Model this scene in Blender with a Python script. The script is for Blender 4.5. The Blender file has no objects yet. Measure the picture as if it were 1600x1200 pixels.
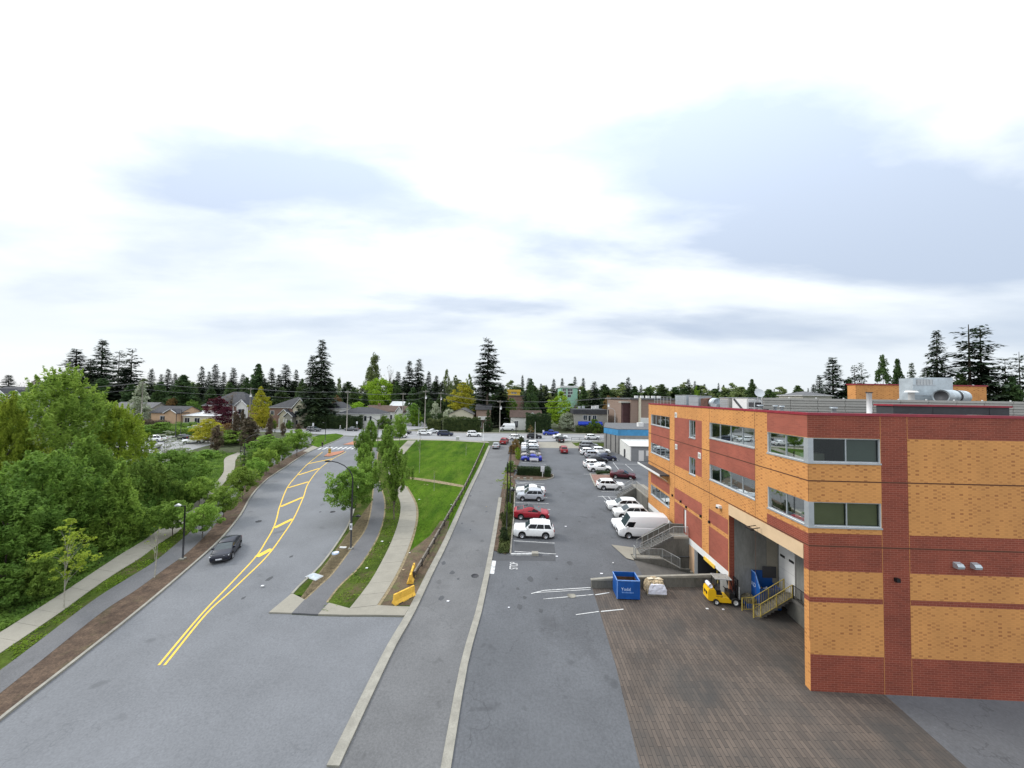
import bpy, bmesh, math, random
import numpy as np
from mathutils import Matrix, Vector
R = math.radians
S = bpy.context.scene
COL = S.collection
# ------------------------------------------------------------------ camera, sky, sun, exposure
F_PX, PITCH, ROLL, HC = 560.0, R(1.86), R(0.9), 17.0
cam = bpy.data.objects.new('camera', bpy.data.cameras.new('camera'))
COL.objects.link(cam)
cam.data.sensor_width = 36.0
cam.data.lens = F_PX / 1600 * 36
cam.data.clip_start = 0.1
cam.data.clip_end = 6000
cam.matrix_world = Matrix.Translation((0, 0, HC)) @ Matrix.Rotation(math.pi / 2 + PITCH, 4, 'X') @ Matrix.Rotation(ROLL, 4, 'Z')
S.camera = cam
S.view_settings.view_transform = 'Standard'
S.view_settings.look = 'None'
S.view_settings.gamma = 1
S.view_settings.use_curve_mapping = False
S.view_settings.exposure = 0.45
SUN_EL, SUN_AZ = R(38), R(-72)          # from the left, a little ahead of the camera
world = bpy.data.worlds.new('World')
S.world = world
world.use_nodes = True
wn, wl = world.node_tree.nodes, world.node_tree.links
wn.clear()
def W(t, **k):
    n = wn.new(t)
    for a, b in k.items(): setattr(n, a, b)
    return n
def wmath(op, a, b=None, c=None, clamp=False):
    n = W('ShaderNodeMath', operation=op, use_clamp=clamp)
    for i, v in enumerate((a, b, c)):
        if v is None: continue
        if hasattr(v, 'links'): wl.new(v, n.inputs[i])
        else: n.inputs[i].default_value = v
    return n.outputs[0]
sky = W('ShaderNodeTexSky', sky_type='NISHITA', sun_disc=False, sun_elevation=SUN_EL, sun_rotation=SUN_AZ)
tc = W('ShaderNodeTexCoord')
sp = W('ShaderNodeSeparateXYZ'); wl.new(tc.outputs['Generated'], sp.inputs[0])
zc = wmath('ADD', wmath('MAXIMUM', sp.outputs[2], 0.0), 0.16)
cb = W('ShaderNodeCombineXYZ')
wl.new(wmath('DIVIDE', sp.outputs[0], zc), cb.inputs[0]); wl.new(wmath('DIVIDE', sp.outputs[1], zc), cb.inputs[1])
mp = W('ShaderNodeMapping'); wl.new(cb.outputs[0], mp.inputs[0])
mp.inputs['Location'].default_value = (3.35, 0.55, 0.0); mp.inputs['Rotation'].default_value = (0, 0, R(-14)); mp.inputs['Scale'].default_value = (0.55, 1.0, 1)
n1 = W('ShaderNodeTexNoise'); n1.inputs['Scale'].default_value = 1.5; n1.inputs['Detail'].default_value = 7; n1.inputs['Roughness'].default_value = 0.5; n1.inputs['Distortion'].default_value = 0.25
wl.new(mp.outputs[0], n1.inputs['Vector'])
n2 = W('ShaderNodeTexNoise'); n2.inputs['Scale'].default_value = 5.0; n2.inputs['Detail'].default_value = 5; n2.inputs['Roughness'].default_value = 0.55
wl.new(mp.outputs[0], n2.inputs['Vector'])
cmix = wmath('ADD', wmath('MULTIPLY', n1.outputs[0], 0.8), wmath('MULTIPLY', n2.outputs[0], 0.2))
nz = wmath('MULTIPLY', wmath('SUBTRACT', cmix, 0.5), wmath('MULTIPLY', sp.outputs[2], 4.0, clamp=True))
def bank(u, v, su, sv, rot, amp):                       # one soft bank of grey cloud on the cloud layer
    m = W('ShaderNodeMapping', vector_type='TEXTURE'); wl.new(cb.outputs[0], m.inputs[0])
    m.inputs['Location'].default_value = (u, v, 0); m.inputs['Rotation'].default_value = (0, 0, R(rot)); m.inputs['Scale'].default_value = (su, sv, 1)
    ln = W('ShaderNodeVectorMath', operation='LENGTH'); wl.new(m.outputs[0], ln.inputs[0])
    d = wmath('ADD', ln.outputs[1], wmath('MULTIPLY', nz, -3.4))
    r = W('ShaderNodeMapRange', interpolation_type='SMOOTHSTEP'); wl.new(d, r.inputs[0])
    for i, q in enumerate((0.15, 1.3, amp, 0.0)): r.inputs[i + 1].default_value = q
    return r.outputs[0]
dark = None
for q in ((1.5, 1.36, 1.5, .55, 8, .78), (.62, 1.2, .7, .28, 10, .62), (-.5, 1.38, 1.0, .36, 24, .72), (-.32, 2.34, .60, .22, 8, .5), (.25, 1.95, .5, .2, 15, .45), (1.7, 2.55, 1.2, .40, -6, .62), (-1.7, 1.62, .8, .22, -20, .42), (3.0, 1.9, 1.1, .5, 0, .5), (-2.6, 1.2, .8, .3, 0, .4), (-1.6, 2.6, 1.2, .3, 0, .4)):
    v = bank(*q); dark = v if dark is None else wmath('MAXIMUM', dark, v)
dark = wmath('POWER', wmath('ADD', wmath('ADD', dark, 0.23), wmath('MULTIPLY', nz, 1.5), clamp=True), 0.75)
lit = W('ShaderNodeMix', data_type='RGBA'); wl.new(dark, lit.inputs[0])
lit.inputs[6].default_value = (8.5, 8.85, 9.0, 1); lit.inputs[7].default_value = (4.5, 5.2, 6.35, 1)
elv = wmath('MULTIPLY_ADD', wmath('MULTIPLY', sp.outputs[2], sp.outputs[2]), 1.6, 0.92)   # an overcast sky brightens towards the zenith
lv = W('ShaderNodeVectorMath', operation='SCALE'); wl.new(lit.outputs[2], lv.inputs[0]); wl.new(elv, lv.inputs['Scale'])
mx = W('ShaderNodeMix', data_type='RGBA'); mx.inputs[0].default_value = 0.1
wl.new(lv.outputs[0], mx.inputs[6]); wl.new(sky.outputs[0], mx.inputs[7])
bg = W('ShaderNodeBackground'); bg.inputs[1].default_value = 0.1
wl.new(mx.outputs[2], bg.inputs[0])
wo = W('ShaderNodeOutputWorld'); wl.new(bg.outputs[0], wo.inputs[0])
sun = bpy.data.objects.new('sun', bpy.data.lights.new('sun', 'SUN'))
COL.objects.link(sun)
sun.data.energy = 1.5; sun.data.angle = R(14); sun.data.color = (1.0, 0.96, 0.9)
_d = Vector((math.sin(SUN_AZ) * math.cos(SUN_EL), math.cos(SUN_AZ) * math.cos(SUN_EL), math.sin(SUN_EL)))
sun.rotation_euler = _d.to_track_quat('Z', 'Y').to_euler()
sun.location = (-60, 20, 80)
# ------------------------------------------------------------------ surveying helpers: where a sight line meets the ground
_c, _s = math.cos(ROLL), math.sin(ROLL)
_r0, _f0, _u0 = Vector((1, 0, 0)), Vector((0, math.cos(PITCH), math.sin(PITCH))), Vector((0, -math.sin(PITCH), math.cos(PITCH)))
_RV, _UV = _c * _r0 + _s * _u0, -_s * _r0 + _c * _u0
SLOPE, YK = 0.055, 110.0
def zg(y): return SLOPE * (min(y, YK) - 42)
def ray(px, py): return _f0 + _RV * ((px - 800) / F_PX) + _UV * ((600 - py) / F_PX)
def at(px, py, off=0.0):
    d = ray(px, py)
    t = (HC + SLOPE * 42 - off) / (SLOPE * d.y - d.z)
    if t < 0 or t * d.y > YK: t = (zg(YK) + off - HC) / d.z
    return Vector((t * d.x, t * d.y))
def atY(px, py, Y):
    d = ray(px, py); t = Y / d.y
    return t * d.x, HC + t * d.z
def G(px, py, off=0.0):
    p = at(px, py, off); return Vector((p.x, p.y, zg(p.y) + off))
# ------------------------------------------------------------------ materials
MATS = {}
def mat(name, c, rough=0.75, var=0.18, scale=2.0, c2=None, fine=0.0, fscale=40.0, bump=0.0, bscale=30.0, metal=0.0, spec=0.4, stain=0.0, sscale=0.35, stainc=(0.03, 0.03, 0.03), stretch=None, coat=0.0, objcol=False, trans=0.0, thr=0.55, crack=0.0, lanes=None, orand=0.0):
    if name in MATS: return MATS[name]
    m = bpy.data.materials.new(name); m.use_nodes = True
    MATS[name] = m
    N, L = m.node_tree.nodes, m.node_tree.links
    b = N['Principled BSDF']
    b.inputs['Roughness'].default_value = rough; b.inputs['Metallic'].default_value = metal
    b.inputs['Specular IOR Level'].default_value = spec
    if coat: b.inputs['Coat Weight'].default_value = coat; b.inputs['Coat Roughness'].default_value = 0.04
    t = N.new('ShaderNodeTexCoord'); vec = t.outputs['Object']
    if stretch:
        mpn = N.new('ShaderNodeMapping'); mpn.inputs['Scale'].default_value = stretch
        L.new(vec, mpn.inputs[0]); vec = mpn.outputs[0]
    def noise(sc, det=5.0, rg=0.6):
        n = N.new('ShaderNodeTexNoise'); n.inputs['Scale'].default_value = sc; n.inputs['Detail'].default_value = det; n.inputs['Roughness'].default_value = rg
        L.new(vec, n.inputs['Vector']); return n.outputs[0]
    def mixc(f, a, bb):
        n = N.new('ShaderNodeMix'); n.data_type = 'RGBA'
        for i, v in ((0, f), (6, a), (7, bb)):
            if hasattr(v, 'links'): L.new(v, n.inputs[i])
            elif i == 0: n.inputs[i].default_value = v
            else: n.inputs[i].default_value = (*v, 1)
        return n.outputs[2]
    def rng(v, a, bb, lo=0.0, hi=1.0):
        n = N.new('ShaderNodeMapRange'); L.new(v, n.inputs[0])
        for i, q in enumerate((a, bb, lo, hi)): n.inputs[i + 1].default_value = q
        return n.outputs[0]
    if objcol:
        oi = N.new('ShaderNodeObjectInfo'); col = oi.outputs['Color']
    else:
        lo = tuple(max(0, x * (1 - var)) for x in c); hi = c2 if c2 else tuple(min(1, x * (1 + var)) for x in c)
        col = mixc(rng(noise(scale), 0.32, 0.68), lo, hi)
    if fine:
        lo = tuple(x * (1 - fine) for x in c)
        n = N.new('ShaderNodeMix'); n.data_type = 'RGBA'; n.blend_type = 'MULTIPLY'; n.inputs[0].default_value = 1
        L.new(col, n.inputs[6]); v = rng(noise(fscale, 3.0, 0.7), 0.3, 0.7, 1 - fine, 1 + fine * 0.6)
        cc = N.new('ShaderNodeCombineColor')
        for i in range(3): L.new(v, cc.inputs[i])
        L.new(cc.outputs[0], n.inputs[7]); col = n.outputs[2]
    if stain:
        col = mixc(rng(noise(sscale, 8.0, 0.65), thr, thr + 0.17, 0.0, stain), col, stainc)
    if orand:                                             # every tree a little lighter, darker or yellower than the next
        oi = N.new('ShaderNodeObjectInfo'); hs = N.new('ShaderNodeHueSaturation'); L.new(col, hs.inputs['Color'])
        L.new(rng(oi.outputs['Random'], 0, 1, 1 - orand, 1 + orand), hs.inputs['Value'])
        wn_ = N.new('ShaderNodeTexWhiteNoise'); wn_.noise_dimensions = '1D'; L.new(oi.outputs['Random'], wn_.inputs['W'])
        L.new(rng(wn_.outputs[0], 0, 1, .482, .503), hs.inputs['Hue']); col = hs.outputs[0]
    if lanes:                                             # tyre-polished lanes and a darker drip line, running with the road
        col = mixc(rng(noise(lanes, 3.0), .45, .7, 0.0, .35), col, tuple(x * 1.22 for x in c))
        col = mixc(rng(noise(lanes * 9, 2.0, .5), .68, .74, 0.0, .5), col, tuple(x * .5 for x in c))
    if crack:
        vo = N.new('ShaderNodeTexVoronoi'); vo.feature = 'DISTANCE_TO_EDGE'; vo.inputs['Scale'].default_value = 0.11
        nd = N.new('ShaderNodeTexNoise'); nd.inputs['Scale'].default_value = 0.5; nd.inputs['Detail'].default_value = 5; L.new(vec, nd.inputs['Vector'])
        va = N.new('ShaderNodeVectorMath'); va.operation = 'MULTIPLY_ADD'; L.new(nd.outputs['Color'], va.inputs[0]); va.inputs[1].default_value = (5, 5, 5); L.new(vec, va.inputs[2]); L.new(va.outputs[0], vo.inputs['Vector'])
        cf = rng(vo.outputs['Distance'], .001, .006, crack, 0.0)
        mk = N.new('ShaderNodeMath'); mk.operation = 'MULTIPLY'; L.new(cf, mk.inputs[0]); L.new(rng(noise(.09, 3.0), .42, .55), mk.inputs[1])
        col = mixc(mk.outputs[0], col, tuple(x * .35 for x in c))
    L.new(col, b.inputs['Base Color'])
    if bump:
        bn = N.new('ShaderNodeBump'); bn.inputs['Strength'].default_value = bump; bn.inputs['Distance'].default_value = 0.03
        L.new(noise(bscale, 4.0), bn.inputs['Height']); L.new(bn.outputs[0], b.inputs['Normal'])
    if trans:
        tr = N.new('ShaderNodeBsdfTranslucent'); L.new(col, tr.inputs[0])
        ms = N.new('ShaderNodeMixShader'); ms.inputs[0].default_value = trans
        L.new(b.outputs[0], ms.inputs[1]); L.new(tr.outputs[0], ms.inputs[2])
        L.new(ms.outputs[0], N['Material Output'].inputs[0])
    return m
def leafmat(name, c, c2, scale=0.6, trans=0.35):
    m = mat(name, c, rough=0.6, c2=c2, scale=scale, fine=0.3, fscale=5.0, spec=0.12, trans=trans, orand=0.2)
    return m
def brickmat(name, c1, c2, mortar, bw=0.41, bh=0.13, ms=0.008, dark=0.0):
    m = bpy.data.materials.new(name); m.use_nodes = True; MATS[name] = m
    N, L = m.node_tree.nodes, m.node_tree.links; b = N['Principled BSDF']; b.inputs['Roughness'].default_value = 0.85
    t = N.new('ShaderNodeTexCoord'); s3 = N.new('ShaderNodeSeparateXYZ'); L.new(t.outputs['Object'], s3.inputs[0])
    ad = N.new('ShaderNodeMath'); ad.operation = 'ADD'; L.new(s3.outputs[0], ad.inputs[0]); L.new(s3.outputs[1], ad.inputs[1])
    cv = N.new('ShaderNodeCombineXYZ'); L.new(ad.outputs[0], cv.inputs[0]); L.new(s3.outputs[2], cv.inputs[1])
    br = N.new('ShaderNodeTexBrick'); L.new(cv.outputs[0], br.inputs['Vector'])
    br.inputs['Color1'].default_value = (*c1, 1); br.inputs['Color2'].default_value = (*c2, 1); br.inputs['Mortar'].default_value = (*mortar, 1)
    br.inputs['Scale'].default_value = 1.0; br.inputs['Mortar Size'].default_value = ms; br.inputs['Bias'].default_value = dark
    br.inputs['Brick Width'].default_value = bw; br.inputs['Row Height'].default_value = bh
    ns = N.new('ShaderNodeTexNoise'); ns.inputs['Scale'].default_value = 0.45; ns.inputs['Detail'].default_value = 7; L.new(t.outputs['Object'], ns.inputs['Vector'])
    mr = N.new('ShaderNodeMapRange'); L.new(ns.outputs[0], mr.inputs[0]); mr.inputs[1].default_value = 0.3; mr.inputs[2].default_value = 0.7; mr.inputs[3].default_value = 0.82; mr.inputs[4].default_value = 1.12
    mu = N.new('ShaderNodeMix'); mu.data_type = 'RGBA'; mu.blend_type = 'MULTIPLY'; mu.inputs[0].default_value = 1
    cc = N.new('ShaderNodeCombineColor')
    for i in range(3): L.new(mr.outputs[0], cc.inputs[i])
    L.new(br.outputs['Color'], mu.inputs[6]); L.new(cc.outputs[0], mu.inputs[7]); L.new(mu.outputs[2], b.inputs['Base Color'])
    bn = N.new('ShaderNodeBump'); bn.inputs['Strength'].default_value = 0.5; bn.inputs['Distance'].default_value = 0.01; bn.invert = True
    L.new(br.outputs['Fac'], bn.inputs['Height']); L.new(bn.outputs[0], b.inputs['Normal'])
    return m
def flemish(name, c1, c2, mortar, per=0.52, rh=0.118):
    m = bpy.data.materials.new(name); m.use_nodes = True; MATS[name] = m
    N, L = m.node_tree.nodes, m.node_tree.links; b = N['Principled BSDF']; b.inputs['Roughness'].default_value = 0.85
    t = N.new('ShaderNodeTexCoord'); s3 = N.new('ShaderNodeSeparateXYZ'); L.new(t.outputs['Object'], s3.inputs[0])
    def ma(op, a, bb=None, c=None):
        n = N.new('ShaderNodeMath'); n.operation = op
        for i, v in enumerate((a, bb, c)):
            if v is None: continue
            if hasattr(v, 'links'): L.new(v, n.inputs[i])
            else: n.inputs[i].default_value = v
        return n.outputs[0]
    def mixc(f, a, bb):
        n = N.new('ShaderNodeMix'); n.data_type = 'RGBA'; L.new(f, n.inputs[0])
        for i, v in ((6, a), (7, bb)):
            if hasattr(v, 'links'): L.new(v, n.inputs[i])
            else: n.inputs[i].default_value = (*v, 1)
        return n.outputs[2]
    zr = ma('DIVIDE', s3.outputs[2], rh); row = ma('FLOOR', zr); fz = ma('FRACT', zr)
    u = ma('ADD', ma('DIVIDE', ma('ADD', s3.outputs[0], s3.outputs[1]), per), ma('MULTIPLY', ma('MODULO', row, 2.0), 0.5)); col = ma('FLOOR', u); fu = ma('FRACT', u)
    cv = N.new('ShaderNodeCombineXYZ'); L.new(col, cv.inputs[0]); L.new(row, cv.inputs[1])
    wn_ = N.new('ShaderNodeTexWhiteNoise'); wn_.noise_dimensions = '2D'; L.new(cv.outputs[0], wn_.inputs['Vector'])
    head = ma('LESS_THAN', fu, 0.42)
    dk = ma('MULTIPLY', head, ma('MULTIPLY_ADD', ma('POWER', wn_.outputs[0], 2.0), 1.0, 0.12))
    dk = ma('MULTIPLY', dk, ma('MULTIPLY_ADD', ma('MODULO', row, 2.0), 0.35, 0.65))
    c = mixc(dk, c1, c2)
    c = mixc(ma('MULTIPLY', ma('LESS_THAN', fz, 0.09), 0.5), c, mortar)
    ns = N.new('ShaderNodeTexNoise'); ns.inputs['Scale'].default_value = 0.5; ns.inputs['Detail'].default_value = 6
    mp = N.new('ShaderNodeMapping'); mp.inputs['Scale'].default_value = (1, 1, .45); L.new(t.outputs['Object'], mp.inputs[0]); L.new(mp.outputs[0], ns.inputs['Vector'])
    mr = N.new('ShaderNodeMapRange'); L.new(ns.outputs[0], mr.inputs[0])
    for i, q in enumerate((.3, .7, .88, 1.08)): mr.inputs[i + 1].default_value = q
    cc = N.new('ShaderNodeCombineColor')
    for i in range(3): L.new(mr.outputs[0], cc.inputs[i])
    mu = N.new('ShaderNodeMix'); mu.data_type = 'RGBA'; mu.blend_type = 'MULTIPLY'; mu.inputs[0].default_value = 1
    L.new(c, mu.inputs[6]); L.new(cc.outputs[0], mu.inputs[7]); L.new(mu.outputs[2], b.inputs['Base Color'])
    return m
def pavermat(name):
    m = brickmat(name, (0.128, 0.10, 0.08), (0.082, 0.066, 0.055), (0.03, 0.026, 0.022), bw=0.9, bh=0.22, ms=0.012)
    N, L = m.node_tree.nodes, m.node_tree.links
    br = [n for n in N if n.type == 'TEX_BRICK'][0]; t = [n for n in N if n.type == 'TEX_COORD'][0]
    mp = N.new('ShaderNodeMapping'); mp.inputs['Rotation'].default_value = (0, 0, math.pi / 2); L.new(t.outputs['Object'], mp.inputs[0]); L.new(mp.outputs[0], br.inputs['Vector'])
    b = N['Principled BSDF']; src = b.inputs['Base Color'].links[0].from_socket
    ns = N.new('ShaderNodeTexNoise'); ns.inputs['Scale'].default_value = 0.33; ns.inputs['Detail'].default_value = 8; L.new(t.outputs['Object'], ns.inputs['Vector'])
    mr = N.new('ShaderNodeMapRange'); L.new(ns.outputs[0], mr.inputs[0]); mr.inputs[1].default_value = .48; mr.inputs[2].default_value = .68; mr.inputs[4].default_value = .75
    mx_ = N.new('ShaderNodeMix'); mx_.data_type = 'RGBA'; L.new(mr.outputs[0], mx_.inputs[0]); L.new(src, mx_.inputs[6]); mx_.inputs[7].default_value = (.045, .045, .043, 1); L.new(mx_.outputs[2], b.inputs['Base Color'])
def glassmat(name, tint=(0.5, 0.58, 0.58), base=0.10):
    m = bpy.data.materials.new(name); m.use_nodes = True; MATS[name] = m
    N, L = m.node_tree.nodes, m.node_tree.links; N.remove(N['Principled BSDF'])
    fr = N.new('ShaderNodeFresnel'); fr.inputs[0].default_value = 1.45
    ad = N.new('ShaderNodeMath'); ad.operation = 'MULTIPLY_ADD'; L.new(fr.outputs[0], ad.inputs[0]); ad.inputs[1].default_value = 0.55; ad.inputs[2].default_value = base - 0.08; ad.use_clamp = True
    tr = N.new('ShaderNodeBsdfTransparent'); tr.inputs[0].default_value = (*tint, 1)
    gl = N.new('ShaderNodeBsdfGlossy'); gl.inputs['Roughness'].default_value = 0.02; gl.inputs[0].default_value = (0.9, 0.95, 0.95, 1)
    ms = N.new('ShaderNodeMixShader'); L.new(ad.outputs[0], ms.inputs[0]); L.new(tr.outputs[0], ms.inputs[1]); L.new(gl.outputs[0], ms.inputs[2])
    L.new(ms.outputs[0], N['Material Output'].inputs[0])
    return m
mat('road_asphalt', (0.16, 0.165, 0.175), 0.85, 0.10, 0.25, fine=0.22, fscale=9, bump=0.25, bscale=60, stain=0.35, sscale=0.12, stainc=(0.11, 0.11, 0.115), crack=0.25, lanes=0.05)
mat('lot_asphalt', (0.105, 0.109, 0.117), 0.85, 0.14, 0.22, fine=0.22, fscale=7, bump=0.25, bscale=60, stain=0.5, sscale=0.2, stainc=(0.055, 0.055, 0.058), crack=0.4, lanes=0.07)
mat('drive_asphalt', (0.138, 0.138, 0.14), 0.88, 0.12, 0.3, fine=0.22, fscale=9, bump=0.25, bscale=60, stain=0.4, sscale=0.25, stainc=(0.08, 0.08, 0.08), crack=0.3, lanes=0.08)
mat('path_asphalt', (0.125, 0.125, 0.13), 0.88, 0.12, 0.5, fine=0.25, fscale=12, bump=0.2, stain=0.3, sscale=0.5, stainc=(0.08, 0.075, 0.07))
mat('patch_asphalt', (0.075, 0.077, 0.082), 0.85, 0.12, 0.6, fine=0.2, fscale=10)
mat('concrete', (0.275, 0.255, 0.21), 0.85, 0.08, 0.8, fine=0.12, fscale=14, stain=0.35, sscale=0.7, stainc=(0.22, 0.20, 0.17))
mat('kerb_concrete', (0.28, 0.265, 0.225), 0.85, 0.15, 1.5, fine=0.15, fscale=14, stain=0.4, sscale=1.0, stainc=(0.16, 0.14, 0.12))
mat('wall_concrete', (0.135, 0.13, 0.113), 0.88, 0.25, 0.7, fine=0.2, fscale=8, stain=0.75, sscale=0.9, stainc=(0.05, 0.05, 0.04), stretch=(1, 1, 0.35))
mat('bay_concrete', (0.24, 0.24, 0.225), 0.88, 0.18, 0.6, fine=0.15, fscale=8, stain=0.5, sscale=0.8, stainc=(0.12, 0.12, 0.11), stretch=(1, 1, 0.3))
mat('street_asphalt', (0.27, 0.27, 0.275), 0.85, 0.1, 0.2, fine=0.15, fscale=6)
mat('soil', (0.05, 0.055, 0.025), 0.95, 0.35, 0.6, c2=(0.07, 0.09, 0.03), fine=0.4, fscale=6)
mat('lawn_grass', (0.045, 0.105, 0.008), 0.95, 0.3, 0.22, spec=0.05, c2=(0.078, 0.145, 0.010), fine=0.4, fscale=3.0, bump=0.8, bscale=14, stain=0.4, sscale=0.4, stainc=(0.12, 0.16, 0.025), stretch=(1.6, .5, 1), thr=0.5)
mat('verge_grass', (0.05, 0.085, 0.014), 0.92, 0.35, 0.35, spec=0.05, c2=(0.085, 0.12, 0.02), fine=0.45, fscale=5, bump=0.6, bscale=16, stain=0.8, sscale=0.45, stainc=(0.10, 0.075, 0.045), thr=0.5)
mat('mulch', (0.085, 0.052, 0.034), 0.95, 0.35, 1.5, c2=(0.13, 0.085, 0.055), fine=0.5, fscale=8, bump=0.8, bscale=14, stain=0.5, sscale=0.4, stainc=(0.07, 0.085, 0.025))
mat('bare_soil', (0.115, 0.08, 0.05), 0.95, 0.3, 1.2, fine=0.4, fscale=8, bump=0.6, stain=0.6, sscale=0.9, stainc=(0.09, 0.12, 0.03), thr=0.48)
mat('dry_edge', (0.24, 0.19, 0.11), 0.95, 0.3, 3, fine=0.4, fscale=10)
mat('white_paint', (0.62, 0.62, 0.61), 0.7, 0.15, 3, fine=0.25, fscale=20, stain=0.75, sscale=2.6, stainc=(0.17, 0.17, 0.17), thr=0.53)
mat('yellow_paint', (0.78, 0.50, 0.06), 0.7, 0.1, 3, fine=0.15, fscale=20, stain=0.5, sscale=2.5, stainc=(0.40, 0.33, 0.16), thr=0.55)
mat('red_concrete', (0.40, 0.17, 0.10), 0.85, 0.15, 2, fine=0.2)
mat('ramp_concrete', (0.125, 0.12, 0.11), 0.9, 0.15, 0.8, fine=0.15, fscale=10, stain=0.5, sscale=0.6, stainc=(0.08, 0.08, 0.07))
mat('tarp', (0.15, 0.13, 0.085), 0.8, 0.3, 1.5, fine=0.2, fscale=5)
mat('coping_red', (0.26, 0.02, 0.035), 0.45, 0.12, 2)
mat('beige', (0.62, 0.45, 0.28), 0.8, 0.06, 1, stain=0.15, sscale=0.8, stainc=(0.4, 0.3, 0.2))
mat('white_trim', (0.70, 0.70, 0.69), 0.6, 0.06, 2, stain=0.2, sscale=2, stainc=(0.4, 0.4, 0.38))
mat('alu', (0.42, 0.44, 0.46), 0.4, 0.06, 3, metal=0.4)
mat('dark_joint', (0.09, 0.035, 0.02), 0.9, 0.2, 3)
mat('roof_gravel', (0.16, 0.15, 0.14), 0.95, 0.3, 1.5, fine=0.4, fscale=10)
mat('galv', (0.50, 0.55, 0.58), 0.42, 0.14, 1.2, metal=0.55, fine=0.1, fscale=3)
mat('screen_metal', (0.37, 0.36, 0.33), 0.55, 0.08, 1.5, stain=0.25, sscale=1.5, stainc=(0.2, 0.18, 0.15))
mat('dark_panel', (0.045, 0.046, 0.05), 0.6, 0.15, 2)
mat('black_metal', (0.012, 0.012, 0.014), 0.4, 0.2, 3)
mat('rail_galv', (0.42, 0.43, 0.42), 0.5, 0.12, 3, metal=0.3)
mat('rail_yellow', (0.42, 0.32, 0.075), 0.5, 0.2, 3, stain=0.5, sscale=3, stainc=(0.25, 0.2, 0.08))
mat('wood_post', (0.055, 0.045, 0.036), 0.9, 0.3, 3)
mat('wood_rail', (0.17, 0.15, 0.125), 0.9, 0.3, 3, stretch=(1, 0.2, 1))
mat('wood_pole', (0.36, 0.33, 0.29), 0.9, 0.25, 2, stretch=(1, 1, 0.15))
mat('pole_grey', (0.45, 0.46, 0.46), 0.5, 0.1, 2, metal=0.2)
mat('yellow_barrier', (0.72, 0.43, 0.06), 0.8, 0.12, 1.5, fine=0.12, fscale=8, stain=0.7, sscale=2.2, stainc=(0.16, 0.08, 0.03), thr=0.58)
mat('dumpster_blue', (0.006, 0.075, 0.30), 0.45, 0.15, 1.5, stain=0.35, sscale=2.0, stainc=(0.03, 0.06, 0.16))
mat('dumpster_edge', (0.16, 0.30, 0.62), 0.5, 0.15, 3)
mat('dumpster_in', (0.045, 0.032, 0.026), 0.9, 0.5, 2, c2=(0.15, 0.07, 0.03))
mat('lettering', (0.55, 0.66, 0.85), 0.6, 0.05)
mat('plastic_white', (0.72, 0.72, 0.80), 0.45, 0.08, 4, bump=0.6, bscale=6)
mat('cardboard', (0.42, 0.33, 0.21), 0.9, 0.35, 4, fine=0.3, fscale=8)
mat('fork_yellow', (0.80, 0.47, 0.01), 0.4, 0.06, 2, stain=0.2, sscale=3, stainc=(0.3, 0.18, 0.03))
mat('rubber', (0.018, 0.018, 0.018), 0.85, 0.2, 5)
mat('rim', (0.45, 0.46, 0.48), 0.35, 0.1, 5, metal=0.6)
mat('rim_dark', (0.05, 0.05, 0.055), 0.4, 0.1, 5, metal=0.4)
mat('car_paint', (0.5, 0.5, 0.5), 0.3, objcol=True, coat=0.3, spec=0.35)
mat('car_glass', (0.008, 0.010, 0.012), 0.06, 0.1, 1, spec=0.35)
mat('car_screen', (0.035, 0.05, 0.055), 0.06, 0.2, 2, spec=0.6)
mat('car_trim', (0.018, 0.018, 0.02), 0.6, 0.1, 3)
mat('lamp_clear', (0.62, 0.64, 0.66), 0.15, 0.1, 4, spec=0.8)
mat('lamp_red', (0.34, 0.012, 0.012), 0.2, 0.1, 4, spec=0.7)
mat('plate_white', (0.72, 0.72, 0.75), 0.5, 0.05)
mat('bark', (0.11, 0.088, 0.068), 0.95, 0.3, 3, fine=0.3, stretch=(1, 1, 0.3))
mat('bark_pale', (0.30, 0.28, 0.23), 0.9, 0.3, 4, stain=0.5, sscale=3, stainc=(0.12, 0.11, 0.08))
mat('roof_dark', (0.055, 0.056, 0.062), 0.9, 0.2, 1.0, fine=0.3, fscale=4)
mat('roof_grey', (0.13, 0.13, 0.135), 0.9, 0.2, 1.0, fine=0.3, fscale=4)
mat('roof_brown', (0.10, 0.065, 0.05), 0.9, 0.2, 1.0, fine=0.3, fscale=4)
mat('roof_white', (0.62, 0.63, 0.63), 0.7, 0.08, 0.8)
mat('stucco_white', (0.66, 0.65, 0.61), 0.85, 0.06, 0.8)
mat('stucco_cream', (0.60, 0.55, 0.42), 0.85, 0.06, 0.8)
mat('stucco_peach', (0.52, 0.35, 0.22), 0.85, 0.08, 0.8)
mat('brick_pink', (0.27, 0.17, 0.135), 0.9, 0.12, 2, fine=0.2, fscale=6)
mat('stucco_grey', (0.34, 0.33, 0.29), 0.85, 0.08, 0.8)
mat('siding_brown', (0.26, 0.185, 0.145), 0.85, 0.1, 0.6, stretch=(0.05, 0.05, 6))
mat('paver_red', (0.24, 0.14, 0.11), 0.9, 0.15, 2, fine=0.25, fscale=6)
mat('maroon', (0.055, 0.022, 0.022), 0.8, 0.2, 1)
mat('block_wall', (0.215, 0.21, 0.20), 0.9, 0.2, 0.5, stain=0.5, sscale=0.5, stainc=(0.12, 0.1, 0.085))
mat('band_blue', (0.045, 0.22, 0.42), 0.6, 0.15, 0.8, stain=0.3, sscale=1.2, stainc=(0.03, 0.12, 0.25))
mat('awning_blue', (0.012, 0.045, 0.42), 0.6, 0.1, 1)
mat('shed_white', (0.60, 0.60, 0.57), 0.7, 0.06, 1)
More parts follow.
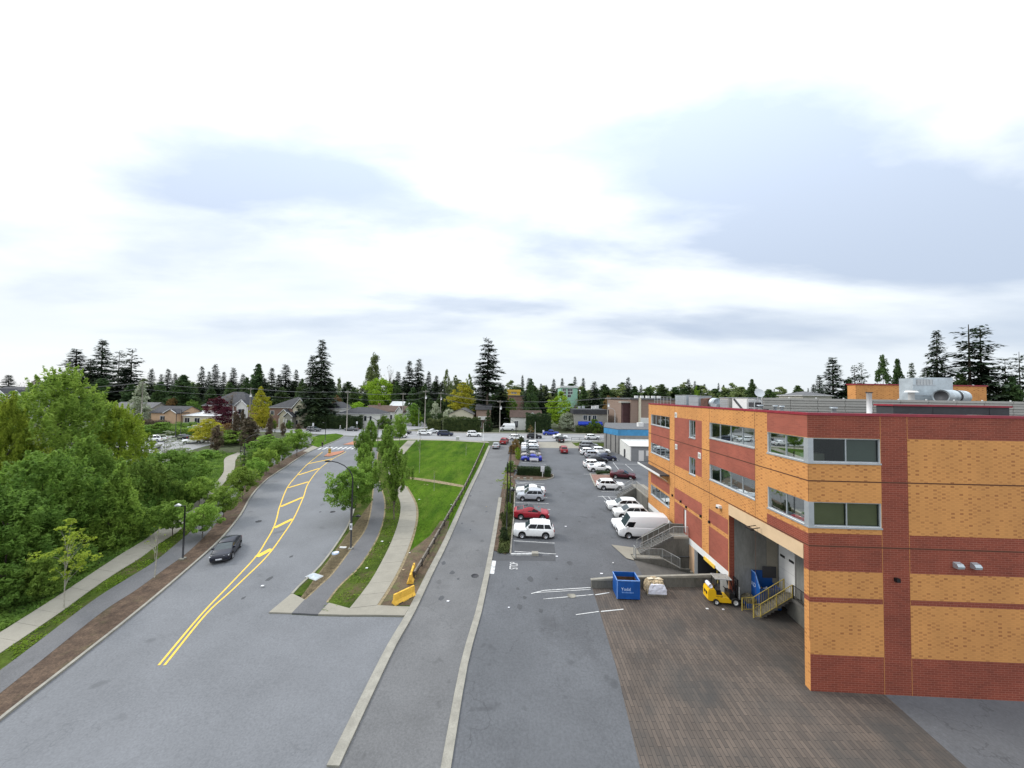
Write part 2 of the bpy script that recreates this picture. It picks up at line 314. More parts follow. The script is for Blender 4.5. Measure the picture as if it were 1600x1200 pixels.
mat('shed_grey', (0.24, 0.25, 0.26), 0.8, 0.08, 1)
mat('green_sheath', (0.30, 0.52, 0.40), 0.8, 0.1, 0.8)
mat('yellow_sheath', (0.62, 0.40, 0.06), 0.8, 0.1, 0.8)
mat('house_glass', (0.03, 0.035, 0.04), 0.08, 0.3, 1, spec=0.8)
mat('room', (0.13, 0.13, 0.125), 0.9, 0.1, 1)
mat('blind', (0.42, 0.36, 0.20), 0.9, 0.05, 1)
mat('blind_grey', (0.20, 0.21, 0.17), 0.9, 0.05, 1)
mat('wire', (0.22, 0.22, 0.23), 0.7, 0.1)
mat('insulator', (0.62, 0.62, 0.62), 0.4, 0.1)
mat('skin', (0.42, 0.26, 0.18), 0.6, 0.05)
mat('cloth_white', (0.70, 0.70, 0.70), 0.9, 0.05)
mat('cloth_dark', (0.02, 0.02, 0.025), 0.9, 0.1)
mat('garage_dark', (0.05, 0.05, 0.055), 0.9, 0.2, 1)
mat('brown_rust', (0.10, 0.05, 0.035), 0.8, 0.3, 2)
flemish('brick_yellow', (0.60, 0.275, 0.082), (0.36, 0.14, 0.042), (0.36, 0.19, 0.08))
brickmat('brick_red', (0.245, 0.052, 0.028), (0.185, 0.038, 0.021), (0.34, 0.125, 0.08), dark=-0.2, ms=0.010)
brickmat('brick_red_smooth', (0.33, 0.088, 0.055), (0.27, 0.072, 0.046), (0.34, 0.12, 0.08), dark=-0.2, ms=0.006)
glassmat('glass')
pavermat('paver')
LEAF = dict(
    near=leafmat('leaf_near', (0.14, 0.28, 0.05), (0.31, 0.47, 0.085), 0.35, 0.5),
    deep=leafmat('leaf_deep', (0.11, 0.225, 0.045), (0.23, 0.37, 0.07), 0.5, 0.5),
    lime=leafmat('leaf_lime', (0.24, 0.38, 0.04), (0.40, 0.54, 0.07), 0.5, 0.5),
    street=leafmat('leaf_street', (0.16, 0.30, 0.05), (0.30, 0.46, 0.085), 0.8, 0.5),
    yellow=leafmat('leaf_yellow', (0.36, 0.396, 0.03), (0.552, 0.528, 0.05), 0.5),
    bright=leafmat('leaf_bright', (0.22, 0.40, 0.035), (0.33, 0.52, 0.045), 0.5, 0.45),
    conifer=leafmat('leaf_conifer', (0.034, 0.062, 0.04), (0.08, 0.115, 0.062), 0.3, 0.2),
    cedar=leafmat('leaf_cedar', (0.045, 0.09, 0.036), (0.10, 0.165, 0.052), 0.4, 0.3),
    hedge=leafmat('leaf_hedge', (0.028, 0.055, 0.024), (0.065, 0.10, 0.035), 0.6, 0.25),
    ivy=leafmat('leaf_ivy', (0.05, 0.08, 0.022), (0.12, 0.15, 0.05), 0.6, 0.2),
    purple=leafmat('leaf_purple', (0.06, 0.012, 0.02), (0.12, 0.02, 0.035), 0.6, 0.3),
    brown=leafmat('leaf_brown', (0.13, 0.105, 0.07), (0.21, 0.165, 0.105), 0.6, 0.2),
    blossom=leafmat('leaf_blossom', (0.32, 0.40, 0.24), (0.62, 0.64, 0.50), 0.8, 0.3),
    poplar=leafmat('leaf_poplar', (0.15, 0.21, 0.075), (0.26, 0.32, 0.12), 0.5, 0.3),
    rust=leafmat('leaf_rust', (0.20, 0.14, 0.05), (0.30, 0.20, 0.07), 0.6, 0.25),
    grass=leafmat('grass_blade', (0.12, 0.23, 0.028), (0.22, 0.35, 0.04), 0.4, 0.4),
)
# ------------------------------------------------------------------ mesh builder
class MB:
    def __init__(s): s.v = []; s.f = []; s.m = []; s.sm = []; s.mats = []
    def mi(s, m):
        if m not in s.mats: s.mats.append(m)
        return s.mats.index(m)
    def add(s, vs, fs, m, smooth=False):
        o = len(s.v); s.v += [tuple(v) for v in vs]; i = s.mi(m)
        for f in fs: s.f.append([o + k for k in f]); s.m.append(i); s.sm.append(smooth)
        return s
    def hexa(s, b, t, m):                                  # four bottom points, four top points, both counter-clockwise
        return s.add(list(b) + list(t), [(3, 2, 1, 0), (4, 5, 6, 7), (0, 1, 5, 4), (1, 2, 6, 5), (2, 3, 7, 6), (3, 0, 4, 7)], m)
    def box(s, x0, x1, y0, y1, z0, z1, m):
        q = [(x0, y0), (x1, y0), (x1, y1), (x0, y1)]
        return s.hexa([(*p, z0) for p in q], [(*p, z1) for p in q], m)
    def prism(s, pts, z0, z1, m):
        n = len(pts)
        return s.add([(*p, z0) for p in pts] + [(*p, z1) for p in pts], [tuple(range(n - 1, -1, -1)), tuple(range(n, 2 * n))] + [(i, (i + 1) % n, n + (i + 1) % n, n + i) for i in range(n)], m)
    def side(s, pts, y0, y1, m):                           # outline in x,z pushed along y
        n = len(pts)
        return s.add([(p[0], y0, p[1]) for p in pts] + [(p[0], y1, p[1]) for p in pts], [tuple(range(n)), tuple(range(2 * n - 1, n - 1, -1))] + [(i, n + i, n + (i + 1) % n, (i + 1) % n) for i in range(n)], m)
    def quad(s, a, b, c, d, m): return s.add([a, b, c, d], [(0, 1, 2, 3)], m)
    def tube(s, pts, r, m, n=6, smooth=True):
        pts = [Vector(p) for p in pts]; rs = r if isinstance(r, (list, tuple)) else [r] * len(pts)
        vs = []; fs = []
        up = Vector((0, 0, 1))
        for i, p in enumerate(pts):
            d = (pts[min(i + 1, len(pts) - 1)] - pts[max(i - 1, 0)]).normalized()
            a = d.cross(up if abs(d.z) < 0.95 else Vector((1, 0, 0))).normalized(); b = a.cross(d)
            for k in range(n):
                t = 2 * math.pi * (k + 0.5) / n
                vs.append(p + rs[i] * (math.cos(t) * a + math.sin(t) * b))
        for i in range(len(pts) - 1):
            for k in range(n): fs.append((i * n + k, i * n + (k + 1) % n, (i + 1) * n + (k + 1) % n, (i + 1) * n + k))
        fs.append(tuple(range(n))); fs.append(tuple(range(len(vs) - 1, len(vs) - n - 1, -1)))
        return s.add(vs, fs, m, smooth)
    def bar(s, a, b, w, m): return s.tube([a, b], w * 0.7071, m, 4, False)
    def cyl(s, a, b, r, m, n=14, r2=None): return s.tube([a, b], [r, r if r2 is None else r2], m, n, n > 8)
    def ball(s, c, r, m, nu=10, nv=6, sq=1.0):
        vs = [(c[0], c[1], c[2] - r * sq)]; fs = []
        for j in range(1, nv):
            ph = -math.pi / 2 + math.pi * j / nv
            for i in range(nu):
                a = 2 * math.pi * i / nu; vs.append((c[0] + r * math.cos(ph) * math.cos(a), c[1] + r * math.cos(ph) * math.sin(a), c[2] + r * sq * math.sin(ph)))
        vs.append((c[0], c[1], c[2] + r * sq)); L = len(vs) - 1
        for i in range(nu):
            fs.append((0, 1 + (i + 1) % nu, 1 + i)); fs.append((L, L - nu + i, L - nu + (i + 1) % nu))
            for j in range(nv - 2): fs.append((1 + j * nu + i, 1 + j * nu + (i + 1) % nu, 1 + (j + 1) * nu + (i + 1) % nu, 1 + (j + 1) * nu + i))
        return s.add(vs, fs, m, True)
    def mesh(s, name):
        me = bpy.data.meshes.new(name); me.from_pydata(s.v, [], s.f)
        for m in s.mats: me.materials.append(MATS[m] if isinstance(m, str) else m)
        me.polygons.foreach_set('material_index', s.m); me.polygons.foreach_set('use_smooth', s.sm); me.update()
        return me
    def build(s, name, parent=None, loc=None, **k): return obj(name, s.mesh(name), parent, loc, **k)
def tag(o, label=None, cat=None, group=None, kind=None):
    if label: o['label'] = label
    if cat: o['category'] = cat
    if group: o['group'] = group
    if kind: o['kind'] = kind
    return o
def obj(name, me, parent=None, loc=None, kind=None, label=None):
    o = bpy.data.objects.new(name, me); COL.objects.link(o)
    if parent: o.parent = parent
    if loc is not None: o.location = loc
    return tag(o, label, None, None, kind)
def thing(name, label, cat, loc=(0, 0, 0), rz=0.0, group=None):
    o = bpy.data.objects.new(name, None); COL.objects.link(o); o.empty_display_size = 0.3
    o.location = loc; o.rotation_euler = (0, 0, rz)
    return tag(o, label, cat, group)
def copy_tree(o, parent=None):
    c = o.copy(); COL.objects.link(c)
    if parent: c.parent = parent
    for ch in list(o.children): copy_tree(ch, c)
    return c
# ------------------------------------------------------------------ ground sheets
def drape(name, pts, off, m, kind='structure', parent=None, flat=False):
    bm = bmesh.new()
    f = bm.faces.new([bm.verts.new((p[0], p[1], 0)) for p in pts])
    bmesh.ops.triangulate(bm, faces=[f])
    bmesh.ops.bisect_plane(bm, geom=bm.verts[:] + bm.edges[:] + bm.faces[:], plane_co=(0, YK, 0), plane_no=(0, 1, 0), dist=1e-5)
    for v in bm.verts: v.co.z = zg(v.co.y) + off
    bmesh.ops.recalc_face_normals(bm, faces=bm.faces)
    if sum(f.normal.z * f.calc_area() for f in bm.faces) < 0: bmesh.ops.reverse_faces(bm, faces=bm.faces)
    me = bpy.data.meshes.new(name); bm.to_mesh(me); bm.free()
    me.materials.append(MATS[m])
    return obj(name, me, parent, kind=kind)
def spline(pts, n=4):
    out = []
    P = [Vector(p) for p in pts]; P = [2 * P[0] - P[1]] + P + [2 * P[-1] - P[-2]]
    for i in range(1, len(P) - 2):
        a, b, c, d = P[i - 1:i + 3]
        for k in range(n):
            t = k / n
            out.append(0.5 * ((2 * b) + (c - a) * t + (2 * a - 5 * b + 4 * c - d) * t * t + (3 * b - a - 3 * c + d) * t ** 3))
    out.append(P[-2]); return out
def pix(*p): return [at(*q) for q in p]
def resample(pl, step):
    out = [pl[0]]; acc = 0.0
    for a, b in zip(pl, pl[1:]):
        L = (b - a).length
        while L > 0 and acc + L >= step:
            t = (step - acc) / L; a = a + (b - a) * t; out.append(a); L = (b - a).length; acc = 0.0
        acc += L
    return out
def offset(pl, d):
    out = []
    for i, p in enumerate(pl):
        t = (pl[min(i + 1, len(pl) - 1)] - pl[max(i - 1, 0)]).normalized()
        out.append(p + Vector((-t.y, t.x)) * d)
    return out
def kerb(name, pl, w=0.18, h=0.15, m='kerb_concrete', base=-0.05):
    mb = MB(); A = offset(pl, w / 2); B = offset(pl, -w / 2)
    for i in range(len(pl) - 1):
        q = (A[i], B[i], B[i + 1], A[i + 1])
        mb.hexa([(p.x, p.y, zg(p.y) + base) for p in q], [(p.x, p.y, zg(p.y) + h) for p in q], m)
    return mb.build(name, kind='structure')
def stripe(name, a, b, w, m, off=0.03, parent=None):
    a, b = Vector(a), Vector(b); d = (b - a).normalized(); n = Vector((-d.y, d.x)) * w / 2
    return drape(name, [a - n, b - n, b + n, a + n], off, m, parent=parent)
def ribbon(name, L, Rr, off, m, parent=None):
    return drape(name, list(L) + list(reversed(Rr)), off, m, parent=parent)
def slabs(parent, L, Rr, n, off, th, m, gap=0.02):
    """cut the strip between two edges into n slabs, each a part of its own"""
    def param(pl, k):
        ln = [0]
        for a, b in zip(pl, pl[1:]): ln.append(ln[-1] + (b - a).length)
        t = ln[-1] * k
        for i in range(len(pl) - 1):
            if t <= ln[i + 1] + 1e-6:
                u = (t - ln[i]) / max(1e-6, ln[i + 1] - ln[i]); return pl[i] + (pl[i + 1] - pl[i]) * u
        return pl[-1]
    for k in range(n):
        e = gap / 2 / 1.5 / n
        q = [param(L, k / n + e), param(Rr, k / n + e), param(Rr, (k + 1) / n - e), param(L, (k + 1) / n - e)]
        mb = MB(); dz = random.uniform(-0.004, 0.004)
        mb.hexa([(p.x, p.y, zg(p.y) + off - th) for p in q], [(p.x, p.y, zg(p.y) + off + dz) for p in q], m)
        mb.build('paving_slab', parent)
random.seed(7)
# ================================================================== GROUND, ROADS, PATHS
BA = R(2.25); BC = Vector((18.847, 22.85))             # near corner of the brick building and its heading
def B(x, y): return Vector((BC.x + x * math.cos(BA) + y * math.sin(BA), BC.y - x * math.sin(BA) + y * math.cos(BA)))
RX0, RS0, RS1 = -6.3, 10.6, 16.45                     # sunken garage ramp, in the building's own axes
def drape_multi(name, polys, off, m, kind='structure'):
    obs = [drape(name, p, off, m, kind) for p in polys]
    bm = bmesh.new()
    for o in obs: bm.from_mesh(o.data)
    bm.to_mesh(obs[0].data); bm.free()
    for o in obs[1:]: bpy.data.objects.remove(o)
    return obs[0]
def holed(x0, x1, y0, y1):
    q = lambda a, b, c, d: [B(a, c), B(b, c), B(b, d), B(a, d)]
    return [q(x0, RX0, y0, y1), q(8, x1, y0, y1), [B(RX0, y0), B(8, y0), B(8, RS0 + .55), B(0, RS0 + .55), B(RX0, RS0)], q(RX0, 8, RS1, y1)]
drape_multi('ground', holed(-2600, 2600, -60, 4000), 0.0, 'soil')
# the curving road with its kerbs
RL = spline(pix((-140, 1240), (20, 1110), (120, 1032), (213, 958), (290, 893), (345, 843), (376, 805), (391, 778), (406, 760), (422, 746), (447, 729.5), (466, 716.5), (485, 705.5), (510, 695), (529, 687), (538, 681.5)), 4)
RR = spline(pix((330, 1240), (395, 1060), (425, 985), (456, 930), (500, 886), (530, 845), (547, 815), (556, 785), (560, 760), (561, 735), (561, 715), (562, 700), (564, 689), (572, 684)), 4)
ribbon('road', RL, RR, 0.02, 'road_asphalt')
# cross street behind
CN = [Vector(p) for p in ((-260, 160), (-125, 128.5), (-66, 116.5), (-46, 110.5), (-30, 107.5), (-11, 105.8), (29, 108.3), (70, 113), (240, 133))]
CF = [p + Vector((0, 19.5)) for p in CN]
ribbon('cross_street', CF[::-1][::-1], CN, 0.012, 'street_asphalt')
kerb('kerb', CF, 0.2, 0.14)
ribbon('far_sidewalk', [p + Vector((0, 2.2)) for p in CF], [p + Vector((0, 0.2)) for p in CF], 0.10, 'concrete')
drape('side_street', pix((625, 673), (671, 668.5), (669, 651.5), (633, 652)) , 0.016, 'street_asphalt')
drape('driveway', pix((398, 671), (478, 671), (476, 664.5), (400, 664.5)), 0.02, 'concrete')
# left bank: mulch strip, asphalt path, grass strip, concrete walk
PL_R = spline(pix((-30, 1110), (60, 1038), (160, 958), (212, 924), (257, 891), (295, 863), (332, 826), (358, 792), (378, 765), (400, 746), (432, 725), (458, 711), (480, 701)), 4)
PL_L = spline(pix((-70, 1100), (20, 1035), (118, 960), (160, 930), (200, 905), (240, 880), (272, 854), (305, 825), (338, 788), (362, 759), (386, 741), (420, 719), (448, 706), (474, 697)), 4)
SL_R = spline(pix((-110, 1095), (-10, 1030), (100, 955), (125, 936), (175, 901), (220, 873), (250, 850), (278, 832), (300, 811), (317, 788), (334, 772), (347, 759), (361, 742), (367, 731), (369, 718), (383, 709.5)), 4)
SL_L = spline(pix((-150, 1085), (-50, 1022), (52, 958), (100, 927), (140, 900), (190, 867), (225, 846), (252, 826), (282, 806), (308, 784), (326, 766), (339, 753), (349, 739), (350, 728), (352, 716), (371, 708)), 4)
ribbon('mulch_strip', PL_R, RL[:len(RL) - 6], 0.10, 'mulch')
ribbon('verge', SL_R[:len(SL_R) - 4], PL_L, 0.095, 'verge_grass')
ribbon('asphalt_path', PL_L, PL_R, 0.11, 'path_asphalt')
sw = ribbon('sidewalk', SL_L, SL_R, 0.10, 'kerb_concrete')
slabs(sw, SL_L, SL_R, 46, 0.135, 0.05, 'concrete')
kerb('kerb', RL, 0.2, 0.16)
drape('corner_lawn', pix((488, 683.5), (505, 679.5), (525, 677.8), (536, 680), (536, 682), (527, 687.5), (509, 695.5), (497, 700), (486, 695)), 0.11, 'lawn_grass')
drape('sidewalk', pix((470, 699.5), (486, 694), (489, 684), (500, 679.6), (480, 680.2), (462, 690), (455, 700)), 0.115, 'path_asphalt')
drape('sidewalk', pix((473, 706), (489, 697), (497, 699.8), (483, 707)), 0.125, 'concrete')
# right bank: verge, asphalt path, grass, curving concrete walk, lawn
DL = spline(pix((520, 1200), (575, 1085), (612, 1010), (642, 958), (672, 896), (699, 842), (731, 770), (751, 729), (765, 697)), 3)
drape('lawn', list(RR[12:-3]) + pix((575, 689.5), (640, 687.5), (700, 689), (763, 692.5)) + DL[:8:-1] , 0.09, 'lawn_grass')
ribbon('verge', RR[12:-4], offset(RR, -3.2)[12:-4], 0.098, 'verge_grass')
PR_L = spline(pix((455, 960), (482, 935), (503, 915), (521, 898), (547, 863), (570, 832), (578, 810), (582, 785), (584, 757), (582, 735), (580, 714), (583, 700)), 4)
PR_R = spline(pix((497, 960), (525, 922), (545, 902), (561, 886), (586, 847), (598, 814), (600.5, 787), (596, 766), (591, 748), (589, 732), (589, 714), (592, 700)), 4)
SR_L = spline(pix((546, 953), (575, 916), (595, 882), (612, 847), (623, 815), (626, 792), (622, 777), (612, 758), (606, 738), (610, 718), (622, 704), (637, 689)), 4)
SR_R = spline(pix((589, 948), (612, 912), (632, 872), (646, 832), (650.5, 806), (648, 787), (637, 766), (626, 748), (622, 734), (627, 716), (638, 702), (650, 689)), 4)
ribbon('verge', PR_R, SR_L[:-3], 0.1, 'verge_grass')
ribbon('bare_soil', [p + Vector((0.02, 0)) for p in SR_R[:12]], DL[9:16], 0.1, 'bare_soil') if False else None
drape('bare_soil', pix((592, 948), (613, 914), (632, 878), (641, 862), (672, 838), (688, 815), (702, 815), (698, 838), (671, 893), (643, 948)), 0.1, 'bare_soil')
ribbon('asphalt_path', PR_L, PR_R, 0.115, 'path_asphalt')
for e, d in ((PR_R, -0.18), (PR_L, 0.16)):
    ribbon('path_edge', offset(e, 0.0), offset(e, d), 0.119, 'dry_edge')
sw = ribbon('sidewalk', SR_L, SR_R, 0.105, 'kerb_concrete')
slabs(sw, SR_L, SR_R, 44, 0.14, 0.05, 'concrete')
ribbon('leaf_litter', offset(SR_R, 0.02)[:26], offset(SR_R, -0.28)[:26], 0.121, 'dry_edge')
drape('worn_path', pix((637, 745.5), (680, 751), (724, 759), (727, 763), (700, 758.5), (660, 752), (636, 748.5)), 0.105, 'dry_edge')
drape('sidewalk', pix((575, 687.8), (640, 685.8), (700, 687), (762, 690.5), (765, 692.5), (700, 689), (640, 687.8), (575, 690)), 0.11, 'concrete')
kerb('kerb', RR[12:], 0.2, 0.16)
kerb('kerb', DL, 0.62, 0.13)
# concrete apron across the foot of the verge, then the parkade forecourt below
AP = thing('apron', None, None); AP['kind'] = 'structure'
for q in (((420, 959), (456, 929), (476, 939), (456, 960)), ((456, 960), (476, 939), (514, 944), (497, 962)), ((497, 962), (514, 944), (547, 953), (540, 963)), ((540, 963), (547, 953), (590, 948), (586, 963)), ((586, 963), (590, 948), (640, 950), (632, 964))):
    P = [at(*p) for p in q]
    P = [P[0], P[3], P[2], P[1]]
    mb = MB(); mb.hexa([(p.x, p.y, zg(p.y) - 0.05) for p in P], [(p.x, p.y, zg(p.y) + 0.13) for p in P], 'path_asphalt' if q[0] == (456, 960) else 'concrete'); mb.build('paving_slab', AP)
drape('forecourt', list(RR[:12]) + pix((456, 961), (497, 963), (540, 964), (586, 964), (636, 965)) + DL[:10][::-1], 0.02, 'road_asphalt')
# driveway and the parking lot
DR = spline(pix((690, 1240), (725, 1040), (747, 960), (756, 920), (764, 881), (776.5, 811), (784, 763), (792, 722), (799, 689)), 3)
ribbon('driveway', DL, DR, 0.02, 'drive_asphalt')
_kd = DR[:-7]
kerb('kerb', _kd, 0.5, 0.10)
lot = [p for p in DR] + pix((820, 690.5), (862, 691.5), (900, 692), (945, 693)) + [Vector((27, 97)), Vector((60, 97))]
x_b = B(RX0, 0)
drape_multi('parking_lot', [
    [p for p in DR] + [B(RX0, 84), B(RX0, -20)],
    [B(RX0, RS1), B(30, RS1), B(30, 78), B(RX0, 78)], [B(RX0, -20), B(30, -20), B(30, RS0 + .55), B(0, RS0 + .55), B(RX0, RS0)]], 0.016, 'lot_asphalt')
drape('entrance_slab', pix((800, 699.5), (905, 700.5), (903, 691), (799, 690)), 0.024, 'concrete')
drape('driveway_patch', pix((858, 704), (880, 706), (883, 690), (858, 690)), 0.02, 'concrete') if False else None
# planted strip between driveway and stalls
PLK = spline(pix((797.5, 866), (800, 838), (803, 805), (804.5, 770), (806, 758)), 4)
drape('planting_bed', list(_kd[12:]) [::-1] + pix((769, 851), (772, 861), (790, 867)) + PLK[1:] + pix((803, 742), (812, 722), (815, 705), (814, 696), (800, 694)), 0.08, 'mulch')
kerb('kerb', PLK, 0.16, 0.15)
drape('asphalt_patch', pix((762, 874), (774, 862), (797, 869), (868, 868), (868, 877), (800, 876), (765, 877)), 0.024, 'patch_asphalt')
drape('asphalt_patch', pix((804, 847), (866, 851), (868, 865), (803, 862)), 0.022, 'patch_asphalt')
# concrete wheel stop and kerb stub at the end of the row
mb = MB(); a, b = at(798, 867.5), at(833, 867.5)
mb.bar((a.x, a.y, zg(a.y) + 0.1), (b.x, b.y, zg(b.y) + 0.1), 0.17, 'white_paint')
c = at(836, 867); mb.box(c.x - .35, c.x + .35, c.y - .3, c.y + .3, zg(c.y) - .02, zg(c.y) + .28, 'kerb_concrete')
tag(mb.build('kerb_stub'), 'white painted low concrete kerb with a block end below the last stall', 'kerb')
for q in (((803, 845.4), (866.6, 849)), ((804, 862), (869, 866)), ((803, 816.5), (862, 819.5)), ((804, 792), (860, 796.5)), ((805, 785.5), (857, 787)), ((806, 776), (855, 778)), ((806, 753.5), (851, 756.5)), ((808, 756), (822, 755)), ((815, 722.5), (853, 726)), ((815, 717), (850, 719.5)), ((815, 712), (848, 714.3)), ((816, 707), (846, 709)),
          ((940, 768), (985, 770)), ((944, 783), (960, 797)), ((934, 776), (965, 777)), ((958, 722.5), (975, 745)), ((977, 725.5), (989, 736)), ((957, 725), (1000, 726)), ((960, 714), (966, 720.5)), ((941, 775), (959, 793)), ((950, 776), (964, 791)), ((906, 713), (928, 714)), ((908, 722), (925, 722.5)), ((910, 731), (935, 732)), ((912, 741), (950, 742))):
    stripe('parking_line', at(*q[0]), at(*q[1]), 0.10, 'white_paint', 0.034)
drape('stop_line', pix((764.5, 897), (772, 897.3), (775, 877), (767.5, 876)), 0.034, 'white_paint')
mpts = pix((830, 928), (850, 923), (880, 920), (923, 918.5)); stripe('parking_line', mpts[0], mpts[1], 0.09, 'white_paint', 0.034); stripe('parking_line', mpts[1], mpts[3], 0.09, 'white_paint', 0.034)
stripe('parking_line', at(838, 926.5), at(923, 921.5), 0.07, 'white_paint', 0.036)
stripe('parking_line', at(849, 936.5), at(927, 929.5), 0.08, 'white_paint', 0.034)
stripe('parking_line', at(900, 961), at(936, 956), 0.08, 'white_paint', 0.034)
# STOP painted on the lot
fc = bpy.data.curves.new('stop_text', 'FONT'); fc.body = 'STOP'; fc.size = 1.25; fc.align_x = 'CENTER'; fc.space_character = 0.9
to = bpy.data.objects.new('tmp', fc); COL.objects.link(to); bpy.context.view_layer.update()
me = bpy.data.meshes.new_from_object(to); bpy.data.objects.remove(to)
me.materials.clear(); me.materials.append(MATS['white_paint'])
c = at(803.5, 884.5)
M3 = Matrix.Translation((c.x + .35, c.y, 0)) @ Matrix.Rotation(R(88), 4, 'Z') @ Matrix.Diagonal((0.5, 0.95, 1, 1))
me.transform(M3)
for v in me.vertices: v.co.z = zg(v.co.y) + 0.034
obj('stop_marking', me, kind='structure')
# brown brick-paved loading yard
e = [at(925, 918.5), at(938, 960), at(962, 1040), at(1000, 1200)]
drape('paved_yard', [e[0]] + [B(-0.02, 11.1), B(4.4, 11.1), B(4.4, -12)] + e[::-1][:-1], 0.022, 'paver')
stripe('parking_line', at(930, 930), at(952, 926.5), 0.1, 'white_paint', 0.036)
stripe('parking_line', at(939, 956), at(974, 952.5), 0.1, 'white_paint', 0.036)
# yellow hatched median
def both(pts): return spline(pix(*pts), 5)
YL = both([(248, 1040), (315, 960), (358, 915), (400, 870), (415, 847), (427, 826), (433, 808), (437, 792), (449, 762), (464, 743), (481, 725), (504, 706.5)])
YR = both([(257, 1040), (322, 960), (361, 924), (400, 887), (412, 875), (425, 860), (440, 839), (459, 810), (474, 777), (482, 755), (500, 732), (522, 716), (541, 706)])
for pl in (YL, YR): ribbon('road_marking', offset(pl, .075), offset(pl, -.075), 0.032, 'yellow_paint')
for a, b, w in (((401, 870.5), (424.5, 858), .62), ((428, 825.5), (457.5, 811), .55), ((438.5, 792), (473.5, 777), .5), ((450, 762.5), (482, 753), .45), ((466, 742.5), (499, 732), .42), ((483, 724.5), (519, 717), .42)):
    stripe('yellow_bar', at(*a), at(*b), w, 'yellow_paint', 0.036)
for k in range(8):
    u = k / 7; stripe('crosswalk_bar', at(497 + u * 52, 702.5 - .5 * u), at(505 + u * 52, 698.8 - .5 * u), 0.55, 'white_paint', 0.034)
for q in (((506, 713.5), (513, 708.5), (538, 704.8), (537, 706.5), (529, 710.5), (514, 714.3)), ((536, 695.5), (553, 690), (556, 690), (556, 695.5))):
    P = [at(*p) for p in q]
    mb = MB(); n = len(P)
    if sum(P[i].x * P[(i + 1) % n].y - P[(i + 1) % n].x * P[i].y for i in range(n)) < 0: P = P[::-1]
    mb.add([(p.x, p.y, zg(p.y)) for p in P] + [(p.x, p.y, zg(p.y) + .16) for p in P], [tuple(range(n, 2 * n))], 'red_concrete')
    mb.add([(p.x, p.y, zg(p.y)) for p in P] + [(p.x, p.y, zg(p.y) + .16) for p in P], [(i, (i + 1) % n, n + (i + 1) % n, n + i) for i in range(n)], 'kerb_concrete')
    mb.build('median_island', kind='structure')
# left car park seen between the trees
drape('parking_lot', pix((150, 735), (120, 712), (215, 682), (345, 681), (348, 690), (300, 703), (262, 722), (225, 738)), 0.03, 'street_asphalt')
# inner floor for the loading bay (flush with the yard) and sunken ramp with its side walls
mb = MB()
z0 = lambda p: zg(p.y) + .01
a, b, c_, d = B(RX0, RS0), B(6, RS0 + .55), B(6, RS1), B(RX0, RS1)
e1, e2 = B(0.3, RS0 + .57), B(0.3, RS1)
mb.quad((a.x, a.y, z0(a)), (e1.x, e1.y, -1.5), (e2.x, e2.y, -1.5), (d.x, d.y, z0(d)), 'ramp_concrete')
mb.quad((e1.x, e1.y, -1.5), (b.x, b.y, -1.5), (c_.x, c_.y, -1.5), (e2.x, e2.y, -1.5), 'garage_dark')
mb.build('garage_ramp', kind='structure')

# oil drips and dark patches worn into the asphalt
_r = random.Random(12)
for q in ((693, 880), (707, 895), (735, 828), (722, 818), (809, 920), (820, 934), (812, 948), (829, 905), (700, 800), (735, 775), (716, 905), (890, 880), (905, 815), (880, 770), (420, 905), (455, 870), (500, 800), (380, 935), (870, 905), (845, 955), (690, 935), (760, 800), (862, 866), (846, 866)):
    c = at(*q); a0 = _r.uniform(0, 6.28); e = _r.uniform(.12, .34)
    drape('oil_stain', [c + Vector((e * math.cos(a0 + k * .785) * _r.uniform(.6, 1.2), 1.4 * e * math.sin(a0 + k * .785) * _r.uniform(.6, 1.2))) for k in range(8)], 0.027, 'patch_asphalt')
for q in ((520, 800), (404, 815), (605, 699), (742, 900)):
    c = at(*q); mb = MB(); mb.cyl((0, 0, -.05), (0, 0, .008), .36, 'dark_panel', 20); mb.cyl((0, 0, .008), (0, 0, .011), .28, 'garage_dark', 20); o = mb.build('manhole_cover', None, (c.x, c.y, zg(c.y) + .022)); o.rotation_euler = (SL if 'SL' in globals() else math.atan(SLOPE), 0, 0)
    tag(o, {520: 'dark round manhole cover in the right lane of the curving road', 404: 'dark round manhole cover left of the yellow hatching', 605: 'round cover at the far end of the verge path', 742: 'dark round cover near the right kerb of the lane'}[q[0]], 'manhole cover')
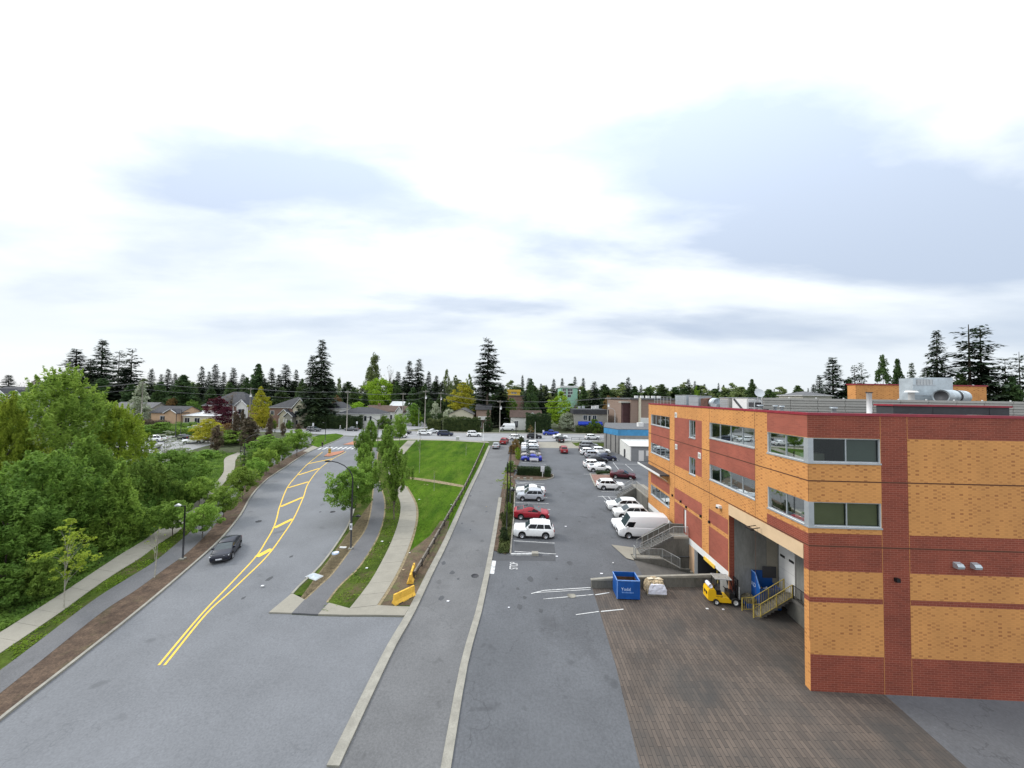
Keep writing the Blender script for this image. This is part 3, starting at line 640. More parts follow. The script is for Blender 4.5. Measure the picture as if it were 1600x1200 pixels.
# ================================================================== THE BRICK BUILDING
BLD = thing('brick_building', 'large three storey building in yellow and red brick with corner windows and a loading bay', 'building', (BC.x, BC.y, 0), -BA)
ZB, ZT = -2.2, 16.06
FY, FXW = 29.6, 46.0
def FP(u, z, d): return (d, u, z)          # garage-side facade, u = distance back from the corner
def RP(u, z, d): return (u, d, z)          # camera-side front wall
def wallgrid(mb, P, u0, u1, z0, z1, base, regions, holes, rev=0.16, revm='white_trim', flip=False):
    us = sorted({u0, u1} | {v for r in regions for v in r[:2]} | {v for h in holes for v in h[:2]})
    zs = sorted({z0, z1} | {v for r in regions for v in r[2:4]} | {v for h in holes for v in h[2:4]})
    us = [u for u in us if u0 <= u <= u1]; zs = [z for z in zs if z0 <= z <= z1]
    def qd(a, b, c, d, m): mb.quad(*((a, d, c, b) if flip else (a, b, c, d)), m)
    for i in range(len(us) - 1):
        for j in range(len(zs) - 1):
            cu, cz = (us[i] + us[i + 1]) / 2, (zs[j] + zs[j + 1]) / 2
            if any(h[0] < cu < h[1] and h[2] < cz < h[3] for h in holes): continue
            m = base
            for r in regions:
                if r[0] < cu < r[1] and r[2] < cz < r[3]: m = r[4]
            qd(P(us[i], zs[j], 0), P(us[i + 1], zs[j], 0), P(us[i + 1], zs[j + 1], 0), P(us[i], zs[j + 1], 0), m)
    for h in holes:
        a, b, c, d = h[:4]; rv = h[4] if len(h) > 4 else rev; m = h[5] if len(h) > 5 else revm
        qd(P(a, c, 0), P(b, c, 0), P(b, c, rv), P(a, c, rv), m); qd(P(a, d, 0), P(a, d, rv), P(b, d, rv), P(b, d, 0), m)
        qd(P(a, c, 0), P(a, c, rv), P(a, d, rv), P(a, d, 0), m); qd(P(b, c, 0), P(b, d, 0), P(b, d, rv), P(b, c, rv), m)
Yb, Rb, Rs = 'brick_yellow', 'brick_red', 'brick_red_smooth'
WIN_F = []    # facade windows: (u0, u1, z0, z1, panes)
for z0, z1 in ((13.25, 14.65), (9.30, 10.65), (3.40, 4.76)): WIN_F.append((21.95, 28.55, z0, z1, 4))
for z0, z1 in ((12.78, 14.63), (8.85, 10.66)): WIN_F.append((15.15, 16.58, z0, z1, 2))
for z0, z1 in ((13.22, 14.70), (9.22, 10.66)): WIN_F.append((5.32, 12.2, z0, z1, 4))
CORN = ((13.10, 14.62), (9.08, 10.60))
for z0, z1 in CORN: WIN_F.append((0.30, 3.84, z0, z1, 2))
regF = [(21.95, 28.55, 10.65, 13.25, Rs), (21.95, 28.55, 5.03, 6.35, Rs),
        (13.75, 20.42, 9.0, 14.73, Rs), (13.75, 20.42, 5.03, 6.38, Rs), (13.75, 20.42, 1.9, 4.72, Rs),
        (5.32, 12.2, 10.66, 13.1, Rs), (9.05, 12.4, 5.05, 6.35, Rs), (9.05, 12.4, 1.9, 4.68, Rs),
        (0, 3.87, 14.65, ZT, Rs), (0, 3.95, 7.8, 8.62, Rb), (0, .45, 6.34, 7.85, Rb), (0, .45, 4.4, 4.72, Rb), (9.05, FY, 1.2, 1.88, 'white_trim'), (9.05, FY, ZB, 1.2, 'bay_concrete'), (15.4, 16.6, ZB, 1.2, 'stucco_peach')]
holesF = [w[:4] for w in WIN_F] + [(.45, 8.95, ZB, 7.8, 0.02, 'beige'), (10.4, 15.4, ZB, 1.2, 0.35, 'white_trim'), (17.34, 18.0, 2.0, 4.58, 0.2, Rs)]
regR = [(0, 4.42, 14.64, ZT, Rb), (4.42, 6.05, ZB, ZT, Rb), (6.05, FXW, 14.66, ZT, Rb), (0, 4.42, 6.33, 8.66, Rb), (6.05, FXW, 6.34, 8.68, Rb), (0, 4.42, 4.4, 4.71, Rb), (6.05, FXW, 4.4, 4.73, Rb), (0, 4.42, ZB, 1.2, Rb), (6.05, FXW, ZB, 1.2, Rb)]
WIN_R = [(0.36, 4.4, z0, z1, 2) for z0, z1 in CORN]
mb = MB()
wallgrid(mb, FP, 0, FY, ZB, ZT, Yb, regF, holesF + [(0, .30, z0, z1) for z0, z1 in CORN], flip=True)
wallgrid(mb, RP, 0, FXW, ZB, ZT, Yb, regR, [(0, w[1], w[2], w[3]) for w in WIN_R])
mb.quad((0, FY, ZB), (0, FY, ZT), (FXW, FY, ZT), (FXW, FY, ZB), Yb); mb.quad((FXW, 0, ZB), (FXW, FY, ZB), (FXW, FY, ZT), (FXW, 0, ZT), Yb)
# parapet inner faces
mb.box(.02, FXW - .02, .30, .34, 15.6, ZT - .01, 'roof_gravel'); mb.box(.30, .34, .36, FY - .02, 15.6, ZT - .01, 'roof_gravel')
mb.build('wall', BLD)
mb = MB(); mb.quad((.01, .01, 15.62), (FXW - .01, .01, 15.62), (FXW - .01, FY - .01, 15.62), (.01, FY - .01, 15.62), 'roof_gravel'); mb.build('roof', BLD)
mb = MB()
mb.box(-.05, FXW, -.05, .38, ZT, ZT + .16, 'coping_red'); mb.box(-.05, .38, .38, FY, ZT, ZT + .16, 'coping_red'); mb.box(.38, FXW, FY - .3, FY, ZT, ZT + .16, 'coping_red')
mb.build('coping', BLD)
for z in (11.92, 7.87):                                   # dark movement joints running round the walls
    mb = MB(); mb.box(-.012, 0.004, .0, FY if z > 9 else FY, z - .035, z + .035, 'dark_joint'); mb.box(-.012, FXW, -.012, .004, z - .035, z + .035, 'dark_joint'); mb.build('expansion_joint', BLD)
for u in (0.02, 5.3, 12.22, 20.44, 21.93):
    mb = MB(); mb.box(-.006, .004, u - .012, u + .012, 2, ZT, 'dark_joint'); mb.build('expansion_joint', BLD)
for u in (4.42, 6.05):
    mb = MB(); mb.box(u - .012, u + .012, -.006, .004, ZB, ZT, 'brick_yellow'); mb.build('expansion_joint', BLD)
def bwindow(P, u0, u1, z0, z1, n, d=0.13, blinds=(), name='window', sill=True):
    mb = MB(); w = .065
    def bx(a, b, c, e, d0, d1, m='alu'):
        p = P(a, c, d0); q = P(b, e, d1)
        mb.box(min(p[0], q[0]), max(p[0], q[0]), min(p[1], q[1]), max(p[1], q[1]), c, e, m)
    bx(u0, u1, z0, z0 + w, d - .05, d + .05); bx(u0, u1, z1 - w, z1, d - .05, d + .05)
    for k in range(n + 1):
        c = u0 + (u1 - u0) * k / n
        bx(max(u0, c - w / 2), min(u1, c + w / 2), z0 + w, z1 - w, d - .045, d + .045)
    f = mb.build(name, BLD)
    for k in range(n):
        a = u0 + (u1 - u0) * k / n + w / 2; b = u0 + (u1 - u0) * (k + 1) / n - w / 2
        mb = MB(); mb.quad(P(a, z0 + w, d), P(b, z0 + w, d), P(b, z1 - w, d), P(a, z1 - w, d), 'glass'); mb.build('pane', f)
        if k in blinds or (k, 'g') in blinds:
            mb = MB(); mb.quad(P(a, z0 + w, d + .12), P(b, z0 + w, d + .12), P(b, z1 - w, d + .12), P(a, z1 - w, d + .12), 'blind' if k in blinds else 'blind_grey'); mb.build('blind', f)
    if sill:
        mb = MB(); p = P(u0 - .04, 0, -.05); q = P(u1 + .04, 0, .10); mb.box(min(p[0], q[0]), max(p[0], q[0]), min(p[1], q[1]), max(p[1], q[1]), z0 - .10, z0 - .002, 'alu'); mb.build('sill', f)
    return f
def room(P, u0, u1, z0, z1, dep=3.5):
    mb = MB(); a, b, c, d = u0 - .1, u1 + .1, z0 - .8, z1 + .25
    for q in (((a, c, .3), (b, c, .3), (b, c, dep), (a, c, dep)), ((a, d, .3), (a, d, dep), (b, d, dep), (b, d, .3)), ((a, c, dep), (b, c, dep), (b, d, dep), (a, d, dep)), ((a, c, .3), (a, c, dep), (a, d, dep), (a, d, .3)), ((b, c, .3), (b, d, .3), (b, d, dep), (b, c, dep))):
        mb.quad(*[P(*p) for p in q], 'room')
    # a desk, a cabinet and a few boxes, dimly seen
    for k in range(3):
        u = u0 + (u1 - u0) * random.uniform(.1, .8); w = random.uniform(.5, 1.1); h = random.uniform(.5, 1.3)
        p = P(u, 0, 1.2 + k * .4); q = P(min(u + w, b - .05), 0, 1.6 + k * .4); mb.box(min(p[0], q[0]), max(p[0], q[0]), min(p[1], q[1]), max(p[1], q[1]), c + .01, z0 + h * .5, random.choice(['stucco_cream', 'white_trim', 'dark_panel', 'stucco_grey']))
    mb.build('interior', BLD)
for w in WIN_F:
    fb = ()
    if w[4] == 4 and w[0] < 6 and w[2] < 10: fb = ((2, 'g'),)
    bwindow(FP, *w, blinds=fb)
    if w[0] > 4: room(FP, *w[:4], dep=3.2)
for i, w in enumerate(WIN_R): bwindow(RP, *w, blinds=((1, 'g'),) if i == 0 else (0, 1))
for z0, z1 in CORN:                                      # corner posts and the shared corner room
    mb = MB(); mb.box(-.02, .30, -.02, .34, z0, z1, 'alu'); mb.build('corner_post', BLD)
    mb = MB(); mb.box(-.06, .36, -.06, .38, z0 - .10, z0 - .002, 'alu'); mb.build('corner_sill', BLD)
    mb = MB()
    x0, x1, y0, y1, za, zb = .2, 4.6, .2, 4.1, z0 - .8, z1 + .25
    mb.quad((x0, y0, za), (x1, y0, za), (x1, y1, za), (x0, y1, za), 'room'); mb.quad((x0, y0, zb), (x0, y1, zb), (x1, y1, zb), (x1, y0, zb), 'room')
    mb.quad((x0, y1, za), (x1, y1, za), (x1, y1, zb), (x0, y1, zb), 'room'); mb.quad((x1, y0, za), (x1, y1, za), (x1, y1, zb), (x1, y0, zb), 'room')
    mb.box(1.2, 2.6, 2.0, 2.8, za + .01, z0 + .25, 'stucco_cream'); mb.box(.6, 1.0, 1.0, 1.5, za + .01, z0 + .35, 'white_trim'); mb.box(2.8, 3.6, 2.4, 3.2, za + .01, z0 + .5, 'dark_panel')
    mb.build('interior', BLD)
# loading bay recess
mb = MB()
mb.quad((0, 8.951, ZB), (.46, 8.951, ZB), (.46, 8.951, 6.85), (0, 8.951, 6.85), Rb)
mb.quad((.46, 8.95, ZB), (4.3, 8.95, ZB), (4.3, 8.95, 6.85), (.46, 8.95, 6.85), 'bay_concrete')
mb.box(3.2, 4.1, 8.91, 8.946, ZB, 6.84, 'concrete')
mb.quad((4.3, .2, ZB), (4.3, 8.95, ZB), (4.3, 8.95, 6.85), (4.3, .2, 6.85), 'bay_concrete')
mb.quad((.02, .2, 6.85), (.02, 8.95, 6.85), (4.3, 8.95, 6.85), (4.3, .2, 6.85), 'bay_concrete')
mb.quad((0, .449, ZB), (0, .449, 6.85), (4.3, .449, 6.85), (4.3, .449, ZB), 'beige')
mb.build('loading_bay', BLD)
mb = MB(); mb.box(-.03, .42, .46, 8.94, 6.86, 7.78, 'beige'); mb.build('lintel', BLD)
mb = MB(); mb.box(4.2, 4.28, 7.05, 8.9, .6, 6.3, 'white_trim')
for z in (1.6, 2.6, 3.6, 4.6): mb.box(4.188, 4.198, 7.07, 8.88, z, z + .02, 'pole_grey')
dr = mb.build('loading_door', BLD)
for y in (7.12, 8.15):
    mb = MB(); mb.box(4.18, 4.196, y, y + .55, 3.55, 3.75, 'black_metal'); mb.build('door_slot', dr)
# garage opening: header, jamb, dark inside, clearance bar
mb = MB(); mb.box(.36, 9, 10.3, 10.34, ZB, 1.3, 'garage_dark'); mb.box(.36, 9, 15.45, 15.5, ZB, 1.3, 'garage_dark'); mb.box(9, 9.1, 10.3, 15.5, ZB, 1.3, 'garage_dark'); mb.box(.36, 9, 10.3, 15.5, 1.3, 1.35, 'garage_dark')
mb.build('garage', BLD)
for y in (13.9, 12.3):
    mb = MB(); mb.cyl((1.6, y, -1.5), (1.6, y, .6), .09, 'rail_yellow', 10); mb.build('bollard', BLD)
mb = MB(); mb.box(-.12, -.04, 11.2, 13.2, 1.12, 1.42, 'yellow_paint'); mb.build('clearance_bar', BLD)
mb = MB(); mb.box(.12, .18, 17.36, 17.98, 2.02, 4.56, 'white_trim'); dr = mb.build('door', BLD)
mb = MB(); mb.box(.09, .12, 17.42, 17.47, 3.0, 3.2, 'alu'); mb.build('handle', dr)
# small fittings on the walls
for y, z in ((20.9, 5.25), (17.2, 5.0), (18.6, 5.2), (13.9, 5.1), (12.2, 5.1), (16.9, 1.6)):
    mb = MB(); mb.box(-.16, 0, y - .09, y + .09, z - .12, z + .12, 'black_metal'); mb.build('wall_light', BLD)
for y, z in ((20.0, 15.0), (19.9, 11.25), (14.2, 11.15)):
    mb = MB(); mb.box(-.05, 0, y - .28, y + .28, z - .3, z + .3, 'white_trim'); v = mb.build('wall_vent', BLD)
    mb = MB(); mb.box(-.07, -.05, y - .17, y + .17, z - .18, z + .18, 'stucco_grey'); mb.build('grille', v)
for u in (8.8, 9.82):
    mb = MB(); pr = [(0, -.16), (-.26, -.16), (-.30, -.02), (-.2, .12), (0, .18)]
    mb.add([(u - .2, p[0], 6.98 + p[1]) for p in pr] + [(u + .2, p[0], 6.98 + p[1]) for p in pr], [(0, 1, 2, 3, 4), (9, 8, 7, 6, 5)] + [(i, 5 + i, 5 + (i + 1) % 5, (i + 1) % 5) for i in range(5)], 'galv'); mb.build('wall_vent', BLD)
mb = MB(); mb.box(5.08, 5.3, -.2, 0, 5.85, 6.08, 'black_metal'); mb.build('wall_light', BLD)
mb = MB(); mb.box(-.3, 0, 10.05, 10.5, 7.05, 7.28, 'white_trim'); mb.box(-.42, -.3, 10.15, 10.35, 7.0, 7.12, 'black_metal'); mb.build('security_camera', BLD)
mb = MB(); mb.bar((-.1, 4.6, 7.3), (-.7, 4.6, 7.2), .05, 'black_metal'); mb.bar((-.1, 5.1, 7.3), (-.7, 5.1, 7.2), .05, 'black_metal'); mb.box(-.85, -.6, 4.5, 5.2, 7.1, 7.22, 'black_metal'); mb.build('flood_light', BLD)
# canopy over the far ground floor windows
mb = MB(); mb.box(-1.2, -.01, 21.95, 30.6, 7.28, 7.44, 'dark_panel'); cn = mb.build('canopy', BLD)
mb = MB(); mb.box(-1.25, -1.2, 21.9, 30.6, 7.25, 7.50, 'white_trim'); mb.build('fascia', cn)
for y in (22.6, 24.6, 26.6, 28.6):
    mb = MB(); mb.bar((-.02, y, 6.5), (-1.1, y, 7.25), .07, 'white_trim'); mb.build('bracket', cn)
# ------------------------------------------------------------------ walls, stairs and railings round the building
def BT(name, label, cat, group=None): return thing(name, label, cat, (BC.x, BC.y, 0), -BA, group)
W1 = BT('retaining_wall', 'low stained concrete wall between the brick yard and the sunken garage ramp', 'wall')
mb = MB()
def wseg(a, b, za, zb, zlo, th, m):
    a, b = Vector(a), Vector(b); n = Vector((-(b - a).y, (b - a).x)).normalized() * th
    q = [a, b, b + n, a + n]; zt = [za, zb, zb, za]
    mb.hexa([(p.x, p.y, zlo) for p in q], [(p.x, p.y, z) for p, z in zip(q, zt)], m)
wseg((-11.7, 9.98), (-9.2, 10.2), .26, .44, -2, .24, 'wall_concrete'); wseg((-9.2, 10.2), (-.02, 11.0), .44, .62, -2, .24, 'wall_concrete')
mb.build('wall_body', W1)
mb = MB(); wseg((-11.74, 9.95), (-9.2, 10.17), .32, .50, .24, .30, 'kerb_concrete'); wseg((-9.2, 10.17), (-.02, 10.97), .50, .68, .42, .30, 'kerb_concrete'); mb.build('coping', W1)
W2 = BT('retaining_wall', 'stained concrete wall with a galvanised railing along the far side of the garage ramp', 'wall')
mb = MB()
mb.side([(-6.2, -2), (-.4, -2), (-.4, -1.0), (-1.4, -1.0), (-3.2, -.06), (-6.2, -.06)], 15.5, 15.7, 'wall_concrete'); mb.build('wall_body', W2)
mb = MB(); mb.box(-6.2, -3.2, 15.7, 16.5, -.6, -.08, 'concrete'); mb.box(-.9, .0, 15.7, 16.5, -2, -1.38, 'concrete'); mb.build('landing', W2)
for k in range(7):
    mb = MB(); x = -3.2 + k * .33; mb.box(x, x + .36, 15.7, 16.5, -2, -.27 - k * .18, 'concrete'); mb.build('step', W2)
def railing(name, label, pts, m, group=None, h=1.05, bal=0.14, par=None, pw=.05, posts=None, low=0.1):
    """posts, two rails and balusters along a polyline of floor points in building axes"""
    t = BT(name, label, 'railing', group)
    P = [Vector(p) for p in pts]
    mb = MB(); mb.tube([p + Vector((0, 0, h)) for p in P], .032, m, 6); mb.build('top_rail', t)
    mb = MB(); mb.tube([p + Vector((0, 0, low)) for p in P], .024, m, 6); mb.build('bottom_rail', t)
    mb = MB(); nb = 0
    for a, b in zip(P, P[1:]):
        L = (b - a).length; n = max(1, round(L / 1.25))
        for k in range(n + 1):
            p = a + (b - a) * k / n
            if k == n and b is not P[-1]: continue
            q = MB(); q.bar(p, p + Vector((0, 0, h)), pw, m); q.build('post', t)
        nn = int(L / bal)
        for k in range(1, nn):
            p = a + (b - a) * k / nn; mb.bar(p + Vector((0, 0, low)), p + Vector((0, 0, h)), .018, m); nb += 1
    mb.build('balusters', t, kind='stuff')
    return t
railing('railing', 'galvanised railing on the concrete wall beside the garage ramp, sloping down at its end', [(-6.05, 15.6, -.06), (-3.2, 15.6, -.06), (-1.4, 15.6, -1.0)], 'rail_galv', 'galvanised railings')
ST = BT('outdoor_stairs', 'concrete steps rising beside the white van to a door in the brick wall', 'stairs', 'concrete outdoor stairs')
for k in range(12):
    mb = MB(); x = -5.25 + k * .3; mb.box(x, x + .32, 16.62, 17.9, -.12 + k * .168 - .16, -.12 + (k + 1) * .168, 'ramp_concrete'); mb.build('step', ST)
mb = MB(); mb.box(-1.65, -.01, 16.55, 18.0, 1.72, 1.90, 'concrete'); mb.build('landing', ST)
mb = MB()
mb.side([(-3.4, -2), (-.02, -2), (-.02, 1.72), (-1.65, 1.72), (-1.9, 1.6), (-5.3, -.3), (-5.3, -.5)], 16.58, 16.74, 'wall_concrete') if False else None
mb.prism([(-1.66, 16.6), (-.02, 16.6), (-.02, 16.8), (-1.66, 16.8)], -2, 1.71, 'wall_concrete')
mb.add([(-5.2, 16.6, -.35), (-1.66, 16.6, -.35), (-1.66, 16.6, 1.71), (-1.75, 16.6, 1.6)], [(0, 1, 2, 3)], 'wall_concrete')
mb.add([(-3.4, 16.6, -2), (-1.66, 16.6, -2), (-1.66, 16.6, -.35), (-3.4, 16.6, -.35)], [(0, 1, 2, 3)], 'wall_concrete')
mb.build('side_wall', ST)
mb = MB(); mb.side([(-4.6, -.2), (-.02, -.2), (-.02, 2.85), (-2.1, 2.85), (-4.6, 1.35)], 17.95, 18.12, 'wall_concrete'); mb.build('parapet_wall', ST)
railing('railing', 'galvanised stair railing nearer the camera on the steps up to the brick wall door', [(-5.2, 16.68, 0), (-1.6, 16.68, 1.95), (-.1, 16.68, 1.95)], 'rail_galv', 'galvanised railings')
railing('railing', 'galvanised stair railing next to the van on the steps up to the brick wall door', [(-5.2, 17.85, 0), (-1.6, 17.85, 1.95)], 'rail_galv', 'galvanised railings', bal=.6)
railing('railing', 'short galvanised railing across the foot of the steps by the garage ramp', [(-6.0, 15.65, -.06), (-6.0, 16.4, -.06)], 'rail_galv', 'galvanised railings')
drape('sidewalk', [B(-7.9, 18.6), B(-5.2, 18.0), B(-5.2, 16.5), B(RX0, 16.5), B(RX0, 15.2), B(-7.0, 15.6)], .10, 'concrete')
# far walkway behind the canopy with its own steps
WK = BT('raised_walkway', 'raised concrete walkway running on past the far corner of the brick building', 'walkway')
mb = MB(); mb.box(-.12, 1.9, 29.62, 37.5, -.5, 2.45, 'wall_concrete'); mb.build('wall_body', WK)
mb = MB(); mb.box(-.16, 1.9, 29.63, 37.5, 2.452, 2.56, 'concrete'); mb.build('deck', WK)
railing('railing', 'galvanised railing along the raised walkway at the far corner of the brick building', [(-.08, 29.7, 2.56), (-.08, 35.0, 2.56)], 'rail_galv', 'galvanised railings')
S2 = BT('outdoor_stairs', 'concrete steps down from the raised walkway beside the white crossover', 'stairs', 'concrete outdoor stairs')
for k in range(10):
    mb = MB(); x = -3.1 + k * .3; z = .75 + k * .18; mb.box(x, x + .32, 35.1, 36.5, z - .3, z + .18, 'ramp_concrete'); mb.build('step', S2)
mb = MB(); mb.side([(-3.1, .3), (-.13, .3), (-.13, 2.5), (-.3, 2.5), (-3.1, .8)], 34.9, 35.08, 'wall_concrete'); mb.build('side_wall', S2)
railing('railing', 'galvanised stair railing on the near side of the steps beside the white crossover', [(-3.1, 35.0, .85), (-.2, 35.0, 2.56)], 'rail_galv', 'galvanised railings')
railing('railing', 'galvanised stair railing on the far side of the steps beside the white crossover', [(-3.1, 36.5, .9), (-.2, 36.5, 2.56)], 'rail_galv', 'galvanised railings')
# loading bay steps with yellow railings
S3 = BT('loading_stairs', 'steps with yellow railings climbing into the loading bay', 'stairs')
for k in range(9):
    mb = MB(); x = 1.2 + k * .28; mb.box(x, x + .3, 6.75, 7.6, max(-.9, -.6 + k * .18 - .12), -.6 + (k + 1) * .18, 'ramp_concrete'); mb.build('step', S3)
mb = MB(); mb.box(3.72, 4.18, 5.2, 7.6, .8, 1.04, 'ramp_concrete'); mb.box(3.9, 4.18, 5.3, 7.5, -.9, .8, 'wall_concrete'); mb.build('platform', S3)
railing('railing', 'yellow railing nearer the camera on the loading bay steps', [(.7, 6.7, -.62), (1.25, 6.7, -.55), (3.75, 6.7, 1.06)], 'rail_yellow', 'yellow stair railings', bal=.16, pw=.07)
railing('railing', 'yellow railing beside the blue skip on the loading bay steps', [(.35, 7.65, -.62), (1.25, 7.65, -.55), (3.75, 7.65, 1.06)], 'rail_yellow', 'yellow stair railings', bal=.16, pw=.07)
railing('railing', 'dark railing across the top platform of the loading bay steps', [(3.76, 5.2, 1.06), (3.76, 6.6, 1.06)], 'black_metal', bal=.14)
# ------------------------------------------------------------------ roof equipment
RT = 15.62
PH = BT('rooftop_penthouse', 'long yellow brick penthouse with a red cap on the building roof', 'penthouse')
mb = MB(); mb.box(24.7, 40.8, 24.5, 25.7, RT, 19.1, Yb); mb.build('wall', PH)
mb = MB(); mb.box(24.6, 40.9, 24.4, 25.8, 19.1, 19.25, 'coping_red'); mb.build('coping', PH)
SC = BT('roof_screen', 'long ribbed grey metal screen standing along the building roof', 'screen')
for k in range(13):
    x = 1.9 + k * 2.2; mb = MB()
    for j in range(6): mb.side([(x, RT + .25 + j * .22), (x + 2.16, RT + .25 + j * .22), (x + 2.16, RT + .44 + j * .22), (x, RT + .44 + j * .22)], 7.2 - (.05 if j % 2 else 0), 7.26, 'screen_metal')
    mb.box(x, x + 2.16, 7.26, 7.30, RT + .3, RT + 1.5, 'dark_panel')
    mb.build('screen_panel', SC)
    mb = MB(); mb.bar((x, 7.35, RT), (x, 7.35, RT + 1.62), .07, 'white_trim'); mb.build('post', SC)
HV = BT('ventilation_unit', 'big galvanised ventilation unit rising above the roof screen', 'ventilation unit')
mb = MB(); mb.box(19.2, 21.25, 12.3, 13.6, RT, 19.3, 'galv'); mb.build('casing', HV)
mb = MB(); mb.box(21.26, 23.3, 12.7, 14.0, RT + 1, 19.4, 'galv'); mb.build('plenum', HV)
for z in (16.9, 17.6, 18.6):
    mb = MB(); mb.box(19.18, 21.27, 12.26, 12.3, z, z + .05, 'alu'); mb.build('seam', HV)
mb = MB(); mb.box(19.5, 21.0, 12.27, 12.298, 18.65, 19.2, 'pole_grey')
for k in range(6): mb.box(19.55 + k * .28, 19.58 + k * .28, 12.25, 12.27, 18.67, 19.18, 'alu')
mb.build('louver', HV)
DU = BT('round_duct', 'fat silver round duct lying in front of the ventilation unit', 'duct')
mb = MB(); mb.cyl((20.2, 10.9, 17.55), (21.5, 11.2, 17.55), .62, 'galv', 18); mb.build('drum', DU)
mb = MB(); mb.cyl((21.5, 11.2, 17.55), (21.8, 11.27, 17.55), .56, 'dark_panel', 18); mb.build('collar', DU)
mb = MB(); mb.cyl((21.8, 11.27, 17.55), (22.8, 11.5, 17.5), .62, 'galv', 18); mb.build('drum', DU)
mb = MB(); mb.box(20.4, 20.8, 10.6, 11.2, RT, 17.0, 'alu'); mb.box(22.1, 22.4, 11.1, 11.7, RT, 17.0, 'alu'); mb.build('stand', DU)
mb = MB(); mb.cyl((20.17, 10.89, 17.55), (20.21, 10.9, 17.55), .5, 'dark_panel', 16); mb.build('intake', DU)
VP = BT('roof_vent', 'white mushroom vent beside the ventilation unit', 'vent')
mb = MB(); mb.cyl((18.3, 11.6, RT), (18.3, 11.6, 17.9), .22, 'white_trim', 12); mb.build('stem', VP)
mb = MB(); mb.cyl((18.3, 11.6, 17.9), (18.3, 11.6, 18.1), .5, 'white_trim', 14, .35); mb.build('hood', VP)
PI_ = BT('vent_pipe', 'white vent pipe with a dark cap behind the front parapet', 'pipe')
mb = MB(); mb.cyl((5.35, 1.7, RT), (5.35, 1.7, 17.55), .14, 'white_trim', 12); mb.build('pipe', PI_)
mb = MB(); mb.cyl((5.35, 1.7, 17.55), (5.35, 1.7, 17.62), .19, 'dark_panel', 12); mb.build('cap', PI_)
DB = BT('roof_curb', 'long dark roof enclosure with a red cap just behind the front parapet', 'roof enclosure')
mb = MB(); mb.box(7.4, 15.0, 2.2, 3.4, RT, 16.7, 'dark_panel')
for x in (10.0, 13.7): mb.box(x, x + .03, 2.19, 2.2, RT, 16.69, 'black_metal')
mb.build('casing', DB)
mb = MB(); mb.box(7.3, 15.1, 2.1, 3.5, 16.7, 16.82, 'coping_red'); mb.build('coping', DB)
def roofbox(name, label, s0, s1, x0, x1, z1, m, cat='roof unit', legs=True, ribs=0):
    t = BT(name, label, cat, 'equipment along the roof edge')
    mb = MB(); mb.box(x0, x1, s0, s1, RT + (.25 if legs else 0), z1, m); mb.build('casing', t)
    mb = MB(); mb.box(x0 - .05, x1 + .05, s0 - .05, s1 + .05, z1, z1 + .06, 'alu'); mb.build('lid', t)
    if legs:
        for y in (s0 + .15, s1 - .15): mb = MB(); mb.box(x0, x1, y - .06, y + .06, RT, RT + .25, 'wood_post'); mb.build('sleeper', t)
    for k in range(ribs):
        z = RT + .4 + k * (z1 - RT - .5) / max(1, ribs); mb = MB(); mb.box(x0 - .03, x0, s0 + .08, s1 - .08, z, z + .1, 'alu'); mb.build('louver', t)
    return t
roofbox('air_handler', 'blue grey ribbed metal box farthest along the roof edge', 20.0, 23.2, 1.2, 2.4, 17.35, 'galv', ribs=5)
roofbox('air_handler', 'open grey metal frame box next to the brown cowl on the roof', 17.0, 19.4, 1.2, 2.6, 17.25, 'alu', ribs=2)
t = BT('roof_cowl', 'brown rusty cowl between metal boxes on the roof edge', 'cowl', 'equipment along the roof edge')
mb = MB(); mb.side([(1.2, RT), (2.2, RT), (2.2, 16.7), (1.9, 17.1), (1.2, 17.0)], 15.0, 16.5, 'brown_rust'); mb.build('hood', t)
t = BT('roof_fan', 'silver drum fan with ribbed skirt on the roof edge', 'fan', 'equipment along the roof edge')
mb = MB(); mb.cyl((1.5, 13.5, 16.55), (1.5, 14.4, 16.6), .5, 'galv', 16); mb.build('drum', t)
mb = MB(); mb.box(1.0, 2.0, 12.9, 14.0, RT, 16.5, 'galv'); mb.build('skirt', t)
roofbox('air_handler', 'louvred beige box beside the silver drum fan on the roof', 11.3, 12.8, 1.3, 2.4, 17.1, 'screen_metal', ribs=6)
t = roofbox('air_handler', 'pale panel unit with a slanting brace on the roof edge', 8.6, 11.0, 1.5, 2.8, 17.1, 'white_trim')
mb = MB(); mb.bar((1.42, 10.6, 17.0), (1.42, 8.9, RT + .2), .12, 'dark_panel'); mb.build('brace', t)
t = BT('satellite_dish', 'white satellite dish on a steel frame at the end of the roof screen', 'dish')
mb = MB(); mb.cyl((1.7, 7.6, RT), (1.7, 7.6, 17.3), .04, 'pole_grey', 8); mb.build('mast', t)
mb = MB(); mb.cyl((1.68, 7.4, 17.5), (1.66, 7.3, 17.55), .12, 'alu', 14, .38); mb.build('dish', t)
mb = MB()
for y in (7.4, 8.4):
    for x in (1.3, 2.1): mb.bar((x, y, RT), (x, y, 17.0), .05, 'pole_grey')
for z in (16.3, 17.0): mb.bar((1.3, 7.4, z), (1.3, 8.4, z), .05, 'pole_grey'); mb.bar((2.1, 7.4, z), (2.1, 8.4, z), .05, 'pole_grey'); mb.bar((1.3, 7.4, z), (2.1, 7.4, z), .05, 'pole_grey')
mb.box(1.35, 2.05, 7.5, 8.3, 16.35, 16.75, 'dark_panel'); mb.build('frame', t)
t = BT('guard_rail', 'thin metal guard rail along the far end of the roof edge', 'railing')
for k in range(6): mb = MB(); mb.bar((.7, 23.4 + k * 1.15, RT), (.7, 23.4 + k * 1.15, 17.15), .04, 'rail_galv'); mb.build('post', t)
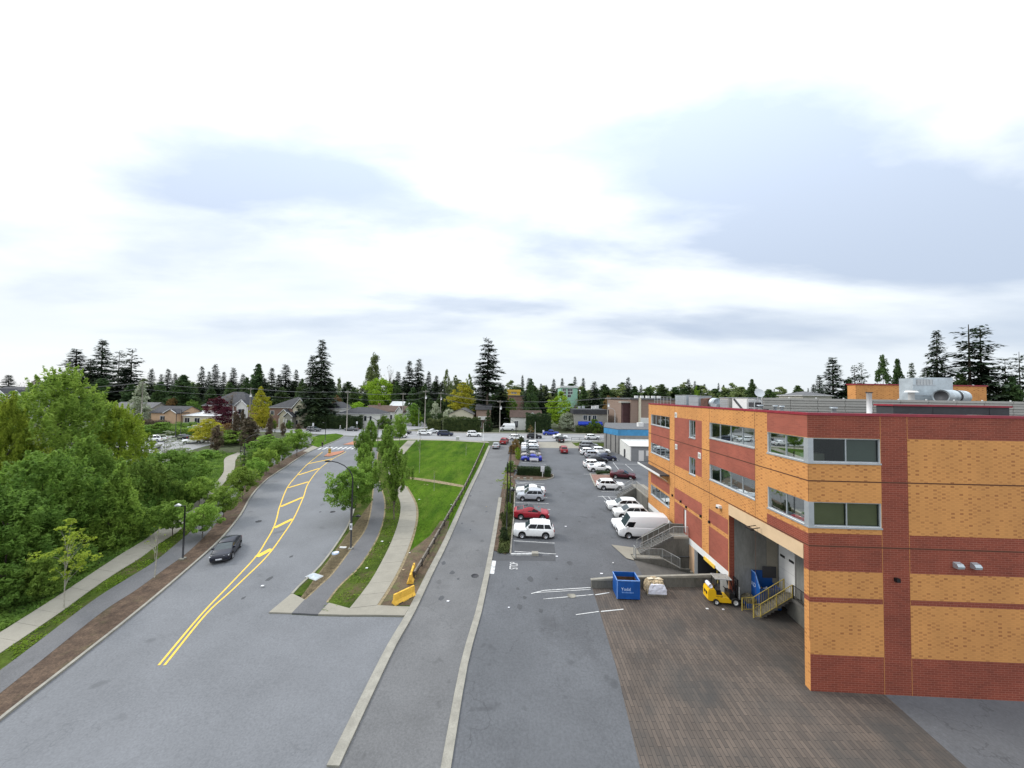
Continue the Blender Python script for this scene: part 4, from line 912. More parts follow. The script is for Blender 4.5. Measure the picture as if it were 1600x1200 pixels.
mb = MB(); mb.bar((.7, 23.4, 17.15), (.7, 29.2, 17.15), .04, 'rail_galv'); mb.bar((.7, 23.4, 16.6), (.7, 29.2, 16.6), .03, 'rail_galv'); mb.build('top_rail', t)
for k, (x, y, r) in enumerate(((1.0, 6.2, .16), (1.1, 3.9, .12), (2.6, 1.2, .14), (1.5, 5.2, .12))):
    t = BT('roof_vent', ['small capped roof vent near the satellite dish', 'small pipe vent above the red corner bay', 'stubby vent above the corner windows', 'small grey vent between dish and corner on the roof'][k], 'vent')
    mb = MB(); mb.cyl((x, y, RT), (x, y, 16.5), r, 'galv', 10); mb.build('stem', t); mb = MB(); mb.cyl((x, y, 16.5), (x, y, 16.6), r * 1.5, 'galv', 10); mb.build('cap', t)
mb = MB()
for k in range(60):
    u = random.uniform(.6, 16); v = random.uniform(.6, 1.6)
    if k % 2: u, v = v, random.uniform(1, 20)
    mb.box(u, u + random.uniform(.2, .7), v, v + random.uniform(.15, .5), RT + .01, RT + random.uniform(.25, .62), random.choice(['dark_panel', 'wood_post', 'roof_gravel', 'stucco_grey']))
tag(mb.build('ballast', None, (BC.x, BC.y, 0)), 'dark rubble and ballast scattered behind the roof parapet', 'ballast', None, 'stuff').rotation_euler = (0, 0, -BA)
# ------------------------------------------------------------------ the yard: skips, bale, fork truck
t = BT('dumpster', 'open blue skip with white lettering standing against the low concrete wall', 'dumpster', 'blue skips')
gz = zg(B(-9, 9).y)
x0, x1, y0, y1, zb, zt = -9.8, -7.86, 8.4, 9.92, gz + .1, gz + 1.66
mb = MB(); th = .05
mb.box(x0, x1, y0, y0 + th, zb, zt, 'dumpster_blue'); mb.box(x0, x1, y1 - th, y1, zb, zt + .05, 'dumpster_blue'); mb.box(x0, x0 + th, y0 + th, y1 - th, zb, zt, 'dumpster_blue'); mb.box(x1 - th, x1, y0 + th, y1 - th, zb, zt, 'dumpster_blue'); mb.build('body', t)
mb = MB(); mb.box(x0 + th, x1 - th, y0 + th, y1 - th, zb, zb + .35, 'dumpster_in'); mb.box(x0 + th, x1 - th, y1 - th - .02, y1 - th - .004, zb + .35, zt - .35, 'dumpster_in'); mb.box(x1 - th - .02, x1 - th - .004, y0 + th, y1 - .1, zb + .35, zt - .3, 'dumpster_in'); mb.build('lining', t)
mb = MB(); r_ = .07
for a, b in (((x0, y0, zt), (x1, y0, zt)), ((x1, y0, zt), (x1, y1, zt)), ((x1, y1, zt), (x0, y1, zt)), ((x0, y1, zt), (x0, y0, zt))): mb.bar(a, b, r_, 'dumpster_edge')
mb.build('rim', t)
for x in (x0 - .02, x1 - .06): mb = MB(); mb.box(x, x + .08, y0 - .03, y0 - .002, zb, zt - .04, 'dumpster_edge' if x < x0 else 'dumpster_blue'); mb.build('edge_post', t)
for x in (x0 + .2, x1 - .2):
    for y in (y0 + .2, y1 - .2): mb = MB(); mb.box(x - .08, x + .08, y - .08, y + .08, gz, zb, 'black_metal'); mb.build('caster', t)
def text_mesh(body, size, m):
    fc = bpy.data.curves.new('t', 'FONT'); fc.body = body; fc.size = size; fc.extrude = .002; fc.align_x = 'CENTER'
    o = bpy.data.objects.new('t', fc); COL.objects.link(o); bpy.context.view_layer.update()
    me = bpy.data.meshes.new_from_object(o); bpy.data.objects.remove(o); me.materials.clear(); me.materials.append(MATS[m]); return me
me = text_mesh('Yodal', .36, 'lettering'); me.transform(Matrix.Translation(((x0 + x1) / 2 - .2, y0 - .006, zb + .72)) @ Matrix.Rotation(math.pi / 2, 4, 'X')); obj('lettering', me, t)
mb = MB()
for k in range(9): mb.box(x0 + .42 + k * .115, x0 + .42 + k * .115 + .07, y0 - .006, y0 - .001, zb + .50, zb + .60 + .03 * (k % 3 == 0), 'dumpster_edge')
mb.build('lettering', t)
t = BT('paper_bale', 'pallet of torn cardboard wrapped in white plastic beside the open blue skip', 'bale')
gz = zg(B(-6, 9.8).y); x0, x1, y0, y1 = -6.95, -5.3, 9.15, 10.25
def lump(mb, x0, x1, y0, y1, z0, z1, m, n=7, j=.06, rnd=.14):
    rg = random.Random(int(x0 * 100)); vs = []; fs = []
    for iz in range(5):
        for k in range(4 * n):
            s, u = divmod(k, n); u /= n
            px, py = [(u, 0), (1, u), (1 - u, 1), (0, 1 - u)][s]
            sh = rnd if iz == 4 else (rnd * .4 if iz == 3 else 0)
            px = .5 + (px - .5) * (1 - sh * 2); py = .5 + (py - .5) * (1 - sh * 2)
            vs.append((x0 + (x1 - x0) * px + rg.uniform(-j, j), y0 + (y1 - y0) * py + rg.uniform(-j, j), z0 + (z1 - z0) * iz / 4 + rg.uniform(-j, j) * (0 < iz)))
    c = len(vs); vs.append(((x0 + x1) / 2, (y0 + y1) / 2, z1 + .03)); N = 4 * n
    for iz in range(4):
        for k in range(N): fs.append((iz * N + k, iz * N + (k + 1) % N, (iz + 1) * N + (k + 1) % N, (iz + 1) * N + k))
    for k in range(N): fs.append((4 * N + k, 4 * N + (k + 1) % N, c))
    mb.add(vs, fs, m, False)
mb = MB(); lump(mb, x0, x1, y0 + .05, y1, gz + .14, gz + 1.15, 'cardboard'); mb.build('cardboard', t)
mb = MB(); lump(mb, x0 + .12, x1 + .03, y0 - .03, y0 + .4, gz + .16, gz + .98, 'plastic_white', j=.03); mb.build('wrapping', t)
mb = MB()
for k in range(12): a = random.uniform(x0 + .1, x1 - .5); b = random.uniform(y0 + .1, y1 - .4); mb.prism([(a, b), (a + .5, b + .1), (a + .4, b + .4), (a - .05, b + .3)], gz + 1.12 + k * .012, gz + 1.13 + k * .012, random.choice(['cardboard', 'stucco_cream', 'cardboard']))
mb.build('loose_card', t)
for y in (y0 + .05, (y0 + y1) / 2, y1 - .05): mb = MB(); mb.box(x0, x1, y - .05, y + .05, gz, gz + .13, 'wood_rail'); mb.build('pallet_bearer', t)
# big skip inside the bay, with bags
t = BT('dumpster', 'large blue skip full of rubbish bags inside the loading bay', 'dumpster', 'blue skips')
gz = zg(B(2, 8).y); x0, x1, y0, y1, zb, zt = 1.85, 3.6, 7.72, 8.88, gz + .1, 2.2
mb = MB()
mb.add([(x0, y1, zb), (x0, y0, zb), (x0, y0, zt - 1.0), (x0, y0 + .62, zt), (x0, y1, zt)], [(0, 1, 2, 3, 4)], 'dumpster_blue')
mb.add([(x0 + .05, y1, zb), (x0 + .05, y0, zb), (x0 + .05, y0, zt - 1.0), (x0 + .05, y0 + .62, zt), (x0 + .05, y1, zt)], [(4, 3, 2, 1, 0)], 'dumpster_in')
mb.box(x0 + .05, x1, y0, y0 + .05, zb, zt - 1.01, 'dumpster_blue'); mb.box(x0 + .05, x1, y1 - .05, y1, zb, zt, 'dumpster_blue'); mb.box(x1 - .05, x1, y0 + .05, y1 - .05, zb, zt - 1.0, 'dumpster_blue'); mb.box(x0 + .06, x1 - .05, y0 + .05, y1 - .05, zb, zb + 1.0, 'dumpster_in')
mb.build('body', t)
mb = MB(); mb.box(x0 + .9, x1 + .3, y1 - .09, y1 - .055, zt - .6, zt + .35, 'garage_dark'); mb.build('lid', t)
mb = MB(); mb.bar((x0, y1, zt), (x0, y0 + .62, zt), .06, 'dumpster_edge'); mb.bar((x0, y0 + .62, zt), (x0, y0, zt - 1.0), .06, 'dumpster_edge'); mb.build('rim', t)
me = text_mesh('RD', .45, 'lettering'); me.transform(Matrix.Translation((x0 - .006, y0 + .85, zb + 1.5)) @ Matrix.Rotation(-math.pi / 2, 4, 'Z') @ Matrix.Rotation(math.pi / 2, 4, 'X')); obj('lettering', me, t)
BAGS = [(2.2, 8.0), (2.6, 8.15), (3.0, 8.05), (2.4, 8.4), (2.85, 8.45), (3.25, 8.2)]
for k, (x, y) in enumerate(BAGS):
    w = k in (0, 1, 2, 4)
    mb = MB(); mb.ball((x, y, zb + 1.2 + .05 * (k % 3)), .27, 'plastic_white' if w else 'cardboard', 10, 6, .7); mb.tube([(x, y, zb + 1.38), (x + .03, y, zb + 1.56)], [.08, .03], 'plastic_white' if w else 'cardboard', 6)
    tag(mb.build('rubbish_bag', None, (BC.x, BC.y, 0)), ['knotted white rubbish bag nearest the yellow railing in the skip', 'knotted white rubbish bag in the middle of the skip', 'knotted white rubbish bag at the right of the skip pile', 'brown sack behind the white bags, left in the skip', 'white rubbish bag at the back of the skip', 'brown sack at the far right in the skip'][k], 'rubbish bag', 'bags in the blue skip').rotation_euler = (0, 0, -BA)
t = BT('covered_pallet', 'tarpaulin covered heap on a blue base between the fork truck and the blue skip', 'pallet')
mb = MB(); lump(mb, 1.0, 1.75, 8.05, 8.85, gz + .35, gz + .95, 'tarp', j=.07, rnd=.25); mb.build('tarpaulin', t)
mb = MB(); mb.box(1.0, 1.78, 7.95, 8.8, gz + .02, gz + .38, 'dumpster_blue'); mb.build('base', t)
# fork truck
fp = B(-.62, 8.72); t = thing('forklift', 'yellow and black fork lift truck parked by the loading bay', 'forklift', (fp.x, fp.y, zg(fp.y) + .025), -BA + R(-4))
mb = MB(); mb.side([(-1.45, .35), (-1.45, 1.0), (-1.38, 1.25), (-.85, 1.2), (-.78, .95), (-.78, .28), (-1.3, .28)], -.5, .5, 'fork_yellow'); mb.build('counterweight', t)
mb = MB(); mb.side([(-.78, .25), (-.78, .62), (.25, .58), (.35, .42), (.75, .42), (.75, .2), (-.3, .2)], -.52, .52, 'fork_yellow'); mb.build('chassis', t)
mb = MB(); mb.side([(-.78, .62), (-.78, .95), (-.3, .98), (-.25, .62)], -.42, .42, 'black_metal'); mb.box(-.76, -.3, -.43, .43, .66, .78, 'fork_yellow'); mb.build('engine_hood', t)
mb = MB(); mb.box(-.74, -.3, -.25, .25, .98, 1.08, 'black_metal'); mb.side([(-.78, 1.08), (-.66, 1.08), (-.74, 1.5), (-.86, 1.5)], -.25, .25, 'black_metal'); mb.build('seat', t)
mb = MB(); mb.box(.3, .72, -.46, .46, .42, 1.0, 'black_metal'); mb.build('dashboard', t)
mb = MB(); mb.tube([(.3, 0, 1.0), (.12, 0, 1.22)], .03, 'black_metal', 6); mb.cyl((.11, 0, 1.2), (.14, 0, 1.24), .18, 'black_metal', 12); mb.build('steering_wheel', t)
for y in (-.46, .46):
    mb = MB(); mb.tube([(-.85, y, 1.15), (-.72, y, 2.1)], .045, 'black_metal', 6); mb.build('pillar', t)
    mb = MB(); mb.tube([(.7, y, .95), (.38, y, 2.1)], .045, 'black_metal', 6); mb.build('pillar', t)
mb = MB(); mb.box(-.85, .5, -.5, -.44, 2.1, 2.17, 'pole_grey'); mb.box(-.85, .5, .44, .5, 2.1, 2.17, 'pole_grey')
for k in range(11): mb.box(-.85 + k * .128, -.79 + k * .128, -.44, .44, 2.1, 2.16, 'screen_metal')
mb.build('overhead_guard', t)
mb = MB(); mb.cyl((-1.2, -.4, 1.45), (-1.2, .35, 1.45), .17, 'plastic_white', 14); mb.build('gas_bottle', t)
for y in (-.36, .36):
    mb = MB(); mb.box(.92, 1.04, y - .06, y + .06, .08, 2.15, 'black_metal'); mb.build('mast_rail', t)
    mb = MB(); mb.box(1.12, 2.1, y * .7 - .06, y * .7 + .06, .06, .11, 'black_metal'); mb.build('fork', t)
mb = MB(); mb.box(.94, 1.02, -.3, .3, 2.02, 2.12, 'black_metal'); mb.box(.95, 1.0, -.3, .3, 1.2, 1.28, 'black_metal'); mb.cyl((.98, 0, .2), (.98, 0, 1.9), .05, 'black_metal', 8); mb.build('mast', t)
mb = MB(); mb.box(1.06, 1.12, -.5, .5, .1, .55, 'black_metal')
for k in range(5): mb.box(1.06, 1.1, -.46 + k * .22, -.42 + k * .22, .55, 1.55, 'white_trim' if k in (0,) else 'black_metal')
mb.box(1.06, 1.1, -.5, .5, 1.5, 1.56, 'white_trim'); mb.build('load_backrest', t)
for x, r_ in ((-.82, .24), (.72, .32)):
    for y in (-.52, .52):
        mb = MB(); s_ = 1 if y > 0 else -1; mb.cyl((x, y - .11, r_), (x, y + .11, r_), r_, 'rubber', 18); w = mb.build('wheel', t)
        mb = MB(); mb.cyl((x, y + s_ * .105, r_), (x, y + s_ * .125, r_), r_ * .58, 'white_trim', 14); mb.cyl((x, y + s_ * .125, r_), (x, y + s_ * .14, r_), r_ * .2, 'pole_grey', 8); mb.build('rim', w)
for y in (-.3, .05): mb = MB(); mb.box(-1.475, -1.45, y, y + .22, .72, .95, 'black_metal'); mb.build('vent', t)
# ================================================================== VEHICLES
SL = math.atan(SLOPE)
CAR = dict(   # L, W, H, ground clearance, hood z, belt z, nose z, deck z, cowl x, roof front x, roof rear x, tail x, wheelbase, wheel r
    suv=dict(L=4.65, W=1.86, H=1.67, hood=1.05, belt=1.10, nose=.90, deck=1.14, cowl=1.12, rf=.30, rr=-1.68, tail=-2.2, wb=2.72, r=.37),
    boxy=dict(L=4.85, W=1.92, H=1.80, hood=1.15, belt=1.19, nose=1.02, deck=1.18, cowl=1.05, rf=.45, rr=-1.95, tail=-2.26, wb=2.79, r=.40),
    small=dict(L=4.25, W=1.74, H=1.67, hood=1.02, belt=1.08, nose=.88, deck=1.10, cowl=.98, rf=.28, rr=-1.62, tail=-1.98, wb=2.5, r=.34),
    cross=dict(L=4.75, W=1.9, H=1.60, hood=.98, belt=1.02, nose=.78, deck=1.16, cowl=1.32, rf=.30, rr=-1.05, tail=-2.12, wb=2.89, r=.38, arc=.15),
    sedan=dict(L=4.75, W=1.83, H=1.45, hood=.94, belt=.97, nose=.74, deck=1.03, cowl=1.08, rf=.22, rr=-1.0, tail=-1.78, wb=2.75, r=.34, arc=.08),
    hatch=dict(L=4.4, W=1.79, H=1.46, hood=.93, belt=.98, nose=.76, deck=1.04, cowl=1.12, rf=.28, rr=-1.5, tail=-2.04, wb=2.64, r=.34, arc=.07),
    mini=dict(L=5.0, W=1.95, H=1.74, hood=1.04, belt=1.07, nose=.84, deck=1.08, cowl=1.5, rf=.65, rr=-2.0, tail=-2.36, wb=3.0, r=.35),
    van=dict(L=5.9, W=2.02, H=2.66, hood=1.26, belt=1.36, nose=1.0, deck=1.34, cowl=2.3, rf=1.55, rr=-2.78, tail=-2.9, wb=3.66, r=.37),
    pickup=dict(L=5.5, W=1.95, H=1.80, hood=1.14, belt=1.17, nose=1.0, deck=1.14, cowl=1.15, rf=.6, rr=-.85, tail=-1.0, wb=3.3, r=.39),
)
ROOF = {}
def make_car(kind):
    c = CAR[kind]; L, Wd, H = c['L'], c['W'], c['H']; h = L / 2; w = Wd / 2
    t = bpy.data.objects.new('parked_car', None); COL.objects.link(t)
    zb = .18
    top = [(-h, c['deck'] - .30), (-h + .05, c['deck'] - .10), (-h + .16, c['deck']), (c['tail'] if kind != 'pickup' else -1.0, c['deck']), (c['cowl'] - .5, c['belt']), (c['cowl'], c['belt'] + .0), (c['cowl'] + .12, c['hood'] + .01), (h - .55, c['hood'] - .06), (h - .22, (c['hood'] + c['nose']) / 2 + .04), (h - .05, c['nose']), (h, c['nose'] - .16)]
    top = sorted(set(top)); xs = sorted({p[0] for p in top} | {k * L / 14 - h for k in range(15)})
    tx, tz = [p[0] for p in top], [p[1] for p in top]
    rings = []
    for x in xs:
        z = float(np.interp(x, tx, tz)); e = abs(x) / h
        ww = w * (1 - .17 * max(0, (e - .72) / .28) ** 2.2); lo = zb + (.10 * max(0, (e - .85) / .15) if e > .85 else 0)
        rings.append([(x, s * q[0], q[1]) for s, q in [(1, (ww * .90, lo)), (1, (ww * .985, lo + .10)), (1, (ww, min(.62, z - .2))), (1, (ww * .985, max(.66, z - .16) if z > .85 else z - .1)), (1, (ww * .93, z - .03)), (1, (ww * .80, z + .005)), (1, (0, z + .025))]])
    mb = MB(); vs = []; fs = []
    for r_ in rings: vs += r_ + [(p[0], -p[1], p[2]) for p in r_[-2::-1]]
    n = 13
    for i in range(len(rings) - 1):
        for k in range(n - 1): fs.append((i * n + k, i * n + k + 1, (i + 1) * n + k + 1, (i + 1) * n + k))
    fs.append(tuple(range(n - 1, -1, -1))); o = (len(rings) - 1) * n; fs.append(tuple(range(o, o + n)))
    fs += [((i + 1) * n, (i + 1) * n + n - 1, i * n + n - 1, i * n) for i in range(len(rings) - 1)]
    mb.add(vs, fs, 'car_paint', True)
    # cabin
    xr, xc, rr, rf, zt = c['tail'], c['cowl'], c['rr'], c['rf'], H
    zbl = c['belt'] - .02; wb_, wt = w * .90, w * (.74 if kind != 'van' else .86); zdk = c['deck'] - .02
    def cab(x, f, z=None):   # point on cabin side: f 0 bottom, 1 top
        return None
    bot = [(xc, zbl), (rf, zbl), ((rf + rr) / 2, zbl), (rr, zdk), (xr, zdk)]
    rm = (rf + rr) / 2
    ac = c.get('arc', .0); tp = [(rf, zt - .07 - ac * .3), (rf - .32, zt - .015), (rm, zt), (rr + .3, zt - .03 - ac * .6), (rr, zt - .08 - ac)]
    ROOF[kind] = (tp, wt); V = []
    for (bx_, bz), (txx, tzz) in zip(bot, tp): V += [(bx_, wb_, bz), (txx, wt, tzz - .03), (txx, wt * .82, tzz + .02), (txx, 0, tzz + .045), (txx, -wt * .82, tzz + .02), (txx, -wt, tzz - .03), (bx_, -wb_, bz)]
    F = []
    for i in range(4):
        for k in range(6): F.append((i * 7 + k, (i + 1) * 7 + k, (i + 1) * 7 + k + 1, i * 7 + k + 1))
    F.append((0, 1, 2, 3, 4, 5, 6)); F.append((34, 33, 32, 31, 30, 29, 28))
    mb.add(V[:], F[:24], 'car_paint', True); mb.add(V, F[24:], 'car_paint', False)
    if kind == 'pickup':
        mb.box(-h + .12, -1.05, -w * .78, w * .78, c['deck'] - .002, c['deck'] + .012, 'car_trim')
    if kind == 'boxy':
        for y in (-.5, .5): mb.bar((-1.5, y, zt + .07), (.1, y, zt + .07), .05, 'car_paint')
    body = mb.build('body', t)
    # glass panes, a few millimetres proud of the cabin
    def lerp(a, b, f): return tuple(a[i] + (b[i] - a[i]) * f for i in range(3))
    def pane(name, A, Bq, Cq, D, u0, u1, v0, v1, push, m='car_glass'):
        # A,B bottom; D,C top
        P = []
        for u, v in ((u0, v0), (u1, v0), (u1, v1), (u0, v1)):
            a = lerp(lerp(A, Bq, u), lerp(D, Cq, u), v); P.append(tuple(a[i] + push[i] for i in range(3)))
        mb = MB(); mb.quad(*P, m); return mb.build(name, t)
    pane('windscreen', (xc, -wb_, zbl), (xc, wb_, zbl), (rf, wt, tp[0][1] - .03), (rf, -wt, tp[0][1] - .03), .04, .96, .05, .97, (.016, 0, .016), 'car_screen')
    pane('rear_window', (xr, wb_, zdk), (xr, -wb_, zdk), (rr, -wt, tp[4][1] - .03), (rr, wt, tp[4][1] - .03), .07, .93, .10, .94, (-.012, 0, .012))
    divs = {'van': [(.80, .985, .04)], 'pickup': [(.50, .96, .1), (.06, .47, .1)], 'sedan': [(.60, .96, .06), (.24, .575, .06), (.08, .21, .2)], 'hatch': [(.62, .95, .1), (.28, .595, .1), (.08, .25, .2)]}.get(kind, [(.63, .96, .05), (.33, .61, .05), (.05, .30, .08)])
    for s in (1, -1):
        for u0, u1, v0 in divs:
            q = [(xr, s * wb_, zbl), (xc, s * wb_, zbl), (rf, s * wt, tp[0][1] - .03), (rr, s * wt, tp[4][1] - .03)]
            if kind == 'van': yv = s * (wt + (wb_ - wt) * .58); q = [(xr, s * wb_, zbl), (xc, s * wb_, zbl), (rf + .3, yv, zt - .62), (rr, yv, zt - .62)]
            a = q if s < 0 else q
            P = [lerp(lerp(q[0], q[1], u), lerp(q[3], q[2], u), v) for u, v in ((u0, v0), (u1, v0), (u1, .93), (u0, .93))]
            P = [(p[0], p[1] + s * .02, p[2]) for p in P]
            mb = MB(); mb.quad(*(P if s < 0 else P[::-1]), 'car_glass'); mb.build('side_window', t)
    mb = MB(); mb.box(-h - .015, -h + .3, -w * .8, w * .8, .17, .42, 'car_trim'); mb.build('rear_bumper', t)
    mb = MB(); mb.box(h - .3, h + .012, -w * .78, w * .78, .26, .40, 'car_trim'); mb.box(h - .1, h + .008, -w * .5, w * .5, .44, c['nose'] - .2, 'car_trim'); mb.build('front_grille', t)
    mb = MB()
    for s in (1, -1): mb.box(-c['wb'] / 2 + c['r'], c['wb'] / 2 - c['r'], s * (w - .02) - .025, s * (w - .02) + .025, .22, .34, 'car_trim')
    mb.build('sill', t)
    for s in (1, -1):
        mb = MB(); y = s * w * .66; zn = c['nose']
        mb.hexa([(h - .30, y - .22, zn - .12), (h - .06, y - .22 + .03 * -s, zn - .12), (h - .13, y + .22, zn - .12), (h - .36, y + .22, zn - .12)], [(h - .34, y - .22, zn + .06), (h - .045, y - .22, zn + .02), (h - .12, y + .22, zn + .02), (h - .40, y + .22, zn + .08)], 'lamp_clear'); mb.build('headlight', t)
        mb = MB(); mb.box(-h - .012, -h + .2, s * w * .72 - .14, s * w * .72 + .13, c['deck'] - .36, c['deck'] - .14, 'lamp_red'); mb.build('taillight', t)
        mb = MB(); mb.box(xc - .42, xc - .24, s * (w + .02) - .1, s * (w + .02) + .1, c['belt'] - .02, c['belt'] + .13, 'car_paint'); mb.build('mirror', t)
        for x in (c['wb'] / 2, -c['wb'] / 2):
            mb = MB(); mb.cyl((x, s * (w - .12), c['r'] + .02), (x, s * (w + .004), c['r'] + .02), c['r'] * 1.17, 'car_trim', 20); mb.build('wheel_arch', t)
    mb = MB(); mb.box(-h - .02, -h, -.26, .26, c['deck'] - .5, c['deck'] - .38, 'plate_white'); mb.build('number_plate', t)
    mb = MB(); mb.box(h + .012, h + .024, -.26, .26, .42, .54, 'plate_white'); mb.build('number_plate', t)
    wm = MB(); wm.cyl((0, -.10, 0), (0, .10, 0), c['r'], 'rubber', 20); wme = wm.mesh('wheel')
    rmb = MB(); rmb.cyl((0, -.012, 0), (0, .012, 0), c['r'] * .66, 'rim', 18); 
    for k in range(5):
        a = k * 2 * math.pi / 5; rmb.box(-.02, .02, .012, .016, .04, .05, 'rim_dark') if False else None
        p = (math.cos(a) * c['r'] * .38, math.sin(a) * c['r'] * .38); rmb.cyl((p[0], -.0135, p[1]), (p[0], .0135, p[1]), c['r'] * .13, 'rim_dark', 6)
    rme = rmb.mesh('rim')
    for x in (c['wb'] / 2, -c['wb'] / 2):
        for s in (1, -1):
            o = obj('wheel', wme, t, (x, s * (w - .075), c['r'])); obj('rim', rme, o, (0, s * .1, 0))
    return t
PROTO = {}
GRP = {}
WHITE, SILV, GREY, BLK, NAVY = (.86, .86, .85), (.42, .44, .47), (.13, .135, .14), (.012, .013, .016), (.018, .025, .06)
def put_car(kind, p, heading, col, label, cat='car', group=None, name='parked_car', lift=.035, glassroof=False):
    t = copy_tree(PROTO[kind]) if kind in PROTO else make_car(kind)
    PROTO.setdefault(kind, t)
    for ch in t.children:
        if ch.name.split('.')[0] in ('body', 'mirror'): ch.color = (*col, 1)
    t.name = name
    m = Matrix.Translation((p.x, p.y, zg(p.y) + lift)) @ Matrix.Rotation(SL if p.y < YK else 0, 4, 'X') @ Matrix.Rotation(heading, 4, 'Z')
    t.matrix_world = m
    return tag(t, label, cat, group)
def side_car(kind, px, pyb, left, col, label, group, dh=0, **k):
    p = at(px, pyb, .03); p = p + Vector((math.sin(BA), math.cos(BA))) * (CAR[kind]['W'] / 2 - .05)
    return put_car(kind, p, (math.pi if left else 0) - BA + R(dh), col, label, k.pop('cat', 'car'), group, **k)
RG, LG = 'cars parked nose in along the planting strip', 'cars parked along the building side of the lot'
side_car('boxy', 834, 842, True, WHITE, 'boxy white off-road SUV with roof rails, nearest in the left row', RG, cat='suv')
side_car('cross', 830.5, 812.5, False, (.33, .012, .025), 'glossy dark red crossover with black roof glass next to the boxy white SUV', RG)
side_car('small', 829, 783, True, SILV, 'small silver SUV parked just in front of a white sedan', RG, cat='suv')
side_car('sedan', 829, 774, True, WHITE, 'white sedan mostly hidden behind the small silver SUV', RG)
side_car('sedan', 830.5, 721, True, (.015, .03, .33), 'bright blue sedan parked right behind the clipped hedge', RG)
side_car('sedan', 829.5, 715.5, True, (.32, .29, .28), 'dull silver sedan with a sunroof beside the bright blue sedan', RG)
side_car('suv', 829, 710.8, True, GREY, 'dark grey SUV, third car beyond the clipped hedge', RG, cat='suv')
side_car('suv', 828.5, 706.4, True, SILV, 'silver SUV between the dark grey SUV and white cars', RG, cat='suv')
side_car('sedan', 828, 702.4, True, WHITE, 'white sedan just beyond the silver SUV in the left row', RG)
side_car('suv', 828, 698.8, True, WHITE, 'white SUV second from the street end of the left row', RG, cat='suv')
side_car('sedan', 828, 695.4, True, GREY, 'grey sedan last in the left row at the street end', RG)
side_car('suv', 955.5, 766, False, WHITE, 'white crossover alone beside the red paved island', LG, cat='suv')
side_car('cross', 938, 737.5, False, WHITE, 'white crossover on the end of the far row by the dark shrubs', LG)
side_car('suv', 930, 731.8, False, WHITE, 'white SUV with red tail lights second from the near end of the far row', LG, cat='suv')
side_car('hatch', 935, 723.5, False, BLK, 'black hatchback behind the two white SUVs of the far row', LG)
side_car('cross', 948, 720, False, NAVY, 'dark navy crossover nose to nose with the silver SUV', LG)
side_car('small', 929, 716, False, SILV, 'silver grey small SUV in the middle of the far row', LG, cat='suv')
side_car('suv', 922, 711.3, False, WHITE, 'white SUV in the far row between grey and silver ones', LG, cat='suv')
side_car('suv', 939.5, 709.5, False, WHITE, 'white SUV in the second file near the grey block wall', LG, cat='suv')
side_car('suv', 919, 705.6, False, GREY, 'dark grey SUV second from the street end of the far row', LG, cat='suv')
side_car('mini', 921, 700.6, False, (.22, .23, .235), 'mid grey minivan at the street end of the far row', LG, cat='minivan')
side_car('sedan', 975, 748.5, False, (.075, .008, .016), 'dark maroon sedan driving past the red paved island', None, -14)
side_car('suv', 976, 799.5, True, WHITE, 'white SUV with chrome trim, farthest of the whites beside the stairs', LG, cat='suv')
side_car('suv', 987.5, 812, True, (.70, .70, .68), 'white SUV wedged between another white SUV and the van', LG, cat='suv')
side_car('sedan', 989, 829, True, WHITE, 'white sedan squeezed against the far side of the white van', LG)
side_car('van', 1006, 842.5, True, (.80, .80, .80), 'tall white panel van backed up to the brick wall beside the stairs', LG, cat='van')
SG = 'cars on the cross street'
def street_car(kind, px, py, head, col, label, **k): return put_car(kind, at(px, py, .03) + Vector((0, .8)), R(head), col, label, k.pop('cat', 'car'), k.pop('group', SG), name=k.pop('name', 'street_car'), lift=.04)
street_car('suv', 488, 674.2, -10, GREY, 'dark grey SUV on the cross street in front of the gabled brick house', cat='suv')
street_car('sedan', 547.5, 673.4, 170, GREY, 'grey sedan on the cross street by the tall cedar hedge')
street_car('sedan', 630, 678.3, -6, BLK, 'black sedan on the cross street behind the street trees')
street_car('sedan', 622, 684, 172, WHITE, 'white sedan half hidden by a street tree near the lawn corner')
street_car('suv', 662.5, 680.2, 0, WHITE, 'white SUV on the cross street behind the light pole at the lawn', cat='suv')
street_car('sedan', 676, 677, 0, (.6, .61, .62), 'pale silver sedan on the cross street between the white SUV and dark minivan')
street_car('mini', 695, 681.3, 0, NAVY, 'dark blue minivan on the cross street before the ivy hedge', cat='minivan')
street_car('boxy', 740.5, 682.5, 0, WHITE, 'boxy white SUV alone on the cross street above the lawn', cat='suv')
street_car('suv', 807, 688, 0, WHITE, 'white SUV crossing behind the rust leaved shrubs', cat='suv')
street_car('suv', 835, 685.5, 0, BLK, 'black SUV on the cross street at the head of the parking row', cat='suv')
street_car('pickup', 861, 680.3, 180, (.02, .045, .32), 'blue pickup parked at the far kerb of the cross street', cat='pickup')
street_car('sedan', 876, 685.4, 0, WHITE, 'white sedan crossing just beyond the lot entrance')
street_car('suv', 926.5, 687.3, 0, WHITE, 'white crossover on the cross street behind the low barrier rail', cat='suv')
street_car('suv', 429, 666.5, -20, WHITE, 'white car on the driveway of the gabled brick house', group='cars at the houses')
street_car('sedan', 402, 669, 176, (.55, .56, .57), 'pale car half hidden behind the yellow green tree', group='cars at the houses')
street_car('sedan', 299, 667, 170, (.25, .03, .03), 'faded red car on the street before the white roofed bungalow', group='cars at the houses')
street_car('sedan', 302, 671, 176, SILV, 'silver car on the street in front of the faded red car', group='cars at the houses')
street_car('suv', 639, 656.5, -90, WHITE, 'white SUV far up the side street', group='cars on the side street')
street_car('suv', 649.5, 661.5, 60, BLK, 'black SUV turning out of the side street', cat='suv', group='cars on the side street')
street_car('van', 793, 673, 180, WHITE, 'old white van parked on the lawn of the brown roofed house', cat='van', group='cars at the houses')
